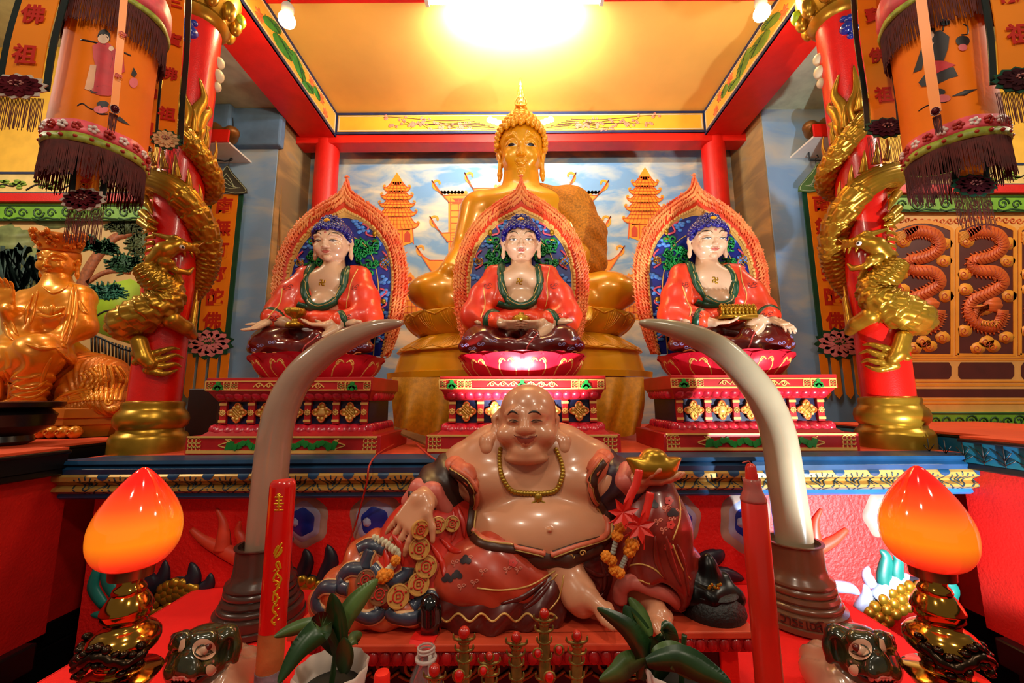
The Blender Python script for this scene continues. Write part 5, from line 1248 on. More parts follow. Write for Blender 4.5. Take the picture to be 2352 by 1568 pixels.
for s in (-1, 1):
    for rr, z1 in ((.15, 1.0), (.1, 1.12), (.06, 1.2)):
        fin.tube(smooth_path([(0, -.14, .8), (s * rr * .9, -.10, .84), (s * rr, -.05, .92), (s * rr * .4, -.06, z1)], 5), .016, 6)
mk('flame_topknot', (fin.arr() - (0, 0, .7)) * (.62, .62, 1.0) * hs + (0, 0, .58 * hs) + hc + (0, -.14, -.06), fin.f, GB, t, True)
ink = MB(); wh = MB(); pu = MB(); ridge = MB()
for s in (-1, 1):
    HSK.strokes(ridge, [[(s * .065, -.02), (s * .075, .12), (s * .15, .215), (s * .25, .215), (s * .34, .11)]], .016, .014, hsrc, taper=True)
    HSK.patch(wh, [[(s * .09, .02), (s * .15, .036), (s * .23, .036), (s * .3, .026), (s * .23, .002), (s * .14, .002)]], .005, hsrc)
    HSK.patch(pu, [[(s * .19 + .06 * cos(a), .02 + .02 * sin(a)) for a in np.linspace(0, 2 * PI, 12, endpoint=False)]], .01, hsrc)
    HSK.strokes(ridge, [[(s * .08, .03), (s * .15, .07), (s * .24, .068), (s * .31, .035)], [(s * .02, -.25), (s * .07, -.243), (s * .13, -.225)], [(s * .0, -.3), (s * .07, -.29), (s * .125, -.235)]], .009, .01, hsrc)
HSK.strokes(ridge, [[(-.13, -.225), (0, -.2), (.13, -.225)], [(-.13, -.228), (0, -.25), (.13, -.228)]], .008, .01, hsrc)
MBh(Tg(ridge.arr()), ridge.f, 'face_ridge', GB, body); MBh(Tg(wh.arr()), wh.f, 'eye', WHITE, body); MBh(Tg(pu.arr()), pu.f, 'pupil', INK, body)
# shoulder cloth
S = SDF(); S.chain([c(1245, 452, YG - .02), c(1310, 480, YG - .02), c(1345, 540, YG - .03), c(1350, 600, YG)], [.12, .2, .185, .18], .05)
sc = S.mesh(.016, lambda x, y, z: .006 * np.sin(40 * z + 30 * x) + 0 * y); mk('shoulder_cloth', sc[0], sc[1], mat('gold_gauze', '#e08a10', .6, .1, var=.25, scale=60, bump=.3, bscale=180), t, True)
ng = MB()
for i in range(4): ng.ball(c(1010 + i * 8, 688 - abs(i - 1.4) * 4, YG - .47), (.014, .012, .035), None, 8, 6)
# lotus base and steps
def ringpetals(name, prof, N, up):
    """a turned lotus tier with incised pointed petals"""
    yd = YG - .3; pr = [(M(w_, YG), zz(y_, yd)) for y_, w_ in prof]; sp = smooth_path([(r, z_, 0) for r, z_ in pr], 5); mb = MB().lathe([(q[0], q[1]) for q in sp], (.02, YG, 0), 72, 1, .52, mod=lambda th, i: 1 + .012 * np.abs(np.cos(th * N / 2)))
    o = mb.build(name, GBD, t); ln = MB(); K = Skin((mb.arr(), mb.f)); zl, zh = min(q[1] for q in sp), max(q[1] for q in sp)
    for i in range(N):
        a0 = (i + .5) * 2 * PI / N
        if sin(a0) > .45: continue
        def src(s_, q): d = np.array([cos(q[0]), sin(q[0]) * .52, 0]); return s_.hit(np.array([.02, YG, zl + (zh - zl) * (q[1] if up else 1 - q[1])]) + d * 2.2, -d)
        w_ = PI / N
        K.strokes(ln, [[(a0 - w_ * .98, .75), (a0 - w_ * .5, .86), (a0, .97)], [(a0 + w_ * .98, .75), (a0 + w_ * .5, .86), (a0, .97)]], .008, .006, src)
        for k in (-.6, -.36, -.12, .12, .36, .6): K.strokes(ln, [[(a0 + w_ * k * .3, .1), (a0 + w_ * k * .8, .5), (a0 + w_ * k, .85 - abs(k) * .12)]], .004, .004, src)
    ln.build('petal_rib', GB, o)
ringpetals('lotus_petal', [(766, 226), (752, 246), (735, 260), (720, 266), (713, 262), (712, 240)], 22, True); ringpetals('lotus_petal', [(804, 278), (800, 276), (788, 262), (776, 244), (766, 228)], 22, False)
a = lambda y: zz(y, YG - .35)
MB().lathe([(M(300, YG), a(866)), (M(302, YG), a(852)), (M(285, YG), a(850)), (M(272, YG), a(800)), (M(262, YG), a(793)), (M(255, YG), a(790))], (.02, YG, 0), 56, 1, .5).build('base_step', GB, t, angle=35)
MB().lathe([(M(245, YG), ZA), (M(245, YG), a(868))], (.02, YG + .06, 0), 40, 1, .4).build('plinth', BLACK, t, angle=35)
# draped gold cloth below, gathered at both sides
for s, x0, x1, lab in ((-1, 900, 1035, 'mustard gold cloth draped below the large statue, between middle pedestal and lotus-cup pedestal'), (1, 1362, 1478, 'mustard gold cloth draped below the large statue, between middle pedestal and pagoda pedestal')):
    V = []; nu, nv = 60, 24; yd = YG - .60
    for j in range(nv):
        for i in range(nu):
            u = i / (nu - 1); q = j / (nv - 1); px = x0 + (x1 - x0) * u; py = 866 + (140 - 40 * abs(u - .5)) * q
            fo = .035 * sin(u * 12 + 2 * q) * (.3 + q) + .03 * sin(u * 9 + 4 * q + s) * q - .03 * sin(PI * q)
            p = W(px, py, yd); V.append(p + (0, fo, 0))
    f = [(j * nu + i, j * nu + i + 1, (j + 1) * nu + i + 1, (j + 1) * nu + i) for j in range(nv - 1) for i in range(nu - 1)]
    V = np.array(V); n0 = len(V); V = np.concatenate([V, V + (0, .012, 0)]); f += [tuple(q + n0 for q in reversed(g_)) for g_ in f]
    tag(mk('draped_cloth', V, f, mat('mustard_satin', '#e29a1c', .42, .05, var=.15, scale=30, bump=.35, bscale=260), None, True, loc=W((x0 + x1) / 2, 1000, yd)), lab, 'cloth')
t2 = MB().span((-.5, YG - .75, ZA), (-.3, YG - .5, ZA + .02))
cb = MB(); q = [W(903, 978, 2.75), W(990, 1005, 2.55), W(985, 1022, 2.5), W(898, 985, 2.7)]; cb.slab(q, (0, .0, -.012)); o = cb.build('cardboard_sheet', mat('cardboard', '#8c5a2a', .8, var=.1), None, False, loc=q[0]); tag(o, 'torn strip of brown cardboard between the middle and lotus-cup pedestals', 'cardboard')
o = MB().tube(smooth_path([W(955, 1018, 2.3), W(985, 1045, 2.1), W(1010, 1062, 2.05), W(1030, 1075, 2.03)], 5), .006, 6).build('red_wire', mat('cord_red', '#b8301a', .5), None, loc=W(955, 1018, 2.3)); tag(o, 'thin red wire lying over the altar edge at the smiling figure shoulder', 'wire')
o = MB().tube(smooth_path([W(905, 1020, 2.4), W(868, 1042, 2.12), W(848, 1070, 2.03), W(842, 1110, 2.02), W(818, 1200, 2.15), W(795, 1265, 2.15), W(780, 1330, 2.15)], 6), .0045, 6).build('red_wire', MATS['cord_red'], None, loc=W(868, 1042, 2.12)); tag(o, 'long thin red wire hanging down across the gold cornice to the low table', 'wire')
o = MB().span(W(424, 990, 2.75) * (1, 1, 0) + (0, 0, ZA), (W(492, 990, 2.75)[0], 2.98, zz(888, 2.75))).build('dark_box', mat('dark_box_brown', '#2a110c', .4), None, False, bevel=.004); tag(o, 'plain dark brown box between a dragon pillar and the lotus-cup pedestal', 'box')

# ================================================================== seated gold figure with a crown, on a lion, on the left counter
GW = mat('gilded_wood', '#f29a1e', .3, .35, var=.06, scale=5, coat=.4); GWD = mat('gilded_wood_deep', '#d97a14', .35, .3, var=.15, scale=8)
YQ = 2.8; zq = 1.52
t = thing('crowned_gold_statue', 'gold robed figure with a tall crown, seated on a reclining lion before the pine mural', 'statue', W(130, 1015, YQ) * (1, 1, 0) + (0, 0, zq))
c = lambda x, y, d=YQ: W(x, y, d)
hq = M(86, YQ); hcq = c(128, 642) + (0, 0, .5 * hq)
Tq = lambda v: (v * (.92, .95, 1)) @ (rotz(R(14)) @ rotx(R(12))).T * hq + hcq
S = SDF()
S.chain([c(132, 640), c(132, 665)], [.075, .09], .03).ell(c(128, 720, YQ + .02), (.18, .13, .24), None, .05).chain([c(70, 690, YQ), c(180, 685, YQ + .03)], [.085, .1], .06)
S.chain([c(175, 690, YQ), c(185, 750, YQ - .04), c(120, 790, YQ - .18)], [.1, .085, .05], .04)       # arm at the right, resting hand
hand(S, c(118, 790, YQ - .2), (-1, -.15, .02), (0, -.3, 1), .2, -1, .2, .05)
S.chain([c(68, 700, YQ - .03), c(48, 750, YQ - .1), c(20, 712, YQ - .2)], [.085, .075, .045], .04)
hand(S, c(16, 700, YQ - .21), (-.08, -.1, 1), (-.2, 1, .1), .2, 1, .2, .08)
S.chain([c(75, 735, YQ - .1), c(42, 790, YQ - .14), c(10, 820, YQ - .16)], [.06, .08, .05], .04)
S.chain([c(110, 815, YQ - .02), c(90, 810, YQ - .28), c(62, 935, YQ - .24)], [.15, .11, .07], .05)     # hanging leg
S.chain([c(60, 805, YQ), c(10, 830, YQ - .3), c(-40, 930, YQ - .2)], [.14, .11, .08], .05)
foot(S, c(65, 940, YQ - .22), (-.5, -.85, -.05), (0, 0, 1), .22, 1)
foot(S, c(110, 945, YQ - .1), (-.5, -.85, -.05), (0, 0, 1), .15, 1)
S.ell(c(110, 815, YQ + .05), (.24, .2, .12), None, .06)
S.chain([c(120, 795, YQ - .15), c(150, 830, YQ - .1), c(185, 860, YQ)], [.05, .05, .04], .04)
S.p = S.p
def fq(x, y, z): return .006 * np.sin(60 * x - 45 * z + 10 * np.sin(12 * z)) * np.clip((2.2 - z) * 5, .1, 1) + 0 * y
v, f = S.mesh(.008, fq); v[:, 2] = np.maximum(v[:, 2], zq + .12); V, Fc = join((v, f), (Tq(HV), HF)); body = mk('body', V, Fc, GW, t, True); QS = Skin((V, Fc))
ln = MB()
for pts, w_ in (([(168, 655), (162, 700), (152, 745), (140, 785)], .02), ([(176, 660), (174, 705), (166, 750), (150, 790)], .016), ([(182, 690), (192, 712), (202, 722)], .02), ([(88, 668), (76, 705), (70, 745)], .018), ([(78, 675), (62, 710), (58, 745)], .014), ([(96, 655), (118, 672), (140, 668), (158, 655)], .012), ([(30, 885), (55, 895), (85, 890), (108, 872)], .018), ([(28, 905), (55, 914), (88, 908), (112, 888)], .016), ([(34, 865), (60, 868), (92, 860)], .014), ([(24, 925), (60, 930), (90, 925)], .014), ([(118, 820), (105, 850), (92, 885)], .014), ([(10, 850), (22, 880), (20, 915)], .016), ([(-5, 860), (4, 890), (0, 925)], .016), ([(140, 790), (168, 815), (188, 845), (196, 880)], .022), ([(128, 800), (155, 825), (172, 855), (178, 890)], .018), ([(60, 790), (95, 800), (135, 798)], .016), ([(10, 740), (20, 770), (40, 790)], .016), ([(25, 735), (36, 765), (55, 785)], .014)):
    QS.strokes(ln, [pts], w_, .008, taper=True)
ln.build('robe_fold', GW, body)
q = MB(); 
for s in (-1, 1):
    for k in range(4): q.ball(c(118 + s * (6 + k * 5), 715 - k * 1.5, YQ - .16), (.018, .015, .035), roty(s * (.2 + .25 * k)), 8, 6)
q.ball(c(118, 712, YQ - .17), (.02, .015, .04), None, 10, 8).tube(smooth_path([c(90, 722, YQ - .15), c(118, 728, YQ - .17), c(146, 720, YQ - .15)], 5), .012, 6); q.build('lotus_brooch', GW, body)
mk('hair', Tq(curls(10).v[0]), curls(10).f[:24 * 16], GWD, t, True)
cr = MB(); cr.lathe([(.43, .30), (.45, .34), (.43, .4), (.5, .6), (.56, .74), (.52, .78), (.3, .8)], (0, .05, 0), 28, 1, .95)
rr = random.Random(4)
for i in range(90): a = rr.uniform(0, 2 * PI); z_ = rr.uniform(.4, .74); r_ = np.interp(z_, [.4, .74], [.45, .57]); cr.ball((r_ * cos(a), .05 + r_ * .95 * sin(a), z_), (.05, .05, .05), None, 7, 5)
for i in range(9): a = i * 2 * PI / 9; cr.ball((.54 * cos(a), .05 + .52 * sin(a), .78), (.09, .06, .09), rotz(a), 8, 6)
mk('crown', Tq(cr.arr()), cr.f, GWD, t, True)
e = MB(); [HSK.strokes(e, [[(s * .09, .03), (s * .16, .045), (s * .29, .03)], [(s * .08, .16), (s * .16, .2), (s * .3, .14)]], .008, .007, hsrc) for s in (-1, 1)]; mk('face_line', Tq(e.arr()), e.f, GWD, body, True)
mk('lips', Tq(FLIP.arr()), FLIP.f, GWD, body, True)
S = SDF()   # the lion lying under and beside the figure
S.ell(c(180, 870, YQ + .1), (.3, .26, .2), None, .06).ell(c(232, 880, YQ - .02), (.17, .17, .19), None, .06).ell(c(248, 925, YQ - .1), (.12, .12, .09), None, .05)
S.chain([c(255, 930, YQ - .15), c(270, 940, YQ - .17)], [.07, .05], .03).chain([c(150, 935, YQ - .12), c(200, 935, YQ - .15)], [.07, .07], .04).cap(c(130, 850, YQ), c(175, 900, YQ - .12), .09, .08, .04)
lion = S.mesh(.009, lambda x, y, z: .007 * np.sin(75 * z + 30 * np.sin(9 * x) + 22 * x) + 0 * y); lo = mk('lion', lion[0], lion[1], GWD, t, True); LQ = Skin(lion)
mn = MB(); LQ.strokes(mn, [smooth_path([(185 + k * 11, 845 - 2 * k + abs(k - 4) * 3), (195 + k * 11 + 8 * sin(k), 870), (185 + k * 12, 895), (195 + k * 10, 920)], 3) for k in range(9)] + [[(110 + k * 3, 940 - k * 3), (150, 925 - k * 5), (210, 915 - k * 6)] for k in range(5)], .012, .01); LQ.strokes(mn, [spiral(248, 922, 9, 1.2), spiral(262, 940, 7, 1.2, -1), spiral(240, 872, 9, 1.3), spiral(222, 905, 8, 1.2)], .009, .009); mn.build('mane_curl', GW, lo)
bx = c(165, 960, YQ - .1)
def oct_(w, d, z0, z1, w2=None, d2=None): 
    w2 = w2 or w; d2 = d2 or d; cx, cy = t.location.x + .06, YQ; o = []
    for ww, dd, zz_ in ((w, d, z0), (w2, d2, z1)):
        o += [(cx + a, cy + b, zz_) for a, b in ((-ww, -dd * .5), (-ww * .6, -dd), (ww * .6, -dd), (ww, -dd * .5), (ww, dd * .5), (ww * .6, dd), (-ww * .6, dd), (-ww, dd * .5))]
    return o, [(i, (i + 1) % 8, (i + 1) % 8 + 8, i + 8) for i in range(8)] + [tuple(range(7, -1, -1)), tuple(range(8, 16))]
za = [zz(p, YQ - .3) for p in (1018, 1002, 972, 955, 943)]; za[0] = zq
MB().add(*oct_(.5, .3, za[0], za[1])).build('pedestal_base', GWD, t, False, bevel=.004)
MB().add(*oct_(.40, .24, za[1], za[2], .43, .26)).build('pedestal_waist', GWD, t, False)
MB().add(*oct_(.46, .28, za[3], za[4] + .03)).add(*oct_(.44, .27, za[2], za[3])).build('pedestal_top', GWD, t, False, bevel=.004)
q = MB(); cx = t.location.x + .06
for i in range(12):
    u = -.38 + .76 * (i + .5) / 12
    q.ball((cx + u, YQ - .28 + .1 * max(0, abs(u) - .25), (za[1] + za[2]) / 2), (.04, .035, abs(za[2] - za[1]) * .5), None, 10, 8)
    q.tube([(cx + u + .022 * (1 - t_) * cos(t_ * 8), YQ - .315 + .1 * max(0, abs(u) - .25), (za[1] + za[2]) / 2 + .022 * (1 - t_) * sin(t_ * 8)) for t_ in np.linspace(0, .85, 12)], .006, 5)
q.build('pedestal_petal', GW, t)
# dark burner at the left edge
bo = W(0, 1030, 2.15); o = MB().lathe([(.10, zq), (.13, zq + .02), (.12, zq + .05), (.19, zq + .1), (.2, zq + .16), (.17, zq + .19), (.22, zq + .2), (.225, zq + .225), (.19, zq + .23), (.18, zq + .2)], (bo[0] - .02, 2.15, 0), 36).build('incense_burner', BLACK, None, True, angle=35, loc=(bo[0] - .02, 2.15, zq)); tag(o, 'round black burner bowl beside the crowned gold figure', 'incense burner')
# ================================================================== low carved stand under the smiling figure
ZS = 1.05
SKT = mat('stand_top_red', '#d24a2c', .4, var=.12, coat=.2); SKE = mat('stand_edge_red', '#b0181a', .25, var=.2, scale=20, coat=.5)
t = thing('carved_stand', 'low red carved stand with dark gold-scrolled apron under the smiling figure', 'stand', (0, 1.4, ZTB))
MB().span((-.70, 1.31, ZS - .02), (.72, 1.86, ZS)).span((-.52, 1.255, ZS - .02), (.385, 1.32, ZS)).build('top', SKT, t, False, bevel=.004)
e = MB()
for x0, x1, y in ((-.69, -.52, 1.32), (-.51, .375, 1.265), (.385, .71, 1.32)):
    e.span((x0, y, ZS - .06), (x1, y + .05, ZS - .02)); n = int((x1 - x0) / .035)
    for i in range(n): e.ball((x0 + (x1 - x0) * (i + .5) / n, y, ZS - .04), (.017, .012, .02), None, 10, 8)
e.span((.67, 1.33, ZS - .06), (.71, 1.84, ZS - .02)).span((-.69, 1.33, ZS - .06), (-.65, 1.84, ZS - .02)); e.build('carved_edge', SKE, t)
for x in (-.64, .62):
    for y in (1.35, 1.78): MB().span((x, y, ZTB), (x + .055, y + .055, ZS - .06)).build('leg', RED, t, False, bevel=.004)
MB().span((-.58, 1.36, ZTB + .03), (.62, 1.375, ZS - .06)).build('apron', BLACK, t, False)
g = MB(); P2 = lambda x, z: np.array([x, 1.355, z])
for k in range(13):
    x = -.5 + k * .085; s = 1 if k % 2 else -1
    g.tube([P2(a, b) for a, b in spiral(x, ZS - .115, .03, 1.3, s)], .0065, 6); g.tube(smooth_path([P2(x - .04, ZS - .14), P2(x, ZS - .155), P2(x + .045, ZS - .13)], 4), .005, 6)
g.build('gold_scroll', mat('dull_gold', '#9c6a28', .35, .5, var=.2), t)

# ================================================================== smiling big-bellied figure
FL = mat('big_figure_skin', '#d4926c', .3, var=.06, scale=5, coat=.35); RB = mat('big_robe_red', '#cf2a18', .35, var=.15, coat=.3, col2='#a81e14'); RBO = mat('big_robe_coral', '#c4472c', .35, var=.18, coat=.3, col2='#a8321e'); RM = mat('big_robe_maroon', '#5e1710', .32, var=.2, coat=.35); RM2 = mat('big_robe_brick', '#8c2418', .32, var=.2, coat=.35)
SLV = mat('sleeve_brown', '#38201a', .4, var=.2); CUF = mat('cuff_rose', '#cf6a5c', .4, var=.1); EDG = mat('robe_edge_brown', '#4a2618', .4, var=.15); BLU = mat('sack_slate', '#3c4458', .35, var=.2, coat=.3); TAN = mat('edge_tan', '#e0aa74', .4); BEAD = mat('bead_gold', '#b08a2c', .3, .6, var=.15)
c = W
t = thing('smiling_figure_statue', 'bald smiling big-bellied figure with gold beads, holding up a gold ingot', 'statue', (0, 1.5, ZS))
H = 1.55; h = lambda x, y, d=0: W(x, y, H + d)
S = SDF(); k = .03
S.ell(h(1213, 950), (.104, .11, .102), None, k).ell(h(1213, 930), (.088, .095, .07), None, .04).ell(h(1211, 1002), (.112, .105, .085), None, .04)
for s in (-1, 1):
    X = lambda x, s=s: 1207 + s * (x - 1207)
    S.ell(h(X(1246), 998, -.07), (.046, .042, .036), None, .025)
    S.ell(h(X(1232), 967, -.091), (.029, .016, .011), None, .012).chain([h(X(1215), 952, -.1), h(X(1232), 946, -.097), h(X(1250), 952, -.08)], [.012, .014, .01], .02)
    S.ell(h(X(1219), 988, -.112), (.016, .016, .011), None, .009)
    S.ell(h(X(1237), 1003, -.09), (.008, .012, .01), None, .012, 's')
    S.chain([h(X(1266), 945, .02), h(X(1272), 962, .015), h(X(1271), 985, .01), h(X(1280), 1003, .0), h(X(1292), 1016, -.012), h(X(1294), 1030, -.03)], [.012, .02, .02, .024, .034, .026], .014)
    S.ell(h(X(1272), 968, -.008), (.006, .012, .018), None, .008, 's')
S.chain([h(1207, 950, -.103), h(1205, 985, -.126)], [.012, .021], .018)
S.ell(h(1208, 1035, -.082), (.05, .04, .028), None, .025).ell(h(1208, 1049, -.028), (.088, .09, .028), None, .026)
S.chain([h(1185, 1001, -.107), h(1207, 1006, -.118), h(1230, 1001, -.107)], [.006, .012, .006], .008).chain([h(1190, 1009, -.107), h(1207, 1015, -.114), h(1225, 1009, -.107)], [.006, .014, .006], .008)
S.chain([h(1184, 1003, -.125), h(1207, 1009, -.138), h(1230, 1003, -.125)], [.0022, .0035, .0022], .003, 's')
head = S.mesh(.0042)
S = SDF(); k = .05
S.ell(c(1238, 1200, 1.56), (.268, .195, .135), None, .05).ell(c(1242, 1225, 1.55), (.24, .18, .1), None, .05)
S.ell(c(1130, 1105, 1.55), (.135, .105, .092), None, .035).ell(c(1328, 1105, 1.55), (.135, .105, .092), None, .035)
S.ell(c(1220, 1120, 1.62), (.25, .15, .2), None, .05).chain([c(1080, 1068, 1.62), c(1140, 1040, 1.62), c(1208, 1030, 1.6), c(1285, 1040, 1.62), c(1345, 1062, 1.62)], [.1, .105, .11, .105, .1], .05)
S.ell(c(1262, 1219, 1.345), (.02, .02, .009), None, .014, 's').ell(c(1262, 1217, 1.365), (.008, .008, .007), None, .006)
S.chain([c(1100, 1142, 1.42), c(1150, 1146, 1.385), c(1200, 1140, 1.40)], [.008, .011, .006], .02, 's').chain([c(1285, 1140, 1.40), c(1335, 1146, 1.385), c(1372, 1138, 1.43)], [.006, .011, .008], .02, 's')
# arm reaching down to the knee at the left, palm down; arm holding the ingot at the right
S.chain([c(1060, 1085, 1.6), c(1005, 1130, 1.53), c(972, 1148, 1.40)], [.085, .065, .040], .04)
hand(S, c(972, 1146, 1.385), (-.55, -.30, -.80), (-.15, -.85, .5), .19, -1, .16, .12, .95, k=.006, wid=1.15)
S.chain([c(1370, 1075, 1.59), c(1420, 1112, 1.5), c(1458, 1108, 1.43)], [.085, .06, .042], .04)
hand(S, c(1458, 1106, 1.42), (.95, -.25, .05), (0, -.35, -1), .175, -1, .2, .1, .8, k=.007)
# legs and feet
S.chain([c(1240, 1280, 1.48), c(1290, 1310, 1.42), c(1330, 1365, 1.37), c(1340, 1385, 1.37)], [.09, .062, .052, .038], .03)
foot(S, c(1333, 1366, 1.39), (.5, -.7, -.12), (-.3, -.4, .8), .165, 1, k=.005)
foot(S, c(1468, 1362, 1.50), (.12, -1, -.10), (0, 0, 1), .225, 1, k=.005)
S.chain([c(1480, 1300, 1.5), c(1472, 1350, 1.47)], [.07, .06], .03)
torso = S.mesh(.0058); torso[0][:, 2] = np.maximum(torso[0][:, 2], ZS + .0005)
V, Fc = join(head, torso); body = mk('body', V, Fc, FL, t, True)
BK = Skin(head, torso)
mb = MB(); BK.strokes(mb, [[(1166, 953), (1172, 946), (1180, 945), (1190, 951)], [(1213, 950), (1222, 945), (1234, 946), (1243, 953)]], .0042, .0016, taper=True)
BK.strokes(mb, [[(1169, 967), (1178, 964), (1191, 968)], [(1219, 968), (1230, 964), (1246, 967)]], .0022, .0014, taper=True)
mb.build('brow', INK, body)
mb = MB(); BK.patch(mb, [[(1171, 968), (1180, 966.6), (1190, 969), (1180, 969.8)], [(1220, 969), (1230, 966.6), (1243, 968), (1231, 969.8)]], .0016); mb.build('eye', INK, body)
mb = MB(); BK.patch(mb, [[(1184, 1001), (1196, 1001), (1207, 1003), (1219, 1001), (1231, 1001), (1224, 1012), (1215, 1018), (1207, 1019), (1198, 1018), (1190, 1011)]], .0012, rings=6); mb.build('lips', mat('big_lips', '#a8503f', .3), body)
mb = MB(); BK.strokes(mb, [[(1184, 1001.5), (1195, 1005), (1207, 1007), (1219, 1005), (1231, 1001)]], .0016, .002, taper=True); BK.strokes(mb, [[(1180, 998), (1184, 1002)], [(1234, 998), (1231, 1002)]], .0014, .001); mb.build('mouth_line', mat('mouth_dark', '#5c241c', .4), body)
# robe masses
def part(name, S, res, mt, disp=None, parent=None):
    v, f = S.mesh(res, disp); v[:, 2] = np.maximum(v[:, 2], ZS + .0005); o = mk(name, v, f, mt, parent or t, True); return o, (v, f)
fold = lambda a, b, kz: (lambda x, y, z: a * np.sin(b * x + kz * z + 3 * np.sin(9 * x + 5 * z)) * np.clip((1.5 - z) * 3, .25, 1) + 0 * y)
S = SDF(); S.chain([c(1040, 1098, 1.6), c(1008, 1124, 1.545), c(985, 1142, 1.48)], [.10, .088, .078], .04); S.ell(c(1030, 1155, 1.56), (.08, .09, .08), None, .04)
sl1 = part('sleeve', S, .007, SLV, lambda x, y, z: .005 * np.sin(70 * (x + z)) + 0 * y)[1]
S = SDF(); S.chain([c(1388, 1088, 1.6), c(1416, 1108, 1.53), c(1440, 1112, 1.47)], [.095, .082, .07], .04); S.ell(c(1395, 1145, 1.54), (.06, .08, .08), None, .04)
sl2 = part('sleeve', S, .007, mat('sleeve_plum', '#3a2230', .4, var=.2), lambda x, y, z: .005 * np.sin(70 * (x - z)) + 0 * y)[1]
S = SDF(); S.chain([c(1022, 1168, 1.46), c(995, 1128, 1.43), c(962, 1118, 1.45), c(938, 1150, 1.46)], [.03, .028, .026, .024], .02).ell(c(980, 1150, 1.485), (.07, .06, .055), None, .03); cf1 = part('cuff', S, .006, CUF)[1]
S = SDF(); S.chain([c(1440, 1075, 1.46), c(1436, 1105, 1.42), c(1440, 1135, 1.45)], [.022, .03, .026], .02).ell(c(1442, 1105, 1.465), (.04, .05, .055), None, .03); cf2 = part('cuff', S, .006, CUF)[1]
S = SDF(); S.ell(c(1000, 1255, 1.52), (.14, .13, .17), None, .05).chain([c(1060, 1200, 1.56), c(960, 1225, 1.46), c(880, 1330, 1.42)], [.1, .1, .11], .05).ell(c(900, 1360, 1.43), (.15, .12, .1), None, .05).ell(c(1010, 1340, 1.44), (.16, .1, .13), None, .05)
rb = part('robe', S, .008, RB, fold(.006, 40, 25))[1]
S = SDF(); S.chain([c(1260, 1300, 1.46), c(1130, 1300, 1.42), c(1060, 1322, 1.40)], [.085, .1, .092], .05).ell(c(1130, 1330, 1.42), (.2, .115, .1), None, .04)
th = part('robe_thigh', S, .0075, RBO, fold(.004, 30, 60))[1]
S = SDF(); S.ell(c(1110, 1375, 1.42), (.225, .125, .095), None, .05).chain([c(985, 1395, 1.40), c(1120, 1408, 1.375), c(1260, 1395, 1.385)], [.055, .06, .05], .04).chain([c(1280, 1300, 1.45), c(1250, 1360, 1.40), c(1240, 1400, 1.37)], [.07, .06, .05], .04)
S.ell(c(1330, 1280, 1.52), (.14, .12, .12), None, .05).ell(c(1385, 1345, 1.52), (.1, .09, .1), None, .05)
sk = part('robe_skirt', S, .0075, RM, lambda x, y, z: .011 * np.sin(62 * x + 4 * np.sin(14 * z)) * np.clip((1.19 - z) * 7, .1, 1) + 0 * y)[1]
S = SDF(); S.chain([c(1500, 1125, 1.47), c(1502, 1200, 1.46), c(1500, 1300, 1.47)], [.075, .11, .14], .05).chain([c(1560, 1300, 1.52), c(1575, 1385, 1.52)], [.08, .06], .05).chain([c(1440, 1330, 1.46), c(1425, 1380, 1.45)], [.06, .05], .04)
S.ell(c(1492, 1385, 1.36), (.105, .12, .06), None, .02, 's')
kn = part('robe_knee', S, .0075, RM2, lambda x, y, z: .007 * np.sin(55 * x + 12 * z) * np.clip((1.38 - z) * 5, .05, 1) + 0 * y)[1]
S = SDF(); S.chain([c(1022, 1076, 1.62), c(1045, 1072, 1.53), c(1070, 1088, 1.47), c(1088, 1112, 1.45)], [.03, .034, .03, .02], .03); cl1 = part('robe_collar', S, .006, mat('lining_coral', '#dc6c4c', .4, var=.08))[1]
S = SDF(); S.chain([c(1402, 1062, 1.62), c(1386, 1056, 1.53), c(1372, 1075, 1.48), c(1362, 1105, 1.46)], [.03, .034, .03, .02], .03); cl2 = part('robe_collar', S, .006, MATS['lining_coral'])[1]
hm = MB()
RS = Skin(cl1, cl2, head, torso, sl1, sl2, rb, th, sk, kn, cf1, cf2)
hm.tube(smooth_path([c(1424, 1378, 1.40), c(1428, 1348, 1.385), c(1455, 1336, 1.375), (c(1500, 1352, 1.37)), c(1540, 1368, 1.38), c(1562, 1388, 1.41)], 5), .024, 10); hm.build('robe_lining', CUF, t)
# robe edges and gold lines drawn on the figure
edgeL = [(1036, 1078), (1072, 1104), (1090, 1140), (1084, 1185), (1083, 1222), (1112, 1247), (1180, 1260), (1245, 1274)]; edgeR = [(1384, 1060), (1362, 1098), (1366, 1140), (1390, 1180), (1401, 1212), (1388, 1238), (1325, 1258), (1272, 1276)]
mb = MB(); RS.strokes(mb, [edgeL, edgeR], .020, .012, n=8); mb.build('robe_edge', EDG, t)
mb = MB(); RS.strokes(mb, [[(x + 7, y - 5) for x, y in edgeL], [(x - 7, y - 4) for x, y in edgeR]], .009, .016, n=8); mb.build('robe_lining', mat('lining_coral', '#dc6c4c', .4, var=.08), t)
mb = MB(); RS.strokes(mb, [[(x + 3, y - 2) for x, y in edgeL], [(x - 3, y - 2) for x, y in edgeR]], .0022, .0185, n=8)
RS.strokes(mb, [[(1275, 1310), (1215, 1345), (1150, 1355), (1095, 1350)], [(1280, 1318), (1250, 1350), (1230, 1370)], [(1295, 1320), (1285, 1370), (1262, 1400)], [(1440, 1300), (1470, 1295), (1500, 1305), (1525, 1325)], [(1560, 1140), (1562, 1190), (1545, 1240)], [(1545, 1250), (1565, 1300), (1585, 1330)], [(1440, 1365), (1435, 1345), (1460, 1330), (1520, 1352)]], .003, .003)
RS.strokes(mb, [[(960 + 8 * i, 1418 + 9 * sin(i * .95) - .02 * i) for i in range(41)]], .0035, .004, n=3); mb.build('gold_line', mat('edge_gold', '#d9a95c', .35, .2), t)
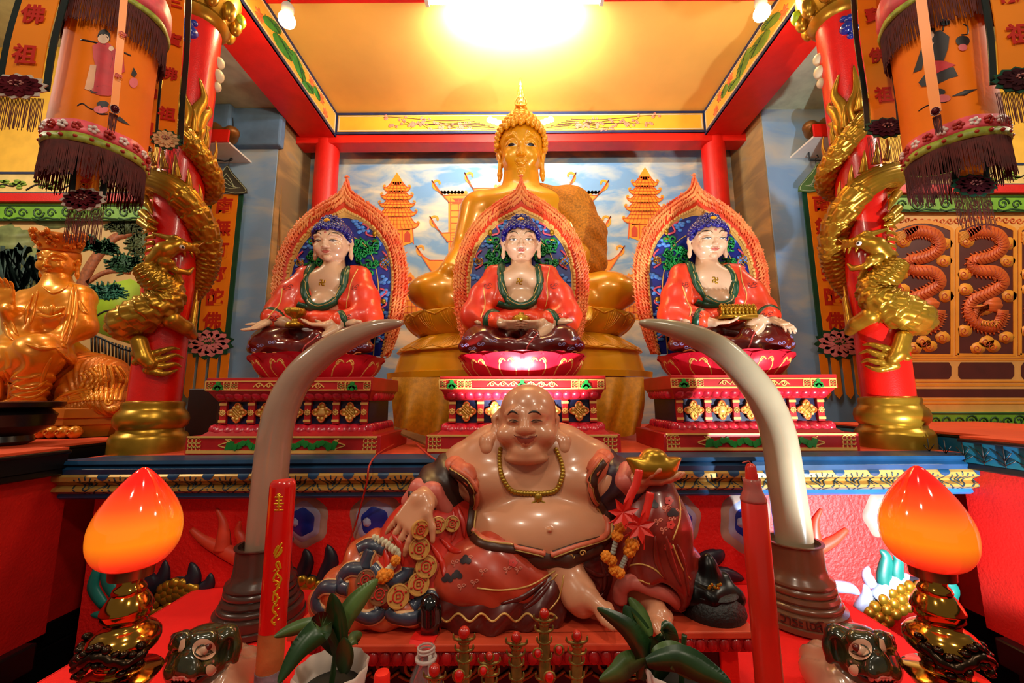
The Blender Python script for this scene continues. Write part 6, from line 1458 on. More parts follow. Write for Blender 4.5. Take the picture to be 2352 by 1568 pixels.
fo_ = MB(); [RS.strokes(fo_, [q_], .012, .006, taper=True) for q_ in ([(900, 1225), (920, 1255), (925, 1300)], [(1010, 1235), (1040, 1262), (1060, 1268)], [(985, 1245), (1015, 1290), (1020, 1325)], [(1050, 1160), (1062, 1195), (1066, 1235)], [(1040, 1170), (1046, 1210), (1036, 1245)], [(880, 1245), (890, 1290), (885, 1320)])]; fo_.build('robe_fold', RB, t)
fo_ = MB(); [RS.strokes(fo_, [q_], .011, .006, taper=True) for q_ in ([(1475, 1200), (1460, 1250), (1440, 1310)], [(1530, 1230), (1540, 1280), (1565, 1345)], [(1505, 1230), (1510, 1290), (1530, 1330)], [(1555, 1250), (1572, 1300), (1582, 1370)])]; fo_.build('robe_fold', RM2, t)
fo_ = MB(); [RS.strokes(fo_, [q_], .010, .005, taper=True) for q_ in ([(1270, 1330), (1235, 1372), (1200, 1400)], [(1255, 1330), (1205, 1370), (1150, 1385)], [(1380, 1290), (1390, 1330), (1380, 1370)], [(1340, 1300), (1370, 1320), (1400, 1320)])]; fo_.build('robe_fold', RM, t)
mb = MB(); RS.strokes(mb, [[(1040, 1062), (1060, 1078), (1085, 1105)], [(1388, 1048), (1372, 1062), (1360, 1085)]], .028, .008); mb.build('shoulder_lining', MATS['lining_coral'], t)
S = SDF(); S.chain([c(1180, 1268, 1.395), c(1240, 1280, 1.38), c(1300, 1282, 1.385), c(1372, 1258, 1.42)], [.026, .03, .03, .024], .02); part('sash', S, .006, EDG)
mb = MB(); [mb.tube([W(a, b, 1.36 - .0 * i) for a, b in spiral(x, y, 8, 1.2, s)], .0022, 5) for i, (x, y, s) in enumerate(((1215, 1272, 1), (1235, 1276, -1), (1262, 1280, 1), (1285, 1280, -1), (1312, 1277, 1), (1338, 1270, -1)))]; mb.build('sash_scroll', MATS['edge_gold'], t)
# printed flowers and clouds
mb = MB(); mc = MB(); md = MB()
for x, y, r_ in ((1045, 1290, 9), (1075, 1280, 9), (1180, 1290, 8), (1165, 1305, 7), (1190, 1305, 7), (1060, 1345, 8), (1090, 1335, 8), (1110, 1310, 7), (1530, 1165, 9), (1512, 1195, 8), (1545, 1190, 8), (1525, 1215, 8), (1560, 1170, 6)):
    RS.strokes(mb, [spiral(x - 5, y, r_ * .6, 1.1, 1), spiral(x + 5, y, r_ * .6, 1.1, -1), [(x, y + 3), (x - 3, y + 12)]], .0024, .0022)
for x, y in ((1536, 1150), (1535, 1255), (1178, 1292), (1540, 1205)): RS.patch(md, [ring(x + 6 * cos(a), y + 6 * sin(a), 4.5, n=8) for a in np.linspace(0, 5, 5)], .003, rings=2)
for x, y in ((1070, 1288), (1050, 1322), (1028, 1330), (1500, 1160), (1545, 1180)): RS.patch(mc, [ring(x - 6, y, 7, n=10), ring(x + 6, y, 7, n=10), ring(x, y - 7, 7, n=10)], .0028, rings=3)
mb.build('robe_scroll', mat('scroll_rose', '#d0705a', .4), t); md.build('robe_flower', mat('print_flower_red', '#d83c34', .4), t); mc.build('robe_cloud', mat('print_cloud_dark', '#2c161c', .4), t)
# bead necklace
path = smooth_path([(1149, 1030), (1147, 1050), (1149, 1075), (1154, 1095), (1163, 1112), (1175, 1126), (1196, 1131), (1220, 1132), (1245, 1132), (1268, 1129), (1280, 1121), (1287, 1106), (1292, 1085), (1290, 1065), (1284, 1048), (1277, 1031)], 12)
pos = [p for p in (BK.pix(*q)[0] for q in path) if p is not None]; d = np.r_[0, np.cumsum(np.linalg.norm(np.diff(pos, axis=0), axis=1))]; pos = np.array(pos)
nb = 42
for i in range(nb):
    s = d[-1] * i / (nb - 1); q = np.array([np.interp(s, d, pos[:, j]) for j in range(3)]) + (0, -.006, .0); r_ = .0078 + .0022 * sin(PI * i / nb)
    MB().ball(q, (r_, r_, r_), None, 14, 10).build('bead', BEAD, t)
q = BK.pix(1236, 1140)[0] + (0, -.012, 0); mb = MB().ball(q, (.014, .012, .017), None, 12, 8).tube([q, q + (0, -.004, -.03)], [.009, .002], 8)
for s in (-1, 1):
    for a in (.3, .9): mb.tube(smooth_path([q + (0, 0, -.005), q + (s * .018, -.004, -.012 - .01 * a), q + (s * .026, -.004, -.014 - .022 * a)], 4), [.003] * 8 + [.001], 6)
mb.build('pendant', BEAD, t)
# ingot held up
S = SDF(); q = c(1502, 1072, 1.38)
S.ell(q, (.062, .045, .042), None, .02).chain([q + (-.045, 0, .0), q + (-.085, 0, .038)], [.034, .014], .025).chain([q + (.045, 0, .0), q + (.085, 0, .038)], [.034, .014], .025); S.box(q + (0, 0, .066), (.11, .06, .034), None, .01, .008, 's'); S.ell(q + (0, 0, .032), (.045, .036, .03), None, .01)
part('gold_ingot', S, .005, GOLD)
# strings of coins and the open sack
for x, y, r_ in ((962, 1214, 20), (1004, 1206, 18), (1037, 1203, 17), (963, 1258, 23), (979, 1300, 23), (962, 1340, 23), (915, 1368, 24), (873, 1363, 22), (842, 1332, 21)):
    P_, n_ = RS.pix(x, y)
    if P_ is None: continue
    view = (CAM - P_); view /= np.linalg.norm(view); n_ = n_ * .35 + view * .65; n_ /= np.linalg.norm(n_)
    Rm = frame(np.cross([0, 0, 1], n_), n_); rr_ = M(r_, P_[1]); mv = lambda m_: m_.xf(lambda a: a @ Rm.T + P_ + n_ * .012)
    dull = y > 1330 and x < 900
    o = mv(MB().lathe([(rr_ * .96, -.006), (rr_, 0), (rr_ * .96, .006), (rr_ * .85, .0065), (rr_ * .82, .004)], (0, 0, 0), 28)).build('coin', mat('coin_tan', '#cf9448', .35, .15, var=.12) if not dull else mat('coin_brown', '#8c5430', .35, .15, var=.12), t, angle=40)
    m_ = MB(); m_.tube([(rr_ * .45 * cos(a), rr_ * .45 * sin(a), .006) for a in np.linspace(0, 2 * PI, 20)], .0022, 5); m_.tube([(rr_ * .22 * cos(a), rr_ * .22 * sin(a), .006) for a in np.linspace(PI / 4, 2 * PI + PI / 4, 5)], .0022, 4)
    for a in range(4): m_.box((rr_ * .68 * cos(a * PI / 2 + .4), rr_ * .68 * sin(a * PI / 2 + .4), .006), (rr_ * .18, rr_ * .14, .004), rotz(a * PI / 2))
    mv(m_).build('coin_mark', REDINK, o)
S = SDF(); S.ell(c(852, 1330, 1.40), (.11, .08, .12), None, .05).ell(c(800, 1375, 1.38), (.12, .07, .085), None, .05).ell(c(900, 1392, 1.37), (.17, .07, .06), None, .05).ell(c(860, 1262, 1.43), (.06, .06, .06), None, .05)
sa_o, sa = part('sack', S, .007, mat('sack_orange', '#cf5a2c', .35, var=.2, coat=.3), lambda x, y, z: .006 * np.sin(60 * x + 40 * z) + 0 * y)
SS = Skin(sa, rb, th, sk, torso)
rib = [[(822, 1262), (840, 1252), (862, 1252), (884, 1262)], [(851, 1262), (842, 1285), (836, 1305)], [(836, 1308), (805, 1306), (786, 1322), (782, 1345), (800, 1352)], [(775, 1348), (745, 1348), (728, 1368), (728, 1392), (748, 1408)], [(856, 1300), (876, 1325), (905, 1334), (932, 1318), (938, 1302)], [(818, 1408), (842, 1418), (866, 1412), (878, 1395)], [(890, 1400), (905, 1416), (940, 1420), (968, 1412)], [(945, 1395), (968, 1378), (990, 1368), (1006, 1378)]]
for nm, wd, th_, mt in (('sack_edge', .026, .007, TAN), ('sack_lining', .021, .011, BLU)):
    mb = MB(); SS.strokes(mb, rib, wd, th_); mb.build(nm, mt, sa_o)
# ================================================================== tusks in their turned stands
IV = mat('ivory_surface', '#b39a80', .22, var=.12, scale=4, coat=.4); STN = mat('stand_brown', '#5f4236', .25, var=.15, scale=5, coat=.4)
YT = 1.88
for s, path, lab, lab2, mt, ms, bx in (
    (-1, [(607, 1262), (610, 1215), (618, 1130), (632, 1000), (655, 920), (692, 858), (747, 808), (810, 773), (870, 751), (926, 741)], 'grey-brown tusk curving up in front of the statue with the lotus cup', 'dark brown turned stand holding the grey-brown tusk', mat('ivory_grey', '#a98c76', .14, var=.1, scale=4, coat=.6), mat('stand_dark_brown', '#4a342c', .22, var=.15, scale=5, coat=.4), 590),
    (1, [(1824, 1262), (1821, 1215), (1808, 1130), (1788, 1000), (1757, 920), (1716, 862), (1654, 802), (1585, 768), (1525, 750), (1468, 740)], 'pale cream tusk curving up in front of the statue with the gold pagoda', 'brown turned stand with carved writing, holding the pale cream tusk', mat('ivory_green', '#a6977a', .22, var=.1, scale=4, coat=.4), mat('stand_brown2', '#6e4832', .25, var=.15, scale=5, coat=.4), 1852)):
    q = smooth_path([W(x, y, YT - .0 * i) for i, (x, y) in enumerate(path)], 10); n = len(q); u = np.linspace(0, 1, n)
    rr = np.interp(u, [0, .25, .45, .6, .75, .88, .96, 1], [.074, .074, .071, .065, .055, .039, .023, .009])
    o = MB().tube(q, rr, 28).build('tusk', mt, None, True, loc=q[0]); tag(o, lab, 'tusk')
    cx = W(bx, 1480, YT)[0]; ax = (W(path[0][0], 1245, YT)[0] + W(path[2][0], 1400, YT)[0]) / 2; zt = zz(1243, YT); ax = q[0][0]
    H_ = zt - ZTB
    prof = [(.165, 0), (.178, .03), (.178, .09), (.17, .10), (.172, .12), (.168, .21), (.150, .23), (.155, .27), (.15, .30), (.138, .31), (.145, .35), (.14, .39), (.13, .40), (.138, .43), (.136, .47), (.128, .49), (.135, .52), (.132, .56), (.115, .60), (.108, .70), (.105, .97), (.112, .985), (.112, 1.0), (.098, 1.0), (.096, .93)]
    prof = [(r * 1.02, z_ * H_) for r, z_ in prof]
    b = tag(MB().lathe(prof, (ax, YT, ZTB), 56).build('tusk_stand', ms, None, True, angle=50, loc=(ax, YT, ZTB)), lab2, 'stand')
    if s > 0:
        word = 'วาระเฉลิม พระ'
        for i, ch in enumerate(['ว', 'า', 'ร', 'ะ', 'เ', 'ฉ', 'ล', 'ิ', 'ม', ' ', 'พ', 'ร', 'ะ']):
            if ch == ' ': continue
            a = -PI / 2 - .55 - .38 + .115 * i; r_ = .176
            text(ch, .05, mat('engraved_brown', '#3a1c12', .5), 'carved_letter', b, (ax + r_ * cos(a), YT + r_ * sin(a), ZTB + H_ * .165), (-sin(a), cos(a), 0), (0, 0, 1), .002)

# ================================================================== candles
CRED = mat('candle_red', '#d8120c', .22, var=.12, scale=3, coat=.5); FOIL = mat('gold_foil', '#e8b41e', .3, .5, var=.1)
yc = 1.17; a = W(651, 1100, yc); b = W(628, 1568, yc); X = a[0] - .0; r_ = .033
t = thing('red_candle', 'thick flat-topped red candle with gold letters and a tan wrapper', 'candle', (X, yc, ZTB))
z1, z2 = W(640, 1112, yc - r_)[2], W(628, 1460, yc - r_)[2]
cb = MB().lathe([(r_, z2 - .0), (r_ * 1.0, z1 - .012), (r_ * .97, z1 - .002), (r_ * .85, z1 + .004), (r_ * .3, z1)], (X, yc, 0), 36).build('wax', CRED, t, angle=60)
MB().lathe([(r_ * .98, ZTB), (r_ * .98, z2)], (X, yc, 0), 36).build('wrapper', mat('wrapper_tan', '#c4743a', .55, var=.2, scale=10, bump=.15), t, angle=40)
MB().lathe([(r_ * 1.02, ZTB), (r_ * 1.02, W(600, 1555, yc - r_)[2])], (X, yc, 0), 36).build('wrapper_band', mat('wrapper_band_grey', '#8a8690', .5, var=.3, scale=40), t, angle=40)
CS = Skin((MB().lathe([(r_, ZTB), (r_, z1)], (X, yc, 0), 60).arr(), MB().lathe([(r_, ZTB), (r_, z1)], (X, yc, 0), 60).f))
fo = MB()
ch = [[(640, 1134), (640, 1172)], [(631, 1142), (650, 1141)], [(633, 1150), (648, 1149)], [(629, 1157), (652, 1156)], [(634, 1164), (647, 1163)], [(630, 1172), (651, 1171)], [(636, 1138), (640, 1134), (645, 1138)]]
CS.strokes(fo, ch, .0024, .0012, n=3)
CS.strokes(fo, [[(630, 1278), (638, 1262), (648, 1246)], [(632, 1282), (642, 1268), (648, 1256)], [(629, 1272), (634, 1260), (640, 1252)], [(635, 1280), (645, 1270), (647, 1262)], [(640, 1308), (634, 1296), (640, 1290), (645, 1306)], [(640, 1308), (628, 1330), (642, 1340), (630, 1362), (626, 1380)], [(636, 1318), (646, 1330), (636, 1350)], [(632, 1385), (626, 1400), (634, 1412), (624, 1425), (632, 1436)], [(628, 1360), (638, 1372), (630, 1390)]], .0028, .0012, n=6)
for k in range(16): CS.strokes(fo, [[(627 + (k % 3) * 5, 1312 + k * 8), (633 + (k % 3) * 5, 1308 + k * 8)]], .002, .0012)
fo.build('gold_letter', FOIL, cb)
yc = 1.14; X = W(1748, 1350, yc)[0] + .0; r_ = .0325; z0 = W(1725, 1150, yc - r_)[2]; zt = W(1715, 1066, yc)[2]
t = thing('red_candle', 'tall tapered red candle with a wick, wrapped in clear film', 'candle', (X, yc, ZTB))
cb = MB().lathe([(r_ * 1.06, ZTB), (r_, ZTB + .35), (r_ * .98, z0), (r_ * .62, z0 + .015), (r_ * .58, z0 + .025), (r_ * .48, z0 + .055), (r_ * .42, zt - .008), (r_ * .3, zt), (r_ * .1, zt + .003)], (X, yc, 0), 36).build('wax', mat('candle_red_dull', '#d01c10', .3, var=.25, scale=2.2, coat=.4, col2='#9a2a16'), t, angle=60)
MB().tube(smooth_path([(X, yc, zt), (X - .004, yc, zt + .008), (X - .022, yc, zt + .004)], 4), .002, 6).build('wick', mat('wick', '#c85040', .6), cb)
fm = mat('clear_film', '#ffe8d8', .1, var=.0, trans=.9)
MB().lathe([(r_ * .99, z0 - .01), (r_ * 1.02, z0 - .002), (r_ * .72, z0 + .02), (r_ * .66, z0 + .04), (r_ * .7, z0 + .05)], (X, yc, 0), 24).build('film', fm, cb)

# ================================================================== bud-shaped lamps on brass stands
def budmat():
    mt = bpy.data.materials.new('lamp_glass'); mt.use_nodes = True; nt = mt.node_tree; b = nt.nodes['Principled BSDF']
    tc = nt.nodes.new('ShaderNodeTexCoord'); sx = nt.nodes.new('ShaderNodeSeparateXYZ'); rp = nt.nodes.new('ShaderNodeValToRGB')
    nt.links.new(tc.outputs['Generated'], sx.inputs[0]); nt.links.new(sx.outputs['Z'], rp.inputs['Fac']); e = rp.color_ramp.elements
    for p, cc in ((0, '#e81a10'), (.10, '#f2401c'), (.30, '#f58a16'), (.45, '#f08018'), (.64, '#ee4a18'), (.85, '#ea1a0e')):
        x = e[0] if p == 0 else e.new(p); x.position = p; x.color = (*lin(cc), 1)
    e[-1].position = 1; e[-1].color = (*lin('#e8120a'), 1)
    nt.links.new(rp.outputs['Color'], b.inputs['Base Color']); nt.links.new(rp.outputs['Color'], b.inputs['Emission Color']); b.inputs['Emission Strength'].default_value = .72
    b.inputs['Roughness'].default_value = .08; b.inputs['Coat Weight'].default_value = .6
    return mt
BUD = budmat(); DBR = mat('dark_bronze', '#3a2c20', .25, .9, var=.2)
YL = 1.15
for s, (bx, by0, by1), lab in ((-1, (318, 1300, 1072), 'glowing bud lamp on a brass stand, beside the counter with the plain black edge'), (1, (2122, 1302, 1068), 'glowing bud lamp on a brass stand, beside the counter with the teal leaf edge')):
    zb = W(bx, by0, YL)[2]; zt = W(bx, by1, YL)[2]; X = W(bx, (by0 + by1) / 2, YL)[0]; Hh = zt - zb
    t = thing('bud_lamp', lab, 'lamp', (X, YL, ZTB))
    pr = [(.045, 0), (.07, .012), (.098, .08), (.118, .2), (.1235, .33), (.12, .45), (.106, .58), (.082, .72), (.05, .86), (.02, .965), (.006, .995)]
    pr = [(r * .80, z_ * Hh + zb) for r, z_ in pr]; sp = smooth_path([(r, z_, 0) for r, z_ in pr], 5)
    MB().lathe([(max(p[0], .001), p[1]) for p in sp], (X, YL, 0), 64).build('glass_bud', BUD, t)
    L0 = zb - ZTB; k_ = YL / F / 1.24
    rows = [(1318, 26), (1328, 27), (1340, 27), (1346, 33), (1354, 36), (1360, 34), (1366, 40), (1380, 48), (1394, 54), (1398, 54), (1402, 50), (1414, 51), (1418, 44), (1424, 42), (1432, 44), (1438, 52), (1446, 64), (1460, 75), (1474, 77), (1490, 71), (1502, 58), (1512, 47), (1520, 50), (1526, 46), (1534, 45), (1540, 52), (1546, 82), (1552, 88), (1556, 86), (1566, 78), (1590, 62), (1620, 50), (1650, 58), (1690, 80)]
    pb = [(hw_ * k_, W(bx, ry_, YL)[2]) for ry_, hw_ in rows]; pb = [(.1, ZTB), (.1, ZTB + .01)] + [q for q in pb[::-1] if q[1] > ZTB + .015]
    MB().lathe(pb, (X, YL, 0), 56).build('brass_stand', BRASS, t, angle=60)
    MB().lathe([(.025, zb - .05 * L0), (.047, zb - .048 * L0), (.049, zb), (.035, zb + .002)], (X, YL, 0), 40).build('lamp_collar', mat('collar_brass', '#a08a5a', .25, .9, var=.2), t, angle=40)
    g = MB(); zc = W(bx, 1478, YL)[2]; rr = random.Random(3)
    q_ = [np.array([X + .079 * cos(a), YL + .079 * sin(a), zc + .016 * sin(4 * a + 1)]) for a in np.linspace(-PI / 2 - 1.3, -PI / 2 + 1.3, 26)]
    g.tube(np.array(q_), np.stack([np.full(26, .012), .014 + .004 * np.sin(np.arange(26) * 1.9)], 1), 10, flat=(0, 0, 1))
    for q0 in q_[::2]:
        for d_ in (-1, 1): g.ball(q0 + (0, 0, d_ * rr.uniform(.012, .024)), (.012, .011, .008), roty(rr.uniform(-1, 1)), 9, 6)
    g.build('embossed_dragon', DBR, t)
    lamp('bud_light', 'POINT', (X, YL - .0, zb + Hh * .4), 1.2, (1, .35, .12), .05)

# ================================================================== glazed lion-dogs at the front
GLZ = mat('olive_glaze', '#3a3a1c', .15, var=.3, scale=14, coat=.6, col2='#1c2018'); GCR = mat('cream_glaze', '#d0a88a', .18, var=.08, coat=.5); GBN = mat('brown_glaze', '#5a1c10', .12, coat=.6)
def dog(s, cx, cy, lab):
    d = 1.28; f = lambda x, y, dd=0: W(cx + s * (x - 460), y - 1510 + cy, d + dd)
    t = thing('lion_dog_figurine', lab, 'figurine', W(cx, cy, d) * (1, 1, 0) + (0, .05, ZTB))
    S = SDF(); k = .018
    S.ell(f(462, 1505), (.085, .085, .078), None, k).ell(f(440, 1530, -.075), (.066, .05, .032), None, .02).ell(f(432, 1512, -.1), (.03, .025, .022), None, .012)
    for q in (-1, 1): S.ell(f(432 + q * 12, 1520, -.108), (.016, .014, .013), None, .008)
    S.chain([f(404, 1546, -.085), f(420, 1534, -.115), f(445, 1541, -.115), f(475, 1540, -.08), f(490, 1528, -.05)], [.012, .016, .015, .014, .008], .01)
    S.chain([f(402, 1480, -.06), f(420, 1468, -.07), f(432, 1488, -.085)], [.016, .02, .014], .012).chain([f(440, 1490, -.08), f(452, 1470, -.075), f(480, 1466, -.06), f(495, 1485, -.04)], [.014, .02, .02, .014], .012)
    S.chain([f(500, 1468, -.01), f(520, 1462, .0), f(530, 1490, .0), f(540, 1515, .0)], [.026, .03, .026, .01], .015).ell(f(522, 1492, -.02), (.012, .016, .03), None, .012, 's')
    S.chain([f(412, 1470, .03), f(402, 1462, .05)], [.025, .012], .015)
    S.ell(f(432, 1562, -.1), (.042, .05, .022), None, .012, 's')
    v, fc = S.mesh(.0042); hd = mk('head', v, fc, GLZ, t, True); K = Skin((v, fc))
    S = SDF(); S.chain([f(480, 1545, .03), f(480, 1600, .02), f(475, 1660, .03)], [.07, .085, .09], .04); S.ell(W(cx, cy, d) * (1, 1, 0) + (0, .1, ZTB + .08), (.1, .13, .08), None, .05)
    v2, f2 = S.mesh(.008, lambda x, y, z: .004 * np.sin(150 * x) + 0 * y); v2[:, 2] = np.maximum(v2[:, 2], ZTB + .001); mk('body', v2, f2, GCR, t, True)
    mx = lambda L_: [[(cx + s * (x - 460), y - 1510 + cy) for x, y in l] for l in L_]
    m_ = MB(); K.patch(m_, mx([ring(468, 1492, 27, 26, 20), ]), .003, rings=5); K.patch(m_, mx([[(412, 1492), (416, 1470), (428, 1466), (427, 1485), (420, 1496), (410, 1500)]]), .003); K.patch(m_, mx([ring(482, 1538, 12, 11, 14)]), .004); m_.build('cream_patch', GCR, hd)
    K.strokes(m2 := MB(), mx([[(446, 1500), (455, 1484), (470, 1480), (484, 1492), (487, 1500), (470, 1508), (455, 1508), (446, 1500)]]), .0022, .006); m2.build('eye_rim', GLZ, hd)
    P_, n_ = K.pix(*mx([[(461, 1495)]])[0][0])
    if P_ is not None: MB().ball(P_ + n_ * .004, (.016, .012, .014), None, 14, 10).build('eye', GCR, hd); MB().ball(P_ + n_ * .016, (.0105, .010, .011), None, 12, 8).build('pupil', GBN, hd)
    m_ = MB(); m_.tube(smooth_path([f(396, 1556, -.105), f(404, 1552, -.12), f(420, 1550, -.125), f(436, 1553, -.12), f(446, 1560, -.11)], 4), [.006] * 17, 8)
    for x in (402, 410, 418, 426, 434): m_.ball(f(x, 1556, -.122), (.0055, .005, .008), None, 8, 6)
    m_.tube([f(428, 1549, -.125), f(430, 1566, -.125)], [.006, .002], 8); m_.build('teeth', mat('teeth_pink', '#d8a898', .25, coat=.4), hd)
    m_ = MB().ball(f(420, 1566, -.09), (.03, .03, .012), None, 12, 8).build('tongue', GBN, hd)
dog(1, 460, 1510, 'green-glazed lion-dog figurine in front of the plain dark tusk stand'); dog(-1, 1985, 1510, 'green-glazed lion-dog figurine in front of the tusk stand with carved writing')

# ================================================================== plants in white pots
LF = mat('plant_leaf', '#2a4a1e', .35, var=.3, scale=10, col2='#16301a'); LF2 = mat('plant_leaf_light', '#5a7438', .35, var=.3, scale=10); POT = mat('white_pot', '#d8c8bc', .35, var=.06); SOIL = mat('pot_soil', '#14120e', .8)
def leaf(mb, pts, w0, nrm=(0, -1, .3)):
    q = smooth_path(pts, 7); n = len(q); u = np.linspace(0, 1, n); wd = w0 * np.clip(np.sin(PI * (u * .9 + .08)) ** .8, .02, 1)
    t = np.gradient(q, axis=0); t /= np.linalg.norm(t, axis=1, keepdims=True); N = np.array(nrm, float); N = N - t * (t @ N)[:, None]; N /= np.linalg.norm(N, axis=1, keepdims=True); B_ = np.cross(t, N)
    V = np.concatenate([q + B_ * wd[:, None] - N * .0 + N * (wd * .35)[:, None], q, q - B_ * wd[:, None] + N * (wd * .35)[:, None], q - N * .0025])
    f = []
    for i in range(n - 1):
        for a, b in ((0, 1), (1, 2), (2, 3), (3, 0)): f.append((a * n + i, a * n + i + 1, b * n + i + 1, b * n + i))
    mb.add(V, f)
def plant(bx, by, yd, lab, leaves, lights):
    z1 = zz(by, yd, bx); X = W(bx, by, yd)[0]; z0 = ZTB; rr_ = M(74, yd)
    t = thing('potted_plant', lab, 'plant', (X, yd, z0))
    wv = lambda th, i: 1 + (.04 * np.cos(12 * th) if i in (3, 4) else 0)
    MB().lathe([(rr_ * .62, z0), (rr_ * .7, z0 + .02), (rr_ * .9, z1 - .05), (rr_ * .98, z1 - .005), (rr_ * .94, z1), (rr_ * .86, z1 - .02), (rr_ * .8, z1 - .05)], (X, yd, 0), 48, mod=wv).build('pot', POT, t, angle=60)
    MB().lathe([(.001, z1 - .045), (rr_ * .82, z1 - .05)], (X, yd, 0), 32).build('soil', SOIL, t)
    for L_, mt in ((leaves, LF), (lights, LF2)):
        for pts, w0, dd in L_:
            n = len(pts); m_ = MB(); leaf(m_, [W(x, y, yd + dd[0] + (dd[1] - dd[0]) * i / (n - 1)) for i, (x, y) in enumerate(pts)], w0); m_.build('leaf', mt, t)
    MB().tube(smooth_path([(X, yd, z1 - .06), W(bx + 10, by - 40, yd), W(bx + 12, by - 70, yd)], 5), .007, 8).build('stem', LF, t)
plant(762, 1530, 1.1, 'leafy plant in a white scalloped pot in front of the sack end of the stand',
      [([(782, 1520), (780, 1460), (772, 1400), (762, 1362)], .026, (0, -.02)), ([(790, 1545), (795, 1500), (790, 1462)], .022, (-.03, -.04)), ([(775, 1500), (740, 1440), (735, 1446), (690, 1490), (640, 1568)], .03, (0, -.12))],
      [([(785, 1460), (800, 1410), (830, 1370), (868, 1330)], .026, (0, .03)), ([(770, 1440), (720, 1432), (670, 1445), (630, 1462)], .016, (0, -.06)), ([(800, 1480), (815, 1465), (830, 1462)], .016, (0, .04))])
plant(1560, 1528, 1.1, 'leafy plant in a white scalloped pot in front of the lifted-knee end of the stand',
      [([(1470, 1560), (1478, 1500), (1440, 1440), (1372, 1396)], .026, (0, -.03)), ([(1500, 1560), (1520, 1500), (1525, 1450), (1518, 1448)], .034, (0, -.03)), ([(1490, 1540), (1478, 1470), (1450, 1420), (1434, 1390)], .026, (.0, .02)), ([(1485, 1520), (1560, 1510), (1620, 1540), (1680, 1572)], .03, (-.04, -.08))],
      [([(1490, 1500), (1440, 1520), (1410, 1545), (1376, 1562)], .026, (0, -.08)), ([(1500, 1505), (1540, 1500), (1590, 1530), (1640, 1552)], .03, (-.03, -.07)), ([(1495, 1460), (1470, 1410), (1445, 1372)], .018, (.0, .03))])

# ================================================================== small things along the front
yb = 1.08; X = W(978, 1530, yb)[0]; zt = zz(1484, yb, 978)
t = thing('plastic_bottle', 'open clear plastic water bottle in front of the stand below the small black figurine', 'bottle', (X, yb, ZTB)); r_ = M(36, yb)
CLR = mat('clear_plastic', '#ffffff', .05, var=0, trans=.96)
MB().lathe([(r_, ZTB), (r_, zt - .1), (r_ * .97, zt - .085), (r_ * .8, zt - .06), (r_ * .5, zt - .035), (r_ * .44, zt - .028), (r_ * .44, zt), (r_ * .4, zt), (r_ * .4, zt - .03), (r_ * .92, zt - .09), (r_ * .95, ZTB + .005)], (X, yb, 0), 40).build('body', CLR, t, angle=50)
m_ = MB(); [m_.tube([(X + r_ * .47 * cos(a), yb + r_ * .47 * sin(a), zt - .006 - k * .0075 + a * .001) for a in np.linspace(0, 2 * PI, 24)], .0025, 6) for k in range(2)]; m_.tube([(X + r_ * .52 * cos(a), yb + r_ * .52 * sin(a), zt - .026) for a in np.linspace(0, 2 * PI, 25)], .005, 6); m_.build('neck_thread', mat('frosted_plastic', '#f0e0d8', .3, var=0, trans=.6), t)
MB().tube([(X + .01, yb, zt - .02), (X + .004, yb, ZTB + .02)], .004, 8).build('straw', WHITE, t)
yb = 1.04; X = W(877, 1560, yb)[0]; zt = zz(1543, yb, 877); r_ = M(16.5, yb)
o = MB().lathe([(r_ * 1.15, ZTB), (r_ * 1.15, zt - .09), (r_, zt - .08), (r_ * .98, zt - .006), (r_ * .85, zt), (r_ * .5, zt + .001)], (X, yb, 0), 28).build('small_red_candle', mat('wax_bright_red', '#f0200e', .5, var=.05), None, True, angle=40, loc=(X, yb, ZTB)); tag(o, 'short bright red candle beside the plastic bottle', 'candle')
FG = mat('filigree_gold', '#8f7436', .35, .6, var=.25, scale=40); GEM = mat('red_gem', '#c80c08', .08, coat=.8)
def crown(cx, tips, yd, lab, gems):
    t = thing('jewelled_ornament', lab, 'ornament', W(cx, 1560, yd) * (1, 1, 0) + (0, 0, ZTB)); X = W(cx, 1560, yd)[0]
    MB().lathe([(.06, ZTB), (.06, ZTB + .01), (.02, ZTB + .03), (.018, ZTB + .1), (.05, ZTB + .14), (.055, ZTB + .16), (.03, ZTB + .17)], (X, yd, 0), 24).build('foot', FG, t, angle=40)
    for x, y, r_ in tips:
        b0 = np.array([X, yd, ZTB + .15]); p1 = W(x, y + 55, yd); p2 = W(x, y + 12, yd); q = smooth_path([b0, (b0 + p1) / 2 + np.array([(p1[0] - X) * .35, -.01, 0]), p1, p2], 7)
        m_ = MB().tube(q, np.stack([np.full(len(q), .004), np.linspace(.02, .008, len(q))], 1), 8, flat=(0, -1, 0))
        for i in range(5, len(q), 2):
            for sg in (-1, 1):
                tt = q[min(i + 1, len(q) - 1)] - q[i - 1]; tt /= np.linalg.norm(tt); sd = np.array([tt[2], 0, -tt[0]]) * sg; wq = .016 + .008 * sin(i * 1.7)
                m_.tube(smooth_path([q[i], q[i] + sd * wq + tt * .004, q[i] + sd * wq * 1.1 + tt * .016], 3), [.005, .004, .004, .003, .003, .002, .001], 6)
        pr = m_.build('filigree_prong', FG, t); MB().ball(W(x, y, yd) , (M(r_, yd),) * 3, None, 14, 10).build('red_bead', mat('bead_red', '#b8180c', .3, var=.1, coat=.4), pr)
    for x, y, r_ in gems: 
        g_ = MB().ball(W(x, y, yd - .025), (M(r_, yd), .008, M(r_ * 1.15, yd)), None, 14, 10).build('red_gem', GEM, t)
        MB().tube([W(x + (r_ + 3) * cos(a), y + (r_ + 4) * sin(a), yd - .022) for a in np.linspace(0, 2 * PI, 18)], .003, 6).build('gem_setting', FG, t)
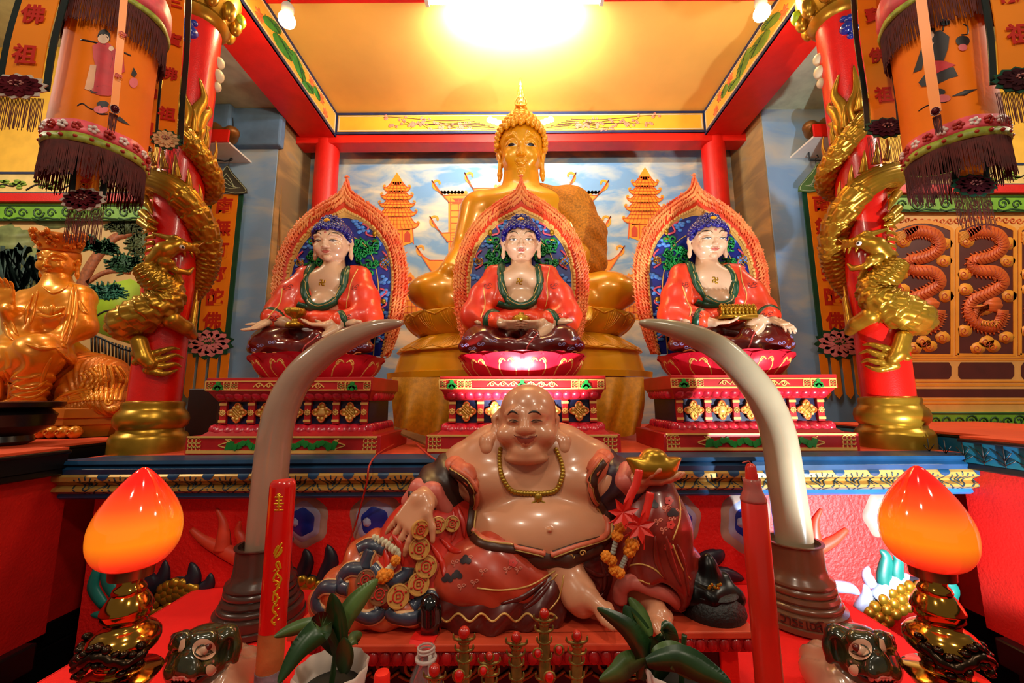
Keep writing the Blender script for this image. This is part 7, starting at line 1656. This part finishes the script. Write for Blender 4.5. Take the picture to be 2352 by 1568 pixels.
crown(1258, [(1250, 1408, 10), (1325, 1458, 10), (1186, 1462, 10)], 1.02, 'tallest gold filigree ornament with three long beaded prongs, below the smiling figure', [(1262, 1555, 9), (1284, 1492, 7), (1235, 1500, 7)])
crown(1066, [(1066, 1452, 12), (998, 1538, 12), (1124, 1506, 8)], 1.0, 'gold filigree ornament with red beads just beside the water bottle', [(1054, 1552, 10), (1110, 1540, 7)])
# figurines on the stand
yq = 1.305; f = lambda x, y, d=0: W(x, y, yq + d)
S = SDF(); S.ell(f(987, 1386), (.026, .026, .026), None, .01).cap(f(987, 1395), f(987, 1425), .03, .03, .012).cap(f(978, 1430), f(978, 1446), .013, .014, .008).cap(f(996, 1430), f(996, 1446), .013, .014, .008).cap(f(968, 1398), f(966, 1424), .012, .01, .008).cap(f(1005, 1398), f(1007, 1424), .012, .01, .008).ell(f(987, 1374), (.014, .014, .012), None, .008).cap(f(975, 1450), f(1000, 1450), .012, .012, .008)
v, fc = S.mesh(.0035); v[:, 2] = np.maximum(v[:, 2], ZS + .005); tag(mk('black_figurine', v, fc, mat('black_glaze', '#08080a', .12, var=.1, coat=.6), None, True, loc=f(987, 1452)), 'tiny glossy black figurine on a red cloth square at the front of the stand', 'figurine')
o = MB().slab([WZ(x, y, ZS + .001) for x, y in ((942, 1470), (996, 1478), (1018, 1434), (968, 1432))], (0, 0, .004)).slab([WZ(942, 1470, ZS + .003), WZ(996, 1478, ZS + .003), WZ(996, 1478, ZS + .003) + (0, -.012, -.012), WZ(942, 1470, ZS + .003) + (0, -.014, -.008)], (0, .0, .003)).build('red_cloth_square', mat('napkin_red', '#f2180c', .6, var=.05), None, False, loc=WZ(980, 1452, ZS)); tag(o, 'small bright red cloth square under the tiny black figurine', 'cloth')
yq = 1.43; f = lambda x, y, d=0: W(x + 8, y, yq + d); cB = WZ(1628, 1462, ZS); 
t = thing('black_buddha_figurine', 'black seated figurine on a round base beside the raised knee', 'figurine', (f(1628, 1420)[0], yq, ZS))
X = f(1628, 1430)[0]; BKM = mat('black_patina', '#0d0b0a', .5, var=.3, scale=20, bump=.4, bscale=90); 
MB().lathe([(.102, ZS), (.105, ZS + .01), (.1, ZS + .03), (.088, ZS + .05), (.08, ZS + .058), (.086, ZS + .066), (.08, ZS + .074), (.05, ZS + .08), (.02, ZS + .081)], (X, yq, 0), 40).build('base', BKM, t, angle=60)
S = SDF(); S.ell(f(1618, 1302), (.032, .034, .036), None, .012).ell(f(1617, 1282), (.016, .016, .016), None, .012).cap(f(1618, 1318), f(1620, 1340), .026, .05, .02).ell(f(1622, 1346), (.062, .052, .055), None, .02).ell(f(1626, 1372), (.088, .07, .03), None, .02)
for s in (-1, 1): S.chain([f(1622 + s * 32, 1328), f(1625 + s * 42, 1352, -.02), f(1625 + s * 10, 1362, -.055)], [.022, .019, .014], .012).chain([f(1628 + s * 20, 1368, 0), f(1630 + s * 48, 1372, -.02), f(1628, 1376, -.06)], [.03, .03, .022], .015)
v, fc = S.mesh(.0045); mk('body', v, fc, mat('black_bronze', '#12100e', .3, .5, var=.3, scale=20), t, True)
m_ = MB(); rr = random.Random(9); [m_.ball(f(1628 + rr.uniform(-8, 22), 1350 + rr.uniform(-10, 14), -.058), (.006, .002, .006), None, 6, 4) for _ in range(14)]; m_.build('gold_leaf_flake', GOLD, t)
# garlands
def pom(mb, p, r_, n=26):
    for i in range(n):
        z_ = 1 - 2 * (i + .5) / n; a = i * 2.4; q = np.array([math.sqrt(1 - z_ * z_) * cos(a), math.sqrt(1 - z_ * z_) * sin(a), z_]); mb.ball(p + q * r_ * .62, (r_ * .42,) * 3, None, 6, 4)
MAR = mat('marigold_orange', '#f08a10', .7, var=.2, scale=60); JAS = mat('jasmine_white', '#d8d0b0', .6, var=.15, scale=40); RIB = mat('ribbon_coral', '#f4382c', .35, var=.12, coat=.2)
sk_ = Skin(sa, rb, th, torso, kn)
t = thing('flower_garland', 'small jasmine and marigold garland hanging on the orange sack', 'garland', W(885, 1270, 1.32)); mj = MB()
for i, (x, y) in enumerate(smooth_path([(862, 1234), (885, 1242), (903, 1256), (918, 1268), (912, 1284), (904, 1296), (892, 1308)], 5)):
    h_ = sk_.pix(x, y)[0]; h_ = W(x, y, 1.36) if h_ is None else h_
    mj.ball(h_ + (0, -.012, .004 * (-1) ** i), (.008, .009, .011), None, 7, 5)
mj.build('jasmine_bud', JAS, t)
for x, y, r_ in ((913, 1281, 11), (886, 1316, 15), (898, 1312, 11)):
    h_ = sk_.pix(x, y)[0]; m_ = MB(); pom(m_, (W(x, y, 1.34) if h_ is None else h_) + (0, -.02, 0), M(r_, 1.36)); m_.build('marigold', MAR, t)
t = thing('flower_garland', 'marigold garland with two coral ribbon flowers hung from the lifted ingot hand', 'garland', W(1450, 1200, 1.3)); yg = 1.31
for p in ([(1468, 1078), (1462, 1110), (1450, 1135), (1440, 1160)], [(1494, 1130), (1488, 1160), (1480, 1190)], [(1440, 1180), (1420, 1190), (1398, 1202)], [(1472, 1215), (1478, 1240), (1479, 1262)], [(1462, 1218), (1445, 1225), (1432, 1232)]):
    q = smooth_path([W(x, y, yg) for x, y in p], 4); w_ = M(10 if p[0][1] < 1140 else 5, yg); MB().tube(q, np.stack([np.full(len(q), .0025), np.linspace(w_, w_ * (1 if p[0][1] < 1140 else .3), len(q))], 1), 6, flat=(0, -1, .2)).build('ribbon', RIB, t)
for cx, cy in ((1431, 1176), (1468, 1207)):
    m_ = MB()
    for k in range(7):
        a = k * 2 * PI / 7 + .3; c0 = W(cx, cy, yg - .015); d_ = np.array([cos(a), -.25, sin(a)]); sd = np.array([-sin(a), 0, cos(a)])
        m_.add([c0, c0 + d_ * .022 + sd * .012 + (0, -.008, 0), c0 + d_ * .05, c0 + d_ * .022 - sd * .012 + (0, -.008, 0), c0 + d_ * .02 + (0, .008, 0)], [(0, 1, 2), (0, 2, 3), (0, 4, 1), (1, 4, 2), (2, 4, 3), (3, 4, 0)])
    m_.build('ribbon_flower', RIB, t, False)
for x, y, r_ in ((1424, 1210, 13), (1418, 1230, 13), (1452, 1250, 16), (1446, 1265, 14), (1393, 1278, 13), (1404, 1286, 13), (1410, 1308, 12), (1422, 1314, 13)):
    m_ = MB(); pom(m_, W(x, y, yg), M(r_, yg)); m_.build('marigold', MAR, t)
m_ = MB()
for p in ([(1415, 1240), (1408, 1268)], [(1438, 1278), (1428, 1300)], [(1426, 1195), (1424, 1206)], [(1460, 1222), (1456, 1240)]):
    for u in np.linspace(0, 1, 5): m_.ball(W(p[0][0] + (p[1][0] - p[0][0]) * u, p[0][1] + (p[1][1] - p[0][1]) * u, yg), (.009, .008, .008), None, 8, 6)
m_.build('jasmine_bud', mat('jasmine_grey', '#a8a898', .6), t)

# ================================================================== hanging wall banners
def lotus(mb_edge, mb_pet, mb_core, P_, w, h):
    """P_(u,v,off) maps to the place; a flat embroidered lotus with a rim"""
    out = []
    for k in range(26):
        a = k * 2 * PI / 26; rr = 1 + (.13 if k % 2 else -.06); out.append((w * rr * cos(a), h * rr * sin(a)))
    mb_edge.slab([P_(x, y, 0) for x, y in out], P_(0, 0, .004) - P_(0, 0, 0))
    for ring_, n, ln, wd, off in ((0, 12, .95, .27, .004), (1, 7, .55, .26, .007)):
        for k in range(n):
            a = k * 2 * PI / n + .2 + ring_ * .3; d_ = np.array([cos(a), sin(a)]); s_ = np.array([-sin(a), cos(a)])
            q = [d_ * t + s_ * wv for t, wv in ((.12, 0), (.35, wd * .8), (.62, wd), (.85, wd * .5), (ln, 0), (.85, -wd * .5), (.62, -wd), (.35, -wd * .8))]
            q = [(x * w * (1 if not ring_ else .75), y * h * (1 if not ring_ else .75)) for x, y in q]
            mb_pet.slab([P_(x, y, off) for x, y in q], P_(0, 0, .004) - P_(0, 0, 0))
    for k in range(9): x, y = w * .3 * cos(k * .8) * .8, h * .15 + h * .18 * sin(k * .8); mb_core.slab([P_(x + w * .05 * cos(a), y + h * .06 * sin(a), .011) for a in np.linspace(0, 2 * PI, 8, endpoint=False)], P_(0, 0, .003) - P_(0, 0, 0))
def wall_banner(s, lab, px_top, px_bot, ytop, ybot, yd):
    """straight vertical hanging; px of its centre at top and bottom"""
    X = (W(px_top, ytop, yd)[0] + W(px_bot, ybot, yd)[0]) / 2; zt = zz(ytop, yd); zb = zz(ybot, yd)
    t = thing('hanging_banner', lab, 'banner', (X, yd, zb)); hw = .135; hg = .185
    P_ = lambda u, z_, o=0: np.array([X + u, yd - o, z_])
    MB().span((X - hg, yd, zb), (X + hg, yd + .012, zt)).build('green_backing', DGREEN, t, False)
    cl = MB().span((X - hw, yd - .006, zb), (X + hw, yd, zt)).build('orange_cloth', ORANGE, t, False)
    n = 6
    for i, ch in enumerate('南無阿弥陀佛'): text(ch, .19, REDINK, 'character', cl, P_(0, zt - (zt - zb) * (.09 + .157 * i), .007), (1, 0, 0), (0, 0, 1), .002, .006)
    m_ = MB(); pts = [(-.24, 0), (-.23, .05), (-.15, .14), (-.06, .24), (0, .33), (.06, .24), (.15, .14), (.23, .05), (.24, 0), (.12, -.015), (0, .01), (-.12, -.015)]
    m_.slab([P_(u, zt + v, .012) for u, v in pts], (0, -.012, 0)); lt = m_.build('leaf_top', mat('leaf_top_green' if s > 0 else 'leaf_top_grey', '#5f8a4a' if s > 0 else '#4a4a40', .5, var=.2), t, False)
    m_ = MB()
    for sg in (-1, 1):
        for k in range(4): m_.tube(smooth_path([P_(0, zt + .22 - k * .05, .026), P_(sg * .06, zt + .14 - k * .03, .026), P_(sg * (.1 + .02 * k), zt + .06, .026)], 4), .004, 5)
    m_.tube(smooth_path([P_(u * .92, zt + v * .9 + .012, .026) for u, v in pts + pts[:1]], 3), .004, 5); m_.build('leaf_vein', mat('leaf_vein_pale', '#b8c8a0', .5), lt)
    MB().tube(smooth_path([P_(0, zt + .3, .0), P_(.0, zt + .38, 0), P_(.03, zt + .4, 0), P_(.02, zt + .43, 0)], 4), .005, 6).build('hook', INK, t)
    e, p_, c_ = MB(), MB(), MB(); zc = zb - .02; lotus(e, p_, c_, lambda x, y, o: P_(x, zc + y, .015 + o), .23, .15)
    lo = e.build('lotus_trim', DGREEN, t, False); p_.build('lotus_petal', mat('petal_pink', '#ee8d92', .5, var=.15, scale=20), lo, False); c_.build('seed_dot', mat('seed_green', '#4a6a30', .5), lo, False)
    for k in range(4): x = -.17 + k * .113; MB().slab([P_(x - .04, zb - .12, .004), P_(x + .04, zb - .12, .004), P_(x + .04, zb - .52, .004), P_(x, zb - .57, .004), P_(x - .04, zb - .52, .004)], (0, -.006, 0)).build('streamer', ORANGE, t, False)
wall_banner(-1, 'long orange banner with red writing and a grey leaf top', 517, 487, 442, 780, 4.0)
wall_banner(1, 'long orange banner with red writing and a green leaf top', 1885, 1922, 445, 790, 4.0)

# ================================================================== hanging satin lanterns and their streamers
FR = mat('fringe_maroon', '#5c1a12', .8, var=.25, scale=30); BLKS = mat('black_satin', '#10201e', .4, var=.2); GRB = mat('lantern_green_band', '#9aa838', .5, var=.25, scale=40)
SAT = mat('lantern_satin', '#e87604', .6, spec=.2, var=.08, scale=4, bump=.12, bscale=18)
def fringe(P_top, n, ln, name, parent, mt=FR, w=.0013, jit=.15, rnd_=None):
    rnd_ = rnd_ or random.Random(n); mb = MB()
    for i in range(n):
        p = P_top(i / (n - 1)); L_ = ln * (1 - jit * rnd_.random()); sw_ = rnd_.uniform(-.006, .006)
        mb.tube([p, p + np.array([sw_ * .4, 0, -L_ * .5]), p + np.array([sw_, 0, -L_])], w, 4)
    o = mb.build(name, mt, parent, False); o['kind'] = 'stuff'; return o
def strip_banner(name, lab, x0, y0, x1, y1, yd, hw, chars, csz, green=1, lotus_c=None, fr_n=26, lw=.1, lh=.05, ang=0, fr_l=.14, top=.35):
    A_ = W(x0, y0, yd); B_ = W(x1, y1, yd); A_ = A_ + (A_ - B_) / np.linalg.norm(A_ - B_) * top
    t = thing(name, lab, 'banner', B_); ex = np.array([cos(ang), sin(ang), 0]); ez = np.array([0, 0, 1.]); nn = np.array([sin(ang), -cos(ang), 0])
    up = (A_ - B_); L_ = np.linalg.norm(up); up /= L_; P_ = lambda u, v, o=0: B_ + ex * u + up * v + nn * (o + .006 * sin(v * 9))
    nv = 24
    def ribbon(nm, u0, u1, mt, o0, par):
        V = []; 
        for i in range(nv):
            for u, o in ((u0, o0), (u1, o0), (u1, o0 - .004), (u0, o0 - .004)): V.append(P_(u, L_ * i / (nv - 1), o))
        f = [(i * 4 + a, i * 4 + (a + 1) % 4, i * 4 + 4 + (a + 1) % 4, i * 4 + 4 + a) for i in range(nv - 1) for a in range(4)] + [(0, 1, 2, 3), tuple(nv * 4 - 4 + a for a in (3, 2, 1, 0))]
        return mk(nm, np.array(V), f, mt, par, True, angle=50)
    cl = ribbon('orange_cloth', -hw, hw, ORANGE, .004, t)
    if green: ribbon('dark_ribbon', -hw - .028, -hw - .004, BLKS, 0, t); ribbon('dark_ribbon', hw + .004, hw + .028, BLKS, 0, t)
    for ch, px, py in chars:
        q = W(px, py, yd); v = (q - B_) @ up; text(ch, csz, REDINK, 'character', cl, P_((q - B_ - up * v) @ ex * .5, v, .010), ex, up, .001, .002)
    e, p_, c_ = MB(), MB(), MB(); lotus(e, p_, c_, lambda x, y, o: B_ + ex * x + np.array([0, 0, y]) + nn * (.012 + o), lw, lh)
    lo = e.build('lotus_trim', mat('lotus_trim_pale', '#c8b8a8', .5) if lotus_c is None else DGREEN, t, False); p_.build('lotus_petal', mat('lotus_petal_dark', '#5a1620', .85, var=.3, scale=30, spec=.1) if lotus_c is None else mat('lotus_petal_' + lotus_c[1:], lotus_c, .85, var=.2, scale=30, spec=.1), lo, False); c_.build('seed_dot', mat('seed_pink', '#c08078', .5), lo, False)
    fringe(lambda u: B_ + ex * ((u * 2 - 1) * lw * .85) - np.array([0, 0, lh * .7]), fr_n, fr_l, 'fringe', t)
    return t
def lantern(px, yd, lab, zb_px, r0, s):
    C0 = W(px, zb_px, yd); X, zb = C0[0], C0[2]; t = thing('satin_lantern', lab, 'lantern', (X, yd, zb)); zt = zb + .71
    lob = lambda th, i: 1 + .025 * np.cos(6 * th)
    cyl = MB().lathe([(r0 * 1.02, zb + .05), (r0, zb + .12), (r0 * .97, zb + .3), (r0 * .96, zt)], (X, yd, 0), 60, mod=lob)
    body = cyl.build('satin_body', SAT, t, angle=40); K = Skin((cyl.arr(), cyl.f))
    MB().lathe([(r0 * 1.045, zb + .035), (r0 * 1.05, zb + .05), (r0 * 1.035, zb + .09), (r0 * .98, zb + .088), (r0, zb + .035)], (X, yd, 0), 60, mod=lob).build('pink_band', mat('band_pink', '#e85a66', .45, var=.2, scale=20), t)
    MB().lathe([(r0 * 1.05, zb), (r0 * 1.055, zb + .018), (r0 * 1.045, zb + .035), (r0 * .98, zb + .03), (r0 * .98, zb)], (X, yd, 0), 60, mod=lob).build('green_band', GRB, t)
    fl = MB(); fg = MB()
    for k in range(22):
        a = k * 2 * PI / 22; q = np.array([X + r0 * 1.06 * cos(a), yd + r0 * 1.06 * sin(a), zb + .062])
        for j in range(5): (fl if k % 2 else fg).ball(q + .011 * np.array([-sin(a) * cos(j * 1.257), cos(a) * cos(j * 1.257), sin(j * 1.257)]), (.008, .008, .008), None, 6, 4)
        fg.ball((X + r0 * 1.065 * cos(a), yd + r0 * 1.065 * sin(a), zb + .018), (.008, .008, .007), None, 6, 4)
    fl.build('embroidered_blossom', mat('blossom_white', '#e8d8d0', .5), body); fg.build('embroidered_flower', mat('blossom_red', '#a82418', .5), body)
    fringe(lambda u: np.array([X + r0 * 1.03 * cos(u * 2 * PI), yd + r0 * 1.03 * sin(u * 2 * PI), zb]), 420, .15, 'fringe', t, w=.0015, jit=.3)
    # upper tier
    MB().lathe([(r0 * 1.15, zt - .02), (r0 * 1.17, zt + .03), (r0 * 1.15, zt + .1), (r0 * 1.05, zt + .1), (r0 * .9, zt - .02)], (X, yd, 0), 60, mod=lob).build('upper_band', mat('band_pink', '#e85a66'), t)
    MB().lathe([(r0 * 1.16, zt - .045), (r0 * 1.18, zt - .02), (r0 * 1.05, zt - .02)], (X, yd, 0), 60, mod=lob).build('green_band', GRB, t)
    MB().lathe([(r0 * 1.1, zt + .1), (r0 * 1.0, zt + .4), (r0 * .9, zt + .8)], (X, yd, 0), 60, mod=lob).build('upper_body', SAT, t)
    fringe(lambda u: np.array([X + r0 * 1.12 * cos(u * 2 * PI), yd + r0 * 1.12 * sin(u * 2 * PI), zt - .04]), 360, .17, 'fringe', t, w=.0016)
    return t, K, body
tl, KL, bl_o = lantern(222, 1.55, 'orange satin lantern embroidered with a flute player in a red robe', 372, .148, -1)
def emb(K, par, items):
    for nm, mt, polys, lines, wd in items:
        m_ = MB(); K.patch(m_, polys, .003, rings=3) if polys else None; K.strokes(m_, lines, wd, .003) if lines else None
        if m_.n: m_.build(nm, mt, par)
ES = mat('embroidery_skin', '#ecc8a8', .5); ER = mat('embroidery_red', '#cc1c2a', .5, var=.15, scale=20); EK = mat('embroidery_black', '#181014', .5); EP = mat('embroidery_pink', '#e06a70', .5); EW = mat('embroidery_pale', '#e8a878', .5, var=.15)
emb(KL, bl_o, [
    ('embroidered_robe', ER, [[(213, 106), (228, 98), (250, 100), (263, 112), (266, 150), (266, 214), (250, 221), (230, 220), (210, 213), (217, 185), (222, 160), (215, 132)], [(262, 112), (282, 125), (286, 165), (272, 172), (262, 150)]], [], 0),
    ('embroidered_line', mat('embroidery_maroon', '#6a0e18', .6), [], [[(228, 130), (236, 150), (232, 175)], [(222, 200), (240, 196), (256, 202)], [(245, 140), (256, 160), (252, 190)], [(226, 110), (232, 122)]], .0022),
    ('embroidered_skirt', EW, [[(208, 150), (222, 150), (214, 212), (195, 205)]], [], 0),
    ('embroidered_face', ES, [ring(238, 90, 13, 11, 14), ring(255, 112, 6, 6, 8)], [], 0),
    ('embroidered_hair', EK, [[(224, 86), (227, 77), (232, 70), (243, 68), (253, 78), (253, 96), (247, 86), (236, 81)], [(206, 206), (218, 212), (226, 214), (210, 214)]], [[(186, 91), (220, 98), (262, 110)], [(285, 121), (300, 128)], [(252, 112), (258, 135), (252, 160)]], .004),
    ('embroidered_cloud', EP, [ring(232, 252, 17, 9, 14), ring(306, 190, 10, 12, 12)], [], 0),
    ('embroidered_cloud_edge', EK, [ring(236, 240, 14, 8, 12), [(262, 272), (275, 268), (298, 288), (280, 282)], [(300, 172), (306, 155), (314, 170), (308, 178)]], [[(178, 243), (190, 238), (204, 248), (215, 252)], spiral(232, 253, 10, 1.2), spiral(306, 190, 8, 1.2), [(215, 250), (228, 262), (248, 262)]], .0026)])
tr, KR, br_o = lantern(2192, 1.55, 'orange satin lantern embroidered with a fan bearer in black', 362, .146, 1)
emb(KR, br_o, [
    ('embroidered_robe', EK, [[(2135, 78), (2160, 70), (2180, 85), (2178, 110), (2168, 140), (2140, 138), (2130, 105)], [(2118, 108), (2128, 112), (2118, 160), (2098, 168)], [(2110, 190), (2130, 165), (2190, 155), (2200, 175), (2150, 195), (2118, 200)], ring(2168, 52, 14, 8, 12)], [[(2165, 72), (2168, 58)]], .003),
    ('embroidered_red', ER, [[(2138, 140), (2168, 140), (2195, 150), (2160, 165), (2140, 176), (2128, 160)]], [], 0),
    ('embroidered_face', ES, [ring(2138, 80, 8, 10, 12), [(2134, 92), (2146, 98), (2140, 112), (2132, 104)]], [], 0),
    ('embroidered_hair', EK, [[(2130, 76), (2136, 64), (2148, 66), (2148, 82), (2142, 74)]], [], 0),
    ('embroidered_cloud', EP, [ring(2210, 110, 10, 8, 12), ring(2166, 226, 18, 9, 14)], [], 0),
    ('embroidered_cloud_edge', EK, [ring(2210, 95, 16, 12, 12), ring(2158, 212, 14, 8, 12), [(2185, 222), (2215, 208), (2245, 205), (2215, 220)]], [[(2208, 80), (2222, 78), (2222, 62), (2212, 56)], [(2110, 255), (2125, 245), (2150, 235)], spiral(2166, 227, 10, 1.2), [(2080, 60), (2100, 50), (2130, 40)]], .0028),
    ('embroidered_blue_robe', mat('embroidery_blue', '#3a4a78', .5, var=.3), [[(2262, 75), (2272, 95), (2280, 150), (2272, 156), (2264, 120)]], [], 0)])
strip_banner('lantern_streamer', 'wide orange streamer with two red characters beside the flute player lantern', 82, 60, 52, 205, 1.35, .062, [('佛', 82, 42), ('祖', 66, 135)], .085, 1, None, 34, .09, .048, .1)
strip_banner('lantern_streamer', 'short orange streamer with a dark lotus end, under the flute player lantern', 212, 360, 200, 462, 1.5, .045, [('喜', 211, 400), ('敬', 208, 430)], .05, 1, None, 34, .085, .045, 0, .15, .1)
strip_banner('lantern_streamer', 'narrow orange streamer with four characters and a pale cream lotus end', 405, 30, 385, 325, 1.85, .036, [('三', 402, 12), ('寶', 398, 95), ('佛', 386, 175), ('祖', 385, 268)], .075, 1, '#e8c890', 20, .06, .05, .35)
strip_banner('lantern_streamer', 'orange streamer half hidden behind the flute player lantern', 358, 30, 335, 345, 1.82, .034, [('三', 360, 68), ('寶', 350, 140), ('佛', 344, 218), ('祖', 336, 300)], .075, 0, None, 16, .03, .02, .35)
strip_banner('lantern_streamer', 'thin orange streamer hanging across the front of the flute player lantern', 283, 20, 262, 255, 1.3, .010, [('佛', 284, 82), ('祖', 274, 180)], .018, 0, None, 14, .012, .016, .9, .07)
strip_banner('lantern_streamer', 'orange streamer with three red characters beside the fan bearer lantern', 1998, 20, 2030, 298, 1.75, .055, [('寶', 2008, 40), ('佛', 2018, 132), ('祖', 2028, 225)], .085, 1, '#4a1a28', 30, .09, .05, -.1)
strip_banner('lantern_streamer', 'wide orange streamer cut by the picture edge beside the fan bearer lantern', 2318, 20, 2335, 190, 1.35, .062, [('佛', 2312, -8), ('祖', 2338, 90)], .09, 1, '#3a1a20', 34, .09, .05, -.1)
strip_banner('lantern_streamer', 'short plain streamer with a dark lotus end, under the fan bearer lantern', 2228, 330, 2228, 430, 1.5, .045, [], .05, 1, '#4a1a24', 34, .085, .045, 0, .15, .1)
strip_banner('lantern_streamer', 'thin orange streamer hanging across the front of the fan bearer lantern', 2118, 20, 2150, 260, 1.3, .014, [], .03, 0, None, 14, .012, .016, -.9, .07)

# ================================================================== little shelves on the side walls
for s, x0, x1, y, lab in ((-1, 484, 526, 325, 'small red shelf on the wall above the banner with the grey leaf top'), (1, 1868, 1912, 312, 'small red shelf on the wall above the banner with the green leaf top')):
    yd = 3.75; a = W(x0, y, yd); b = W(x1, y, yd); t = thing('wall_shelf', lab, 'shelf', ((a[0] + b[0]) / 2, yd, a[2]))
    xa, xb = (a[0] - .35, b[0]) if s < 0 else (a[0], b[0] + .35)
    MB().span((xa, yd, a[2] - .02), (xb, 4.1, a[2])).build('board', WHITE, t, False); MB().span((xa, yd - .02, a[2] - .015), (xb, yd, a[2] + .12)).build('front_board', RED, t, False)
    o = MB(); S = SDF(); cx = b[0] - .14 if s < 0 else a[0] + .14
    S.ell((cx, yd + .12, a[2] + .14), (.12, .1, .08), None, .04).ell((cx + s * .1, yd + .1, a[2] + .2), (.08, .08, .08), None, .04).ell((cx - s * .1, yd + .08, a[2] + .16), (.07, .07, .06), None, .03)
    v, fc = S.mesh(.012); o = mk('bronze_figurine', v, fc, mat('shelf_bronze', '#8a5a22', .4, .4, var=.2), None, True, loc=(cx, yd + .12, a[2])); tag(o, 'brown figurine on the small red shelf above the banner with the %s leaf top' % ('grey' if s < 0 else 'green'), 'figurine')

# ================================================================== separate far-apart pieces of a repeated detail into parts of their own
SPLIT = 'cloud_rim cloud_boss dragon_scale relief_white dark_flame teal_flame antler antler_outline embroidered_flower embroidered_blossom leaf_gap gold_scroll green_scroll gold_letter emblem petal_rib embroidered_cloud_edge embroidered_cloud shoulder_lining skirt_scroll cloud ribbon blue_wave face_ridge brow eye pupil robe_scroll robe_cloud robe_flower jasmine_bud'.split()
def split_pieces(o):
    me = o.data; n = len(me.vertices); par = np.arange(n); e = np.empty(len(me.edges) * 2, np.int32); me.edges.foreach_get('vertices', e); e = e.reshape(-1, 2)
    while True:
        m_ = np.minimum(par[e[:, 0]], par[e[:, 1]]); q = par.copy(); np.minimum.at(q, e[:, 0], m_); np.minimum.at(q, e[:, 1], m_); q = q[q]
        if np.array_equal(q, par): break
        par = q
    co = np.empty(n * 3); me.vertices.foreach_get('co', co); co = co.reshape(-1, 3)
    ids, inv = np.unique(par, return_inverse=True); k = len(ids)
    if k < 2 or k > 900: return
    lo = np.full((k, 3), 1e9); hi = np.full((k, 3), -1e9); np.minimum.at(lo, inv, co); np.maximum.at(hi, inv, co)
    ext = np.linalg.norm(hi - lo, axis=1); cl = np.arange(k)
    for i in range(k):
        gap = np.linalg.norm(np.maximum(0, np.maximum(lo[i] - hi, lo - hi[i])), axis=1)
        for j in np.nonzero(gap < .42 * np.maximum(ext[i], ext))[0]:
            a, b = cl[i], cl[j]
            if a != b: cl[cl == max(a, b)] = min(a, b)
    groups = np.unique(cl)
    if len(groups) < 2 or len(groups) > 60: return
    vg = cl[inv]; polys = [tuple(p.vertices) for p in me.polygons]; sm = [p.use_smooth for p in me.polygons]; fg = np.array([vg[p[0]] for p in polys]); base = o.name.split('.')[0]; mt = me.materials[0]
    for c_, g in enumerate(groups):
        vi = np.nonzero(vg == g)[0]; mp = np.full(n, -1); mp[vi] = np.arange(len(vi)); fs = np.nonzero(fg == g)[0]
        m2 = bpy.data.meshes.new(base); m2.from_pydata(co[vi].tolist(), [], [tuple(int(mp[x]) for x in polys[f]) for f in fs]); m2.materials.append(mt)
        m2.polygons.foreach_set('use_smooth', [sm[f] for f in fs]); m2.update()
        if c_ == 0: o.data = m2
        else:
            d = o.copy(); d.data = m2; COL.objects.link(d)
for o in list(scene.objects):
    if o.type == 'MESH' and o.parent is not None and o.name.split('.')[0] in SPLIT and not o.children: split_pieces(o)
